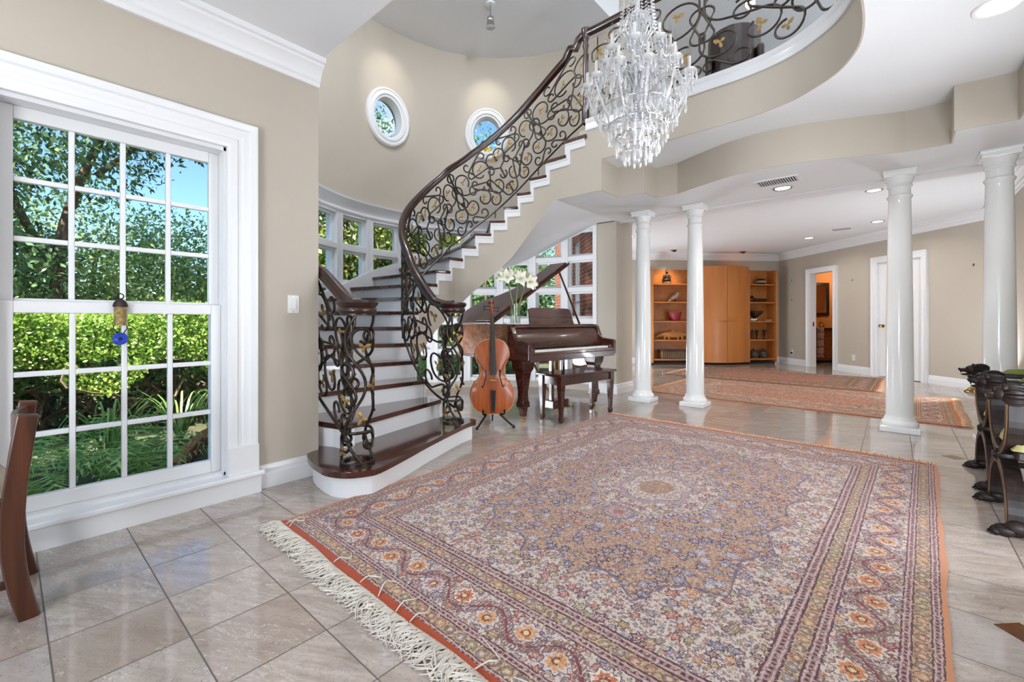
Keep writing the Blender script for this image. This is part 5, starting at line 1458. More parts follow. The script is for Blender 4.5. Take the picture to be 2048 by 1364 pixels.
# ------------------------------------------------------------ carved armchairs (front faces local +X, y along width)
def armchair(label, loc, rz):
    o = thing('carved_armchair', label, 'armchair', loc, rz, 'carved armchairs by the right wall')
    w2 = 0.27; th = 0.045
    def arcp(fx):
        up = MB(); 
        return up
    for fx, nm in ((0.0,'front'),(-0.40,'rear')):
        # upper U: from arm height down to the centre knot; lower inverted U down to the paws (in the y-z plane)
        U = [(w2*1.0*math.cos(a)*-1, 0.335+0.0, a) for a in ()]
        pts = []
        for i in range(25):
            a = PI+PI*i/24; pts.append((fx, w2*0.93*math.cos(a)*(1.0 if True else 1), 0.655+0.285*math.sin(a) if True else 0))
        pts = [(fx,-w2*0.98,0.655)]+[(fx, w2*0.96*math.cos(PI+PI*i/24), 0.58+0.225*math.sin(PI+PI*i/24)) for i in range(25)]+[(fx,w2*0.98,0.655)]
        low = [(fx,-w2,0.03)]+[(fx, -w2*0.94*math.cos(PI*i/24), 0.07+0.235*math.sin(PI*i/24)) for i in range(25)]+[(fx,w2,0.03)]
        mb = MB()
        def ribbon(P, wx, wt):
            n = len(P); vs = []; fs = []
            for i in range(n):
                t = (V(P[min(i+1,n-1)])-V(P[max(i-1,0)])).normalized(); nn = V((0,-t.z,t.y))
                p = V(P[i])
                for sx, sn_ in ((-wx,-wt),(wx,-wt),(wx,wt),(-wx,wt)): vs.append(p+V((sx,0,0))+nn*sn_)
            for i in range(n-1):
                for k in range(4): fs.append((i*4+k,i*4+(k+1)%4,(i+1)*4+(k+1)%4,(i+1)*4+k))
            fs.append((3,2,1,0)); fs.append(tuple((n-1)*4+k for k in range(4)))
            mb.add(vs, fs)
        ribbon(pts, 0.032, 0.016); 
        mb.build('upper_frame', BLACKWOOD, o, bevel=0.006)
        mb = MB(); ribbon(low, 0.034, 0.017); mb.build('leg_frame', BLACKWOOD, o, bevel=0.006)
        mb = MB(); mb.ball((fx,0,0.33),(0.05,0.035,0.045),12,8); mb.tube([(fx-0.04,0,0.33),(fx+0.05,0,0.33)],[0.03,0.018],10); mb.build('centre_boss', BLACKWOOD, o, smooth=True)
        if fx == 0.0:
            mb = MB()
            for P in (pts, low):
                for sgn in (-1,1):
                    nP = []
                    for i in range(len(P)):
                        t = (V(P[min(i+1,len(P)-1)])-V(P[max(i-1,0)])).normalized(); nn = V((0,-t.z,t.y)); nP.append(V(P[i])+nn*0.014*sgn+V((0.033,0,0)))
                    mb.tube(nP, 0.0025, 4)
            mb.build('bronze_edging', GOLDED, o)
        for y in (-w2,w2):
            mb = MB()
            mb.ball((fx,y,0.04),(0.045,0.030,0.04),12,8)
            for q in (-0.030,-0.010,0.010,0.030): mb.ball((fx+0.048-abs(q)*0.3,y+q,0.024),(0.034,0.0105,0.022),8,6); mb.ball((fx+0.078-abs(q)*0.3,y+q,0.016),(0.014,0.009,0.015),8,6); mb.tube([(fx+0.085-abs(q)*0.3,y+q,0.012),(fx+0.102-abs(q)*0.3,y+q,0.002)],[0.005,0.0015],5)
            mb.build('paw_foot', BLACKWOOD, o, smooth=True)
    for y in (-w2,w2):
        mb = MB(); mb.box((-0.46,y-0.033,0.64),(0.02,y+0.033,0.675)); mb.build('armrest', BLACKWOOD, o, bevel=0.008)
        mb = MB(); rows = []
        for i in range(13):
            x = -0.42+0.33*i/12; e = math.sin(PI*min(1,max(0,(i)/12)))**0.25
            rows.append([(x, y-0.036*math.cos(PI*k/8), 0.672+0.036*e*math.sin(PI*k/8)) for k in range(9)])
        mb.grid(rows); mb.build('arm_pad', VELVET, o, smooth=True)
        # lion head: mane, skull, muzzle with open jaw, ears
        mb = MB(); hx, hz = 0.045, 0.675
        mb.ball((hx-0.03,y,hz),(0.045,0.037,0.037),12,9); mb.ball((hx+0.005,y,hz+0.008),(0.036,0.034,0.034),12,9)
        mb.ball((hx+0.042,y,hz+0.006),(0.030,0.021,0.014),10,7); mb.ball((hx+0.035,y,hz-0.024),(0.026,0.017,0.008),10,6); mb.ball((hx+0.066,y,hz+0.012),(0.009,0.012,0.008),8,6)
        for s in (-1,1):
            mb.ball((hx-0.005,y+s*0.028,hz+0.036),(0.012,0.009,0.016),8,6); mb.ball((hx+0.028,y+s*0.016,hz+0.022),(0.008,0.007,0.007),8,6)
            mb.tube([(hx+0.06,y+s*0.010,hz-0.002),(hx+0.058,y+s*0.010,hz-0.016)],[0.004,0.001],5)
        for q in range(16):
            a = 2*PI*q/16; c_, s_ = math.cos(a), math.sin(a); k_ = 1.0+0.12*(q%2)
            mb.tube([V(p) for p in catmull([(hx+0.004,y+0.026*c_,hz+0.004+0.026*s_),(hx-0.022,y+0.040*c_*k_,hz+0.040*s_*k_),(hx-0.055,y+0.042*c_*k_,hz+0.042*s_*k_),(hx-0.080,y+0.033*c_,hz+0.033*s_)],3)], [0.004,0.007,0.009,0.010,0.010,0.010,0.009,0.008,0.006,0.002], 5)
        mb.build('lion_head', BLACKWOOD, o, smooth=True)
    MB().box((-0.42,-w2+0.03,0.355),(-0.005,w2-0.03,0.40)).build('seat_rail', BLACKWOOD, o, bevel=0.008)
    mb = MB(); rows = []
    for i in range(13):
        x = -0.42+0.43*i/12; r = []
        for k in range(13):
            y = -w2+0.035+(2*w2-0.07)*k/12; ex = 1-abs(2*i/12-1)**6; ey = 1-abs(2*k/12-1)**6
            r.append((x,y,0.40+0.075*(max(0,ex*ey))**0.35))
        rows.append(r)
    mb.grid(rows); mb.build('seat_cushion', PALEV, o, smooth=True)
    for y in (-w2,w2): MB().box((-0.45,y-0.02,0.64),(-0.41,y+0.02,0.98)).build('back_post', BLACKWOOD, o, bevel=0.006)
    MB().box((-0.445,-w2+0.02,0.62),(-0.415,w2-0.02,0.95)).build('backrest', VELVET, o, bevel=0.012)
    MB().box((-0.37,-w2+0.012,0.05),(-0.03,-w2+0.036,0.085)).box((-0.37,w2-0.036,0.05),(-0.03,w2-0.012,0.085)).build('stretcher', BLACKWOOD, o, bevel=0.005)
    return o
GOLDED = pm('bronze_edge', lin(128,100,72), 0.4, 0.6, var=0.1)
armchair('nearer carved lion head armchair with green velvet arm pads', (0.435,3.42,0), PI)
armchair('farther carved lion head armchair, beside the rightmost column', (0.455,4.18,0), PI)
# ------------------------------------------------------------ dining chair at the left window, facing the left of the picture
dc = thing('dining_chair', 'dark oak low-back chair with cream seat beside the large window', 'chair', (-2.463,0.032,0), R(88.5))
# local: +X = back side, -X = towards the seat front, y = width
def stile(y):
    cl = [(0.030,0.0),(0.008,0.10),(-0.008,0.22),(-0.010,0.34),(-0.003,0.46),(0.010,0.58),(0.026,0.705)]
    P = catmull(cl, 4); vs = []; fs = []
    for i, p in enumerate(P):
        t = (P[min(i+1,len(P)-1)]-P[max(i-1,0)]).normalized(); nx = V((t.y,-t.x,0)); w = 0.030-0.004*abs(2*i/len(P)-1)
        for a, b in ((-w,-0.02),(w,-0.02),(w,0.02),(-w,0.02)):
            q = p+nx*a; vs.append((q.x, y+b, q.y))
    for i in range(len(P)-1):
        for k in range(4): fs.append((i*4+k,i*4+(k+1)%4,(i+1)*4+(k+1)%4,(i+1)*4+k))
    fs.append((3,2,1,0)); fs.append(tuple((len(P)-1)*4+k for k in range(4)))
    return MB().add(vs, fs)
for y in (-0.19,0.19): stile(y).build('back_leg', CHAIRW, dc, bevel=0.005)
mb = MB()
for z0, z1 in ((0.60,0.69),(0.50,0.545)):
    rows = []
    mb.prism([(0.012+0.02*(k/10-0.5)**2*0-0.03*math.sin(PI*k/10), -0.18+0.36*k/10) for k in range(11)]+[(0.030-0.03*math.sin(PI*k/10), -0.18+0.36*k/10) for k in reversed(range(11))], z0, z1)
mb.build('back_slat', CHAIRW, dc, bevel=0.004)
for y in (-0.20,0.20): MB().prism([(-0.44,y-0.02),(-0.40,y-0.02),(-0.40,y+0.02),(-0.44,y+0.02)], 0, 0.44).build('front_leg', CHAIRW, dc, bevel=0.004)
mb = MB().box((-0.43,-0.20,0.375),(-0.01,-0.175,0.43)).box((-0.43,0.175,0.375),(-0.01,0.20,0.43)).box((-0.43,-0.2,0.375),(-0.405,0.2,0.43)).box((-0.02,-0.18,0.375),(0.0,0.18,0.43)); mb.build('seat_rail', CHAIRW, dc, bevel=0.003)
mb = MB().box((-0.42,-0.198,0.12),(0.0,-0.175,0.145)).box((-0.42,0.175,0.12),(0.0,0.198,0.145)).box((-0.23,-0.18,0.122),(-0.205,0.18,0.145)); mb.build('stretcher', CHAIRW, dc, bevel=0.003)
rows = []; mb = MB()
for i in range(13):
    x = -0.45+0.43*i/12; r = []
    for k in range(13):
        y = -0.205+0.41*k/12; ex = 1-abs(2*i/12-1)**6; ey = 1-abs(2*k/12-1)**6; r.append((x,y,0.425+0.075*max(0,ex*ey)**0.4))
    rows.append(r)
mb.grid(rows); mb.build('seat_cushion', CREAM, dc, smooth=True)
# ------------------------------------------------------------ maple display cabinet (local: x along wall from the corner, y out into the room, z up)
CD = (C1-C0).normalized(); CN = V((CD.y*-1*-1, -CD.x, 0)); CN = V((0.7071,-0.7071,0))
MK = Matrix(((CD.x,CN.x,0,C0.x),(CD.y,CN.y,0,C0.y),(0,0,1,0),(0,0,0,1)))
cab = thing('display_cabinet', 'honey maple wall cabinet with a bowed pair of doors between open shelves', 'cabinet', (C0.x,C0.y,0))
MKl = Matrix.Translation((-C0.x,-C0.y,0)) @ MK
HCAB = 2.27; XD0, XD1 = 1.0, 2.25; XR = 0.30; XLf = 3.34
def cb(name, mat, lo, hi, bev=0.0): return MB().box(lo, hi, MKl).build(name, mat, cab, bevel=bev)
cb('back_panel', CABD, (XR,0.005,0.05),(XLf,0.025,HCAB-0.02))
for x in (XR, XD0-0.03, XD1, XLf-0.03): cb('side_panel', CABW, (x,0.02,0.04),(x+0.03,0.36,HCAB-0.04))
cb('plinth', DARKGAP, (XR+0.02,0.03,0.0),(XLf-0.02,0.30,0.05))
SH = [0.128,0.579,1.018,1.47,1.895]
for z in SH:
    cb('shelf', CABD, (XR+0.03,0.02,z-0.03),(XD0-0.03,0.33,z), 0.004); cb('shelf', CABD, (XD1+0.03,0.02,z-0.03),(XLf-0.03,0.33,z), 0.004)
def bow(x): t = (x-XD0)/(XD1-XD0); return 0.36+0.17*math.sin(PI*t)**0.8 if 0 < t < 1 else 0.36
for a, b, nm in ((XD0+0.004,(XD0+XD1)/2-0.004,0),((XD0+XD1)/2+0.004,XD1-0.004,1)):
    n = 14; o_ = [(a+(b-a)*i/n, bow(a+(b-a)*i/n)) for i in range(n+1)]; i_ = [(x, y-0.03) for x, y in reversed(o_)]
    d = MB().prism(o_+i_, 0.05, HCAB, MKl).build('door', CABW, cab, smooth=True, angle=30)
    xm = (XD0+XD1)/2; s = -1 if nm == 0 else 1
    hb = MB(); hb.tube([MKl @ V((xm+s*0.03+s*0.17*i/6, bow(xm+s*0.03+s*0.17*i/6)+0.018, 1.02)) for i in range(7)], 0.007, 6); hb.build('handle', BRASS, d, smooth=True)
n = 24; tp = [(XD0+(XD1-XD0)*i/n, bow(XD0+(XD1-XD0)*i/n)) for i in range(n+1)]
MB().prism(tp+[(XD1,0.02),(XD0,0.02)], HCAB, HCAB+0.025, MKl).build('top_panel', CABW, cab)
def curved_back(x0, x1, d0, d1):
    n = 10; return [(x0+(x1-x0)*i/n, d0+(d1-d0)*math.sin(PI/2*i/n)**2) for i in range(n+1)]
# objects on the shelves
def shelf_obj(name, label, cat, x, y, z, rz=0.0, group=None):
    p = MK @ V((x,y,z)); return thing(name, label, cat, p, math.atan2(CD.y,CD.x)+rz, group)
DARKB = pm('dark_bronze', lin(52,38,32), 0.45, 0.4, var=0.3, vscale=30); DARKW = pm('dark_carved_wood', lin(44,26,20), 0.4, var=0.25, vscale=20)
b = shelf_obj('seated_figurine', 'dark seated figurine on the top left cabinet shelf', 'figurine', 2.91,0.17,SH[4])
MB().lathe([(0,0),(0.12,0),(0.125,0.025),(0.10,0.04),(0.105,0.06),(0.0,0.07)], n=18).build('base', pm('pale_bronze', lin(150,120,100), 0.4, 0.5, var=0.2), b, smooth=True)
mb = MB(); mb.ball((0,0,0.10),(0.105,0.075,0.04),14,8); mb.ball((0,0.005,0.17),(0.055,0.042,0.075),12,8); mb.tube([(0.055,0,0.215),(0.085,0.02,0.155),(0.03,-0.05,0.125)],[0.02,0.018,0.014],8); mb.tube([(-0.055,0,0.215),(-0.085,0.02,0.155),(-0.03,-0.05,0.125)],[0.02,0.018,0.014],8); mb.ball((0,0,0.285),(0.036,0.038,0.046),12,8); mb.ball((0,0.0,0.335),(0.02,0.02,0.02),8,6); mb.lathe([(0.012,0.345),(0.006,0.36),(0,0.38)], n=8); mb.tube([(0,0,0.24),(0,0,0.26)],0.018,8)
mb.build('body', DARKB, b, smooth=True)
b = shelf_obj('bird_carving', 'pale carved bird on the second left cabinet shelf', 'figurine', 2.73,0.17,SH[3])
BIRD = pm('pale_bird_paint', lin(178,166,150), 0.5, var=0.35, vscale=18)
Mb = Matrix.Translation((0,0,0.115)) @ Matrix.Rotation(R(28),4,'Y')
mb = MB(); mb.ball((0,0,0),(0.125,0.05,0.05),14,9,Mb); mb.ball((0.11,0,0.03),(0.045,0.035,0.036),10,8,Mb @ Matrix.Scale(-1,4,(1,0,0))); mb.tube([Mb @ V((-0.145,0,0.03)),Mb @ V((-0.20,0,0.015))],[0.012,0.002],6); mb.tube([Mb @ V((0.10,0,-0.01)),Mb @ V((0.21,0,-0.03))],[0.035,0.012],8,flat=0.4); mb.build('body', BIRD, b, smooth=True)
mb = MB(); mb.tube([(-0.01,-0.015,0.0),(-0.01,-0.015,0.08)],0.004,6); mb.tube([(-0.02,0.015,0.0),(-0.02,0.015,0.08)],0.004,6); mb.lathe([(0,0),(0.045,0),(0.04,0.012),(0,0.012)], n=12); mb.build('leg', DARKB, b)
b = shelf_obj('red_basket', 'deep red basket bowl on the middle left cabinet shelf', 'basket', 2.73,0.195,SH[2])
REDB = pm('red_lacquer_basket', lin(136,34,42), 0.45, var=0.35, vscale=60, bmp=0.6)
MB().lathe([(0,0),(0.10,0),(0.115,0.03),(0.15,0.16),(0.155,0.185),(0.17,0.19),(0.17,0.215),(0.15,0.215),(0.13,0.17),(0.09,0.02),(0,0.015)], n=28).build('bowl', REDB, b, smooth=True, angle=45)
b = shelf_obj('carved_wooden_animal', 'long carved wooden animal on the fourth left cabinet shelf', 'figurine', 2.76,0.17,SH[1])
CARV = woodmat('carved_light_wood', lin(150,92,40), lin(196,136,70), 0.5, 8, 0)
mb = MB(); mb.ball((0,0,0.11),(0.34,0.085,0.085),18,10); mb.ball((0.0,0,0.19),(0.06,0.05,0.03),10,6); mb.tube([(-0.30,0,0.11),(-0.36,0,0.07),(-0.38,0,0.02)],[0.05,0.035,0.02],8); mb.tube([(0.28,0,0.10),(0.36,0,0.08),(0.40,0,0.05)],[0.05,0.03,0.02],8)
mb.build('body', CARV, b, smooth=True)
mb = MB()
for x in (-0.2,-0.1,0.12,0.22):
    for y in (-0.05,0.05): mb.tube([(x,y,0.08),(x,y,0.0)],[0.03,0.022],8)
mb.build('leg', CARV, b, smooth=True)
b = shelf_obj('ribbed_box', 'dark ribbed oblong box on the lowest left cabinet shelf', 'box', 2.76,0.17,SH[0])
RIB = pm('ribbed_reed', lin(132,104,72), 0.6, var=0.2); st_ = [(0.33*max(-1,min(1,math.cos(a)*1.35)), 0.11*max(-1,min(1,math.sin(a)*1.35))) for a in [2*PI*i/40 for i in range(40)]]
MB().prism(st_, 0.015, 0.17).build('body', RIB, b)
mb = MB(); mb.prism([(x*1.03,y*1.05) for x,y in st_], 0.0, 0.02); mb.prism([(x*1.03,y*1.05) for x,y in st_], 0.165, 0.205)
for i in range(13):
    x = -0.28+0.56*i/12; mb.box((x-0.006,-0.118,0.015),(x+0.006,-0.108,0.17)); mb.box((x-0.006,0.108,0.015),(x+0.006,0.118,0.17))
mb.build('banding', DARKW, b)
b = shelf_obj('round_pot', 'dark banded round pot on the top right cabinet shelf', 'pot', 0.58,0.17,SH[4])
MB().lathe([(0,0),(0.07,0),(0.105,0.03),(0.115,0.065),(0.10,0.10),(0.075,0.12),(0.085,0.13),(0.07,0.132),(0.06,0.11),(0,0.10)], n=24).build('body', DARKB, b, smooth=True)
MB().lathe([(0.1085,0.04),(0.117,0.055),(0.1175,0.075),(0.1085,0.09),(0.1085,0.04)], n=24).build('band', pm('grey_band', lin(150,146,136), 0.5, var=0.2), b, smooth=True)
b = shelf_obj('dark_figurine', 'small dark crouching figurine on the second right cabinet shelf', 'figurine', 0.82,0.17,SH[3])
mb = MB(); mb.ball((0,0,0.06),(0.075,0.05,0.06),12,8); mb.ball((-0.02,0,0.13),(0.035,0.035,0.035),10,7); mb.tube([(-0.05,0.03,0.06),(-0.08,0.03,0.0)],[0.022,0.02],8); mb.tube([(0.05,0.03,0.06),(0.07,0.03,0.0)],[0.022,0.02],8); mb.tube([(0,-0.04,0.06),(0,-0.05,0.0)],[0.03,0.03],8); mb.build('body', DARKW, b, smooth=True)
b = shelf_obj('small_trough', 'low dark carved trough on the second right cabinet shelf', 'tray', 0.61,0.17,SH[3])
MB().prism([(-0.12,-0.05),(0.12,-0.05),(0.14,0.05),(-0.14,0.05)], 0, 0.03).box((-0.14,-0.06,0.03),(0.14,-0.045,0.085)).box((-0.14,0.045,0.03),(0.14,0.06,0.085)).box((-0.14,-0.06,0.03),(-0.125,0.06,0.085)).box((0.125,-0.06,0.03),(0.14,0.06,0.085)).build('body', DARKB, b, bevel=0.005)
b = shelf_obj('pedestal_bowl', 'black footed bowl on the middle right cabinet shelf', 'bowl', 0.74,0.195,SH[2])
MB().lathe([(0,0),(0.07,0),(0.06,0.015),(0.022,0.03),(0.022,0.07),(0.05,0.09),(0.13,0.15),(0.175,0.225),(0.175,0.24),(0.165,0.235),(0.11,0.155),(0.0,0.10)], n=28).build('body', DARKW, b, smooth=True, angle=45)
SHELLM = pm('white_shell', lin(232,226,216), 0.5, var=0.06, vscale=30)
b = shelf_obj('sea_shell', 'white spiky shell in front of the black footed bowl', 'shell', 0.83,0.275,SH[2])
mb = MB(); mb.ball((0,0,0.03),(0.08,0.045,0.03),12,8)
for i in range(9): a = 2*PI*i/9; mb.tube([(0.06*math.cos(a),0.03*math.sin(a),0.03),(0.10*math.cos(a),0.045*math.sin(a),0.035+0.03*(i%2))],[0.018,0.004],6)
mb.build('body', SHELLM, b, smooth=True)
b = shelf_obj('white_dish', 'flat white dish at the right end of the middle shelf', 'dish', 0.43,0.20,SH[2])
MB().lathe([(0,0),(0.06,0),(0.09,0.022),(0.095,0.03),(0.085,0.03),(0.05,0.01),(0,0.008)], n=22).build('body', SHELLM, b, smooth=True)
for i, (x, lab) in enumerate(((0.83,'leftmost of three dark flared goblets in a row'),(0.68,'middle of three dark flared goblets in a row'),(0.49,'rightmost of three dark flared goblets in a row'))):
    b = shelf_obj('goblet', lab, 'goblet', x,0.17,SH[1],0,'dark goblets')
    MB().lathe([(0,0),(0.065,0),(0.06,0.012),(0.018,0.022),(0.016,0.05),(0.026,0.09),(0.044,0.20),(0.047,0.225),(0.040,0.222),(0.02,0.10),(0,0.085)], n=20).build('body', DARKW, b, smooth=True)
for x, lab, h in ((0.76,'dark lidded jar, left of the pair on the lowest right shelf',0.0),(0.53,'dark spotted jar, right of the pair on the lowest right shelf',1.0)):
    b = shelf_obj('lidded_jar', lab, 'jar', x,0.17,SH[0],0,'lidded jars')
    JM = pm('jar_glaze_%d' % int(h), lin(70,52,40), 0.5, var=0.5, vscale=16)
    if h:
        mt, nt, p = newmat('spotted_glaze'); c_ = ocoord(); v_ = voro(c_, 42.0, 0.8, dims='3D'); lk(mix(lt(E(v_.outputs['Distance']), 0.28), lin(50,34,28), lin(196,178,150)), p.inputs['Base Color']); JM = mt
    MB().lathe([(0,0),(0.08,0),(0.11,0.04),(0.115,0.09),(0.09,0.15),(0.055,0.17),(0,0.17)], n=22).build('body', JM, b, smooth=True)
    MB().lathe([(0.06,0.17),(0.05,0.19),(0.012,0.20),(0.018,0.215),(0,0.23)], n=16).build('lid', DARKB, b, smooth=True)
# ------------------------------------------------------------ lights, vents, plates
LENS = emat('lamp_lens', (1.0,0.97,0.92), 6.0); RINGM = pm('grey_lamp_ring', lin(120,118,116), 0.3, 0.6, var=0.1)
def downlight(label, x, y, z, r, power, on=True, col=(1.0,0.97,0.93)):
    o = thing('recessed_downlight', label, 'ceiling light', (x,y,z), 0, 'recessed ceiling lights')
    MB().lathe([(r*0.86,-0.004),(r*1.0,-0.007),(r*1.06,-0.003),(r*1.06,0.0),(r*0.86,0.0),(r*0.86,-0.004)], n=28).build('trim_ring', PLASTIC if r > 0.1 else RINGM, o, smooth=True)
    MB().lathe([(0,-0.0035),(r*0.80,-0.0035),(r*0.80,-0.001),(0,-0.001)], n=24).build('lens', LENS if on else CHROME, o)
    if power > 0:
        L = bpy.data.lights.new('lamp_disc','AREA'); L.shape = 'DISK'; L.size = r*1.5; L.energy = power; L.color = col; L.spread = R(150)
        lo_ = bpy.data.objects.new('lamp', L); COL.objects.link(lo_); lo_.location = (x,y,z-0.03)
    return o
PD = 6
downlight('large recessed downlight beside the curved balcony fascia', 0.43,3.57,ZC,0.105,PD)
downlight('recessed downlight in the header soffit just behind the slotted vent', -0.894,5.36,ZH,0.085,8)
downlight('recessed downlight left of the panelled door column, nearest the beam', -0.20,7.10,ZB,0.085,PD*1.3)
downlight('recessed downlight between the two left columns near the ceiling beam', -2.86,6.88,ZB,0.085,PD*1.3)
downlight('recessed downlight above the powder room doorway', -1.28,10.36,ZB,0.085,PD*1.3)
downlight('recessed downlight above the panelled white door', -0.22,9.37,ZB,0.085,PD*1.3)
downlight('recessed downlight partly hidden behind the leftmost column', -3.87,7.9,ZB,0.085,PD*1.3)
for x, y, lab in ((-3.85,10.1,'dark eyeball light above the left cabinet shelves'),(-2.72,11.4,'dark eyeball light above the bowed cabinet doors')):
    o = downlight(lab, x, y, ZB, 0.075, 0, False)
    MB().ball((0.01,0.01,0.01),0.055,12,8).build('eyeball', EBONY, o, smooth=True)
    L = bpy.data.lights.new('eyeball_beam','SPOT'); L.energy = 60; L.color = (1,0.80,0.55); L.spot_size = R(75); L.spot_blend = 0.9; L.shadow_soft_size = 0.05
    lo_ = bpy.data.objects.new('eyeball_lamp', L); COL.objects.link(lo_); lo_.location = (x,y,ZB-0.06)
    tgt = (C0+CD*((V((x,y,0))-C0).dot(CD))+V((0,0,1.5)))-lo_.location; lo_.rotation_euler = tgt.to_track_quat('-Z','Y').to_euler()
def vent(label, x, y, z, w, h):
    o = thing('air_vent', label, 'vent', (x,y,z))
    ringframe(w, h, 0.022, -0.008).build('frame', WHITE, o)
    MB().box((-w/2+0.02,-h/2+0.02,-0.002),(w/2-0.02,h/2-0.02,-0.0005)).build('dark_slot', DARKGAP, o)
    mb = MB(); n = 16
    for i in range(n): xx = -w/2+0.03+(w-0.06)*i/(n-1); mb.box((xx-0.004,-h/2+0.02,-0.007),(xx+0.004,h/2-0.02,-0.002))
    mb.build('louvre', WHITE, o)
vent('slotted air vent in the header soffit between the middle columns', -0.89,5.06,ZH,0.38,0.24)
vent('small white air vent in the living room ceiling', -0.72,9.72,ZB,0.32,0.26)
sp = thing('spotlight', 'small chrome spotlight hanging from the high white bay ceiling', 'spotlight', (-3.95,4.12,ZT))
MB().lathe([(0,0),(0.06,0),(0.06,-0.02),(0,-0.025)], n=18).build('canopy', WHITE, sp, smooth=True, angle=40)
mb = MB(); mb.tube([(0,0,-0.02),(0,0,-0.17)],0.009,8); mb.build('stem', CHROME, sp)
mb = MB(); mb.ball((0,0,-0.21),0.05,14,10); mb.lathe([(0.045,-0.23),(0.055,-0.30),(0.062,-0.31),(0.0,-0.30)], n=18); mb.build('lamp_head', CHROME, sp, smooth=True, angle=40)
def plate(name, label, cat, M, w=0.072, h=0.116, kind='switch'):
    o = thing(name, label, cat)
    MB().cbox((0,0,0.003),(w,h,0.006),M).build('cover_plate', PLASTIC, o, bevel=0.002)
    if kind == 'switch':
        MB().cbox((0,0,0.008),(0.034,0.068,0.008),M).build('rocker', PLASTIC, o, bevel=0.002)
        mb = MB()
        for y in (-0.048,0.048): mb.lathe([(0,0.006),(0.003,0.006),(0.003,0.0072),(0,0.0072)], n=8, M=M @ Matrix.Translation((0,y,0)))
        mb.build('screw', CHROME, o)
    else:
        mb = MB()
        for y in (-0.022,0.022):
            mb.cbox((0,y,0.008),(0.034,0.030,0.004),M)
        mb.build('socket_face', PLASTIC, o, bevel=0.002)
        mb = MB()
        for y in (-0.022,0.022):
            for x in (-0.007,0.007): mb.cbox((x,y+0.003,0.0105),(0.003,0.010,0.001),M)
        mb.build('slot', DARKGAP, o)
    return o
def on_left(y, z): return Matrix(((0,0,1,XL),(1,0,0,y),(0,1,0,z),(0,0,0,1)))
plate('light_switch', 'white rocker light switch on the beige wall right of the window', 'light switch', on_left(1.225,1.135))
def on_diag(s, z): return M45 @ Matrix(((1,0,0,s),(0,0,-1,0),(0,1,0,z),(0,0,0,1)))
for s, z, lab, plug in ((0.47,0.29,'white wall outlet with a plug between the cabinet and powder room doorway',True),(2.18,0.30,'plain white wall outlet between the two doorways',False),(4.30,0.32,'white wall outlet with a round plug right of the panelled door',True)):
    o = plate('wall_outlet', lab, 'outlet', on_diag(s,z), kind='outlet')
    if plug:
        M = on_diag(s-0.005,z-0.02); MB().lathe([(0,0.008),(0.022,0.01),(0.022,0.035),(0.012,0.04),(0,0.04)], n=14, M=M).build('plug', PLASTIC if s > 4 else EBONY, o, smooth=True, angle=50)
for s, z, lab in ((0.45,1.98,'upper small picture hook left of the powder room doorway'),(0.45,1.52,'lower small picture hook left of the powder room doorway'),(2.15,1.83,'small picture hook between the two doorways'),(4.30,1.86,'small picture hook right of the panelled door')):
    o = thing('picture_hook', lab, 'hook'); M = on_diag(s,z)
    MB().cbox((0,0,0.003),(0.012,0.035,0.004),M).tube([M @ V(p) for p in ((0,-0.015,0.005),(0,-0.02,0.015),(0,-0.01,0.02))],0.0025,5).build('hook_plate', EBONY, o)
ds = thing('door_stop', 'small brass frog shaped door stop on the floor by the baseboard', 'doorstop', (0.83,9.20,0), R(40))
mb = MB(); mb.ball((0,0,0.035),(0.05,0.03,0.03),12,8); mb.ball((0.045,0,0.055),(0.025,0.024,0.02),10,7); mb.tube([(-0.02,0.03,0.03),(-0.06,0.04,0.008)],[0.018,0.012],6); mb.tube([(-0.02,-0.03,0.03),(-0.06,-0.04,0.008)],[0.018,0.012],6); mb.tube([(0.04,0.02,0.03),(0.06,0.035,0.006)],[0.01,0.008],6); mb.tube([(0.04,-0.02,0.03),(0.06,-0.035,0.006)],[0.01,0.008],6); mb.build('body', BRASS, ds, smooth=True)
# hanging ornament on the window's meeting rail
hx = XL-0.028; hy = 0.385
hg = thing('hanging_charm', 'brass bell shaped charm with a blue glass eye hanging at the window meeting rail', 'ornament', (hx,hy,1.135))
M0 = Matrix.Identity(4)
mb = MB(); mb.tube([(0.0,0.013*math.cos(a),0.018+0.013*math.sin(a)) for a in [2*PI*k/12 for k in range(12)]],0.003,5,closed=True); mb.build('ring', DARKB, hg, smooth=True)
MB().lathe([(0,0.006),(0.010,0.004),(0.024,-0.010),(0.030,-0.028),(0.030,-0.036),(0,-0.034)], n=20).build('dome', DARKB, hg, smooth=True)
MB().lathe([(0.0,-0.036),(0.0245,-0.036),(0.0265,-0.05),(0.0245,-0.064),(0.0255,-0.08),(0.0245,-0.096),(0.0255,-0.11),(0.0245,-0.13),(0,-0.13)], n=20).build('filigree_drum', pm('filigree_brass', lin(158,134,86), 0.45, 0.6, var=0.5, vscale=60, bmp=0.8), hg, smooth=True)
mb = MB(); mb.tube([(0,-0.024,-0.13),(0,-0.026,-0.145),(0,-0.012,-0.17)],0.0025,5).tube([(0,0.024,-0.13),(0,0.026,-0.145),(0,0.012,-0.17)],0.0025,5); mb.build('wire', DARKB, hg)
BLUE = pm('cobalt_glass', lin(24,60,176), 0.1, var=0.1, coat=0.5)
ME = Matrix.Translation((0,0,-0.198)) @ Matrix.Rotation(R(90),4,'Y')
MB().lathe([(0.009,-0.004),(0.026,-0.006),(0.031,0.0),(0.026,0.006),(0.009,0.004),(0.009,-0.004)], n=28, M=ME).build('eye_bead', BLUE, hg, smooth=True)
MB().lathe([(0,-0.005),(0.009,-0.005),(0.009,0.005),(0,0.005)], n=16, M=ME).build('pupil', EBONY, hg)
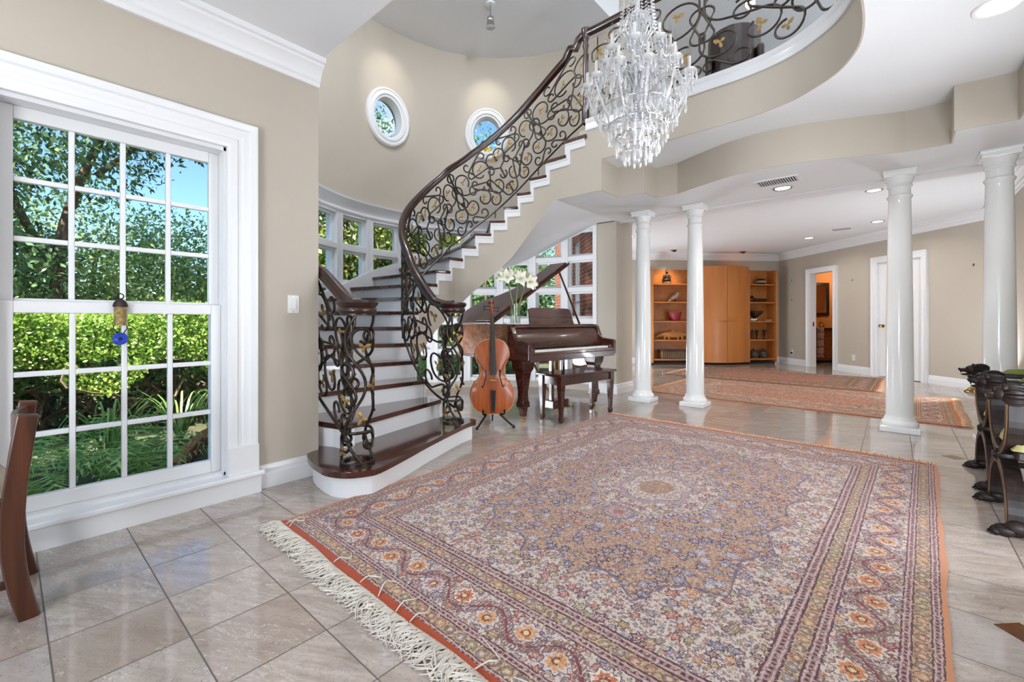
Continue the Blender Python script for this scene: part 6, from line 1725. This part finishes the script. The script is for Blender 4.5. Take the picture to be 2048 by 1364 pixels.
# upstairs furniture glimpsed through the balcony
uc = thing('leather_armchair', 'dark brown leather chair upstairs behind the balcony railing', 'armchair', (-1.30,5.10,Z2), R(195))
MB().box((-0.22,-0.28,0.18),(0.22,0.26,0.42)).build('seat', LEATHER, uc, bevel=0.05, segs=3)
MB().prism([(0.25*math.cos(R(a)),0.06+0.27*math.sin(R(a))) for a in range(0,181,15)]+[(0.19*math.cos(R(a)),0.06+0.20*math.sin(R(a))) for a in range(180,-1,-15)],0.18,0.78).build('backrest', LEATHER, uc, bevel=0.05, segs=3)
for x in (-0.27,0.20): MB().box((x,-0.28,0.15),(x+0.07,0.28,0.56)).build('arm', LEATHER, uc, bevel=0.03, segs=3)
for x in (-0.2,0.2):
    for y in (-0.22,0.25): MB().lathe([(0.02,0),(0.03,0.18),(0,0.18)], c=(x,y,0), n=10).build('leg', EBONY, uc)
sc = thing('pendant_lamp', 'glowing pendant bulb hanging upstairs behind the balcony railing', 'lamp', (-1.22,5.45,4.60), 0)
MB().lathe([(0,-0.09),(0.03,-0.085),(0.05,-0.05),(0.045,0.0),(0.02,0.05),(0.0,0.055)], n=16).build('bulb', emat('warm_bulb', (1.0,0.82,0.66), 3.0), sc, smooth=True)
MB().lathe([(0.0,0.045),(0.025,0.05),(0.022,0.12),(0.008,0.14),(0.008,ZU-4.60),(0,ZU-4.60)], n=12).build('hanging_stem', BRASS, sc, smooth=True, angle=50)
# ------------------------------------------------------------ the garden
GZ = -0.15
GRASSM = pm('garden_ground', lin(84,84,56), 0.95, var=0.45, vscale=6, bmp=0.5)
struct(MB().prism([(-60,-50),(-3.26,-50),(-3.26,1.2),(-3.6,1.2),(-5.6,2.3),(-5.6,4.7),(-3.6,5.9),(-6.4,8.9),(-6.4,60),(-60,60)], GZ-0.2, GZ).build('ground_garden', GRASSM))
def blob_pts(rg, blobs, n):
    w = np.array([b[3]*b[4]*b[5] for b in blobs])**(2/3); w = w/w.sum()
    idx = rg.choice(len(blobs), n, p=w); B = np.array(blobs)[idx]
    d = rg.normal(size=(n,3)); d /= np.linalg.norm(d,axis=1)[:,None]
    rad = rg.uniform(0.55,1.05,size=(n,1))
    return B[:,:3]+d*B[:,3:6]*rad, d
def leafcloud(P, N, size, rg, aspect=0.45, droop=0.3):
    n = len(P)
    a = rg.normal(size=(n,3)); a += N*0.6; a[:,2] -= droop; a /= np.linalg.norm(a,axis=1)[:,None]
    b = np.cross(a, N+rg.normal(size=(n,3))*0.6); b /= np.maximum(1e-6,np.linalg.norm(b,axis=1))[:,None]
    s = size*rg.uniform(0.6,1.3,size=(n,1)); c = np.cross(a,b)
    v = np.empty((n,4,3)); v[:,0] = P-a*s*0.5; v[:,1] = P+b*s*aspect*0.5+c*s*0.08; v[:,2] = P+a*s*0.5; v[:,3] = P-b*s*aspect*0.5+c*s*0.08
    return v.reshape(-1,3)
def quadmesh(name, verts, mat, parent=None):
    n = len(verts)//4; me = bpy.data.meshes.new(name)
    me.vertices.add(n*4); me.vertices.foreach_set('co', np.ascontiguousarray(verts, dtype=np.float32).ravel())
    me.loops.add(n*4); me.loops.foreach_set('vertex_index', np.arange(n*4, dtype=np.int32))
    me.polygons.add(n); me.polygons.foreach_set('loop_start', np.arange(0,n*4,4,dtype=np.int32))
    try: me.polygons.foreach_set('loop_total', np.full(n,4,dtype=np.int32))
    except Exception: pass
    me.update(calc_edges=True); me.validate(); me.materials.append(mat)
    o = bpy.data.objects.new(name, me); COL.objects.link(o)
    if parent: o.parent = parent
    return o
def tree(name, label, loc, blobs, nleaf, lsize, mat, trunk=None, bark=BARK, seed=0, cat='tree', group=None):
    rg = np.random.RandomState(seed); o = thing(name, label, cat, loc, 0, group)
    P, N = blob_pts(rg, blobs, nleaf)
    quadmesh('foliage', leafcloud(P, N, lsize, rg), mat, o)
    if trunk:
        mb = MB()
        for pts, r in trunk: mb.tube([V(p) for p in catmull(pts,4)], [r*(1-0.5*i/(4*(len(pts)-1))) for i in range(4*(len(pts)-1)+1)], 8)
        mb.build('trunk', bark, o, smooth=True)
    return o
# clipped hedge facing the big window
rg = np.random.RandomState(2)
hed = thing('hedge', 'clipped leafy green hedge outside the big window', 'hedge', (-6.45,0.9,GZ))
n = 42000
P = np.empty((n,3)); P[:,1] = rg.uniform(-2.6,1.0,n); f = rg.rand(n)
top = rg.rand(n) < 0.45
P[:,0] = np.where(top, rg.uniform(-0.75,0.75,n), 0.62+rg.normal(0,0.10,n)); P[:,2] = np.where(top, 1.24+rg.normal(0,0.05,n), rg.uniform(0.62,1.26,n))
P[:,0] += 0.10*np.sin(P[:,1]*3.1)+0.06*np.sin(P[:,1]*7.7+P[:,2]*5); P[:,2] += 0.06*np.sin(P[:,1]*4.3)+np.where(~top & (P[:,2] < 0.85), 0.12*np.sin(P[:,1]*6.0), 0)
N = np.where(top[:,None], np.array([[0.1,0,1.0]]), np.array([[1.0,0,0.35]]))
quadmesh('foliage', leafcloud(P, N, 0.036, rg, 0.6, 0.0), LF_HEDGE, hed)
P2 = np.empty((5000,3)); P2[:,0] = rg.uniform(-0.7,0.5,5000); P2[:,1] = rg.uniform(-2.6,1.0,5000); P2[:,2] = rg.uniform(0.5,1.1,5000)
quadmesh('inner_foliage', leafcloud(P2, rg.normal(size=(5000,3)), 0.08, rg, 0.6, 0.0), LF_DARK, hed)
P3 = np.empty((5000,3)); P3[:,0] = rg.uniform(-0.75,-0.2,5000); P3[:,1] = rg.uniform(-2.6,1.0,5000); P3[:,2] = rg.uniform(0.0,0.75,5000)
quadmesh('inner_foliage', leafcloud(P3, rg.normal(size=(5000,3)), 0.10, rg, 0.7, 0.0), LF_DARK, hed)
mb = MB(); rr = random.Random(4)
for i in range(95):
    y = rr.uniform(-2.5,0.95); x = rr.uniform(-0.25,0.45); pts = [(x,y,0)]
    for k in range(1,5): pts.append((x+rr.gauss(0,0.06)*k+0.02*k, y+rr.gauss(0,0.06)*k, 0.19*k))
    mb.tube(catmull(pts,3), [0.018*(1-0.6*j/12) for j in range(13)], 5)
mb.build('stems', BARK, hed, smooth=True)
# ferns and strappy plants: one thing each
def fern(label, x, y, r, nf, seed, name='fern'):
    rg_ = random.Random(seed); o = thing(name, label, 'plant', (x,y,GZ), 0, 'ferns under the window'); mb = MB()
    for i in range(nf):
        a = 2*PI*i/nf+rg_.uniform(-.3,.3); L = r*rg_.uniform(0.7,1.1); h = rg_.uniform(0.22,0.42)
        u = V((math.cos(a),math.sin(a),0)); side_ = V((-u.y,u.x,0))
        spine = [u*(L*t)+V((0,0,h*math.sin(PI*0.75*t))) for t in [k/14 for k in range(15)]]
        for k in range(1,14):
            w = 0.085*math.sin(PI*k/14.5)+0.012; d = (spine[k+1]-spine[k]) if k < 14 else (spine[k]-spine[k-1])
            for s in (-1,1):
                b0 = spine[k]; tip = b0+side_*(s*w)+d*0.6-V((0,0,0.02)); mb.add([b0-d*0.22, b0+d*0.22, tip], [(0,1,2)])
    mb.build('fronds', LF_FERN, o, fix=False)
for i, (x, y) in enumerate([(-3.88,0.10),(-4.05,0.50),(-3.85,0.66),(-4.55,0.05),(-4.5,0.75),(-5.0,0.35),(-3.88,-0.35),(-4.2,-0.25)]):
    fern('green feathery fern among the ferns below the big window', x, y, 0.45, 15, i)
for i, (x, y) in enumerate([(-4.75,0.55),(-5.15,1.10),(-5.45,1.62)]):
    rg_ = random.Random(40+i); o = thing('strap_leaf_plant', ['strappy plant left of the others before the hedge stems','middle strappy arching plant before the hedge stems','strappy plant nearest the brick edging'][i], 'plant', (x,y,GZ)); mb = MB()
    for k in range(26):
        a = rg_.uniform(0,2*PI); L = rg_.uniform(0.3,0.55); u = V((math.cos(a),math.sin(a),0)); sd_ = V((-u.y,u.x,0))*0.014
        rows = [[u*(L*t)-sd_*(1-t*0.9)+V((0,0,0.55*L*math.sin(PI*0.8*t)*1.8)), u*(L*t)+sd_*(1-t*0.9)+V((0,0,0.55*L*math.sin(PI*0.8*t)*1.8))] for t in [q/7 for q in range(8)]]
        mb.grid(rows)
    mb.build('leaves', LF_FERN, o, fix=False)
# brick edging and leaf litter bed
struct(MB().prism([(-3.3,0.9),(-4.4,1.15),(-5.3,1.6),(-5.4,2.6),(-4.2,2.0),(-3.3,1.6)], GZ, GZ+0.012).build('ground_bed', SOIL))
epath = catmull([(-3.55,0.62),(-4.0,0.80),(-4.6,1.05),(-5.15,1.35),(-5.5,1.75)], 12); dist = 0; prev = None; bi = 0; last = -1
proto = None
for a, b in zip(epath, epath[1:]):
    dist += (b-a).length
    if dist-last > 0.215:
        last = dist; ang = math.atan2(b.y-a.y, b.x-a.x)
        if proto is None:
            proto = MB().box((-0.1,-0.045,0),(0.1,0.045,0.10)).build('edging_brick', TERRA, bevel=0.008); tag(proto, 'terracotta brick in the curved garden edging outside the window', 'brick', 'garden edging bricks'); o = proto
        else: o = proto.copy(); COL.objects.link(o)
        o.location = (a.x,a.y,GZ+0.01); o.rotation_euler = (0,0,ang); bi += 1
# trees
tree('oak_tree', 'dark oak with a forked trunk seen at the left of the big window', (-10.2,0.6,GZ),
     [(0,-0.5,4.6,1.9,2.2,1.5),(0.4,-1.5,3.2,1.2,1.2,1.0),(0.3,0.4,5.6,1.6,1.8,1.0),(0.6,1.2,4.9,0.9,0.8,0.55),(0.8,1.9,4.4,0.7,0.6,0.4),(1.0,2.6,4.75,0.55,0.45,0.4),(1.3,2.9,4.0,0.3,0.28,0.3),(0.2,-0.9,2.0,1.2,1.1,0.8)], 24000, 0.115, LF_DARK,
     [([(0,0,0),(0.05,-0.05,1.4),(0.02,0.0,2.5),(0.05,0.25,3.6),(0.2,0.6,4.6)],0.10),([(0.02,0.0,1.9),(0,-0.5,3.0),(0.1,-0.8,4.4)],0.07),([(0.1,0.4,3.6),(0.5,1.4,4.6),(0.9,2.6,4.7)],0.05)], seed=3)
for i, (x, y, h, r, lab) in enumerate([(-12.0,1.0,3.3,1.8,'pale green bushy tree, left of the light trees beyond the hedge'),(-11.5,2.6,3.0,1.45,'pale green bushy tree, middle of the light trees beyond the hedge'),(-11.0,3.9,2.5,1.2,'pale green bushy tree, right of the light trees beyond the hedge'),(-11.4,-1.2,3.2,1.8,'pale green bushy tree behind the dark oak')]):
    tree('light_tree', lab, (x,y,GZ), [(0,0,h*0.75,r,r,h*0.42),(0.4,0.5,h*0.55,r*0.8,r*0.8,h*0.4),(0.3,-0.6,h*0.5,r*0.8,r*0.8,h*0.42),(0.5,0,h*0.28,r*0.9,r*1.1,h*0.3)], 15000, 0.10, LF_LIGHT, [([(0,0,0),(0.1,0.1,h*0.4),(0.0,0.2,h*0.8)],0.06),([(0,0,0.2),(0.2,-0.4,h*0.7)],0.05),([(0,0,0.2),(0.2,0.5,h*0.65)],0.05)], seed=20+i, group='light trees beyond the hedge')
for i, (x, y, h, r, lab, m, g) in enumerate([(-10.0,5.4,4.2,1.7,'glossy magnolia tree outside the left end of the curved bay windows',LF_MAG,None),(-10.2,7.6,4.6,1.8,'glossy magnolia tree outside the middle of the curved bay windows',LF_MAG,None),(-8.6,9.4,3.4,1.5,'green tree beyond the bay windows near the brick wing',LF_DARK,None),(-12.5,6.6,7.6,2.2,'tall tree crown seen through the left oval window',LF_DARK,None),(-10.2,10.4,7.0,2.3,'tall dark tree crown seen through the right oval window',LF_DARK,None)]):
    tree('garden_tree', lab, (x,y,GZ), [(0,0,h*0.8,r,r,h*0.26),(0.4,0.6,h*0.6,r*0.85,r*0.9,h*0.24),(0.3,-0.7,h*0.58,r*0.85,r*0.9,h*0.25),(0.3,0,h*0.36,r*1.0,r*1.15,h*0.24),(0.3,0.2,h*0.16,r*0.9,r*1.1,h*0.16)], 14000, 0.15, m, [([(0,0,0),(0.05,0.1,h*0.4),(0.0,0.1,h*0.85)],0.12)], seed=60+i)
pine = thing('pine_trunk', 'tall grey pine trunk outside the left bay windows', 'tree', (-8.9,4.55,GZ))
mb = MB(); mb.tube([(0,0,0),(0.02,0,2),(0,0.03,4),(0.02,0.0,8)], [0.13,0.12,0.11,0.09], 12); mb.build('trunk', BARKP, pine, smooth=True)
rg = np.random.RandomState(9); P, N = blob_pts(rg, [(0,0,8,1.2,1.2,0.8),(0.3,0.5,7.2,0.9,0.9,0.5)], 3000); quadmesh('needles', leafcloud(P,N,0.2,rg,0.2), LF_DARK, pine)
yb = tree('flowering_shrub', 'yellow blossoming branch outside the right oval window', (-7.4,7.55,GZ), [(0,0,5.0,0.22,0.26,0.34)], 700, 0.09, LF_YEL, [([(0,0,0),(0,0,2.5),(0,0,4.9)],0.03)], seed=80, cat='shrub')
bs = np.random.RandomState(12)
for i, (x, y) in enumerate([(-6.6,5.4),(-6.9,6.4),(-6.4,7.4),(-6.7,4.0)]):
    tree('low_shrub', ['low green shrub outside the bay, second from the left','low green shrub outside the bay, third from the left','low green shrub nearest the brick wing','low green shrub outside the left end of the bay'][i], (x,y,GZ), [(0,0,0.35,0.55,0.55,0.4)], 2200, 0.09, LF_LIGHT, seed=90+i, cat='shrub', group='low shrubs outside the bay')
# brick wing outside the bay: the outer face of the living room's left wall
BD_ = (C1-C3).normalized(); BNn = V((-0.7071,-0.7071,0))
MBk = Matrix(((BD_.x,0,BNn.x,C3.x+BNn.x*0.10),(BD_.y,0,BNn.y,C3.y+BNn.y*0.10),(0,1,0,0),(0,0,0,1)))
mb = MB(); Lb = (C1-C3).length+0.2; HB = 5.6
holes = [(1.25,1.75,0.25,2.5),(2.35,3.0,0.25,2.5)]; s = 0.12
for a, b, za, zb in holes:
    mb.box((s,-0.15,0),(a,HB,0.10)); mb.box((a,-0.15,0),(b,za,0.10)); mb.box((a,zb,0),(b,HB,0.10)); s = b
mb.box((s,-0.15,0),(Lb,HB,0.10))
o = struct(mb.build('wall_brick_wing', BRICK)); o.matrix_world = MBk
for i, (a, b, za, zb) in enumerate(holes):
    w = MB()
    for lo, hi in (((a,za,0.0),(a+0.06,zb,0.08)),((b-0.06,za,0.0),(b,zb,0.08)),((a,za,0),(b,za+0.06,0.08)),((a,zb-0.06,0),(b,zb,0.08)),((a,(za+zb)/2-0.02,0.0),(b,(za+zb)/2+0.02,0.07))): w.box(lo, hi)
    f = struct(w.build('window_%d' % (20+i), WHITE)); f.matrix_world = MBk
    q = MB().add([(a,za,0.03),(b,za,0.03),(b,zb,0.03),(a,zb,0.03)],[(0,1,2,3)]).build('pane', GLASS, f)
# ------------------------------------------------------------ sky, sun, lamps
W_ = bpy.data.worlds.new('sky'); SC.world = W_; W_.use_nodes = True
nt = W_.node_tree; E.nt = nt; bg = nt.nodes['Background']
sky = nt.nodes.new('ShaderNodeTexSky'); sky.sky_type = 'NISHITA'; sky.sun_disc = False; sky.sun_elevation = R(48); sky.sun_rotation = R(140); sky.dust_density = 0.6; sky.air_density = 1.0; sky.ozone_density = 1.5
tc = nt.nodes.new('ShaderNodeTexCoord'); cl = noise(mapping(E(tc.outputs['Generated']), (1,1,2.5)), 3.2, 6.0, 0.55)
mm = nt.nodes.new('ShaderNodeMix'); mm.data_type = 'RGBA'; mm.blend_type = 'MULTIPLY'; mm.inputs[0].default_value = 1.0; nt.links.new(sky.outputs[0], mm.inputs[6]); mm.inputs[7].default_value = (0.66,0.84,1.0,1); skc = E(mm.outputs[2])
lk(mix(ss(cl, 0.54, 0.74)*0.7, skc, (4.6,4.8,5.1)), bg.inputs[0]); bg.inputs[1].default_value = 0.27
def lamp(kind, name, loc, energy, col=(1,1,1), target=None, **kw):
    L = bpy.data.lights.new(name, kind); L.energy = energy; L.color = col
    for k, v in kw.items(): setattr(L, k, v)
    o = bpy.data.objects.new(name, L); COL.objects.link(o); o.location = loc
    if target is not None: o.rotation_euler = (V(target)-V(loc)).to_track_quat('-Z','Y').to_euler()
    return o
lamp('SUN', 'sun', (0,0,20), 15.0, (1.0,0.95,0.86), (-0.35*20,0.63*20,20-1.0*20), angle=R(0.6))
NEU = (0.91,0.975,1.07)
# added fill lamps behind the camera, one downstairs and one upstairs
lamp('AREA', 'entrance_fill', (-0.85,-3.1,1.45), 24, NEU, (-0.85,0,1.6), shape='RECTANGLE', size=3.2, size_y=2.2)  # broad fill for the foyer, added inside the rear wall
lamp('AREA', 'upstairs_fill', (0.5,-3.1,Z2+1.5), 60, NEU, (-1.0,3.0,Z2+1.0), shape='RECTANGLE', size=3.6, size_y=1.5)  # broad fill added for the upper walls and void
# added fill lamps without fixtures, out of sight, aimed up to brighten ceilings
lamp('AREA', 'foyer_fill', (-0.6,-1.5,0.9), 62, NEU, (-0.9,0.6,2.75), shape='DISK', size=1.0)  # unseen fill behind the camera for the near ceiling
lamp('AREA', 'right_fill', (0.85,2.35,0.35), 32, NEU, (-0.2,4.2,2.75), shape='DISK', size=0.8)  # unseen fill at the right, added for the header soffit
lamp('AREA', 'living_room_fill_left', (-4.75,8.35,0.25), 48, NEU, (-2.2,9.2,2.65), shape='DISK', size=0.8)  # added fill hidden behind the pier
lamp('AREA', 'living_room_fill_right', (0.80,7.7,0.25), 36, NEU, (-0.9,8.6,2.65), shape='DISK', size=0.4)  # added fill hidden behind the rightmost column
lamp('AREA', 'upper_fill', (0.4,1.5,3.9), 215, NEU, (-0.5,2.0,5.75), shape='DISK', size=0.8, spread=R(150))  # unseen fill added for the high ceilings
lamp('AREA', 'under_stair_fill', (-4.55,2.65,0.25), 50, NEU, (-3.7,4.5,1.9), shape='DISK', size=0.5)  # added fill hidden by the lower steps, lifts the stair soffit
lamp('POINT', 'upper_hall_fill', (0.9,0.9,3.7), 40, NEU, shadow_soft_size=0.25)  # unseen point fill for the upper storey, no fixture
lamp('POINT', 'upper_back_fill', (1.9,6.4,4.0), 200, NEU, shadow_soft_size=0.25)  # unseen point fill added to brighten the back of the upper hall
lamp('AREA', 'side_fill', (1.13,3.0,1.6), 36, NEU, (-3.0,3.2,1.2), shape='RECTANGLE', size=2.2, size_y=1.5, spread=R(120))  # fill added at the windowless right wall for stairs and piano
lamp('AREA', 'bay_ceiling_fill', (-3.55,2.15,ZT-0.03), 45, NEU, (-3.7,2.6,0), shape='DISK', size=0.3)  # fill added above the frame to brighten the lower bay and risers
for x, y in ((-1.9,-0.6),(0.1,-0.6)):
    lamp('AREA', 'foyer_lamp', (x,y,ZC-0.02), 8, NEU, (x,y,0), shape='DISK', size=0.16)
for a, zc in ((179,3.87),(137,3.92)):
    p = cyl(TR-0.75, a, ZT-0.10); lamp('SPOT', 'oval_spot', p, 20, (1.0,0.93,0.82), cyl(TR, a, 4.35), spot_size=R(58), spot_blend=1.0, shadow_soft_size=0.04)
pl = M45 @ V((0.5,1.6,2.2)); lamp('POINT', 'powder_room_lamp', pl, 26, (1.0,0.80,0.58), shadow_soft_size=0.08)
# ------------------------------------------------------------ colour management
vs = SC.view_settings; vs.view_transform = 'Standard'; vs.look = 'None'; vs.gamma = 1.0; vs.use_curve_mapping = False; vs.exposure = 0.2
SC.cycles.use_denoising = True; SC.cycles.use_adaptive_sampling = True; SC.cycles.adaptive_threshold = 0.10; SC.cycles.adaptive_min_samples = 16; SC.cycles.max_bounces = 5; SC.cycles.diffuse_bounces = 3; SC.cycles.glossy_bounces = 2; SC.cycles.transmission_bounces = 4; SC.cycles.transparent_max_bounces = 12
SC.cycles.sample_clamp_indirect = 6.0; SC.cycles.use_light_tree = False; SC.cycles.light_sampling_threshold = 0.03; SC.cycles.caustics_reflective = False; SC.cycles.caustics_refractive = False
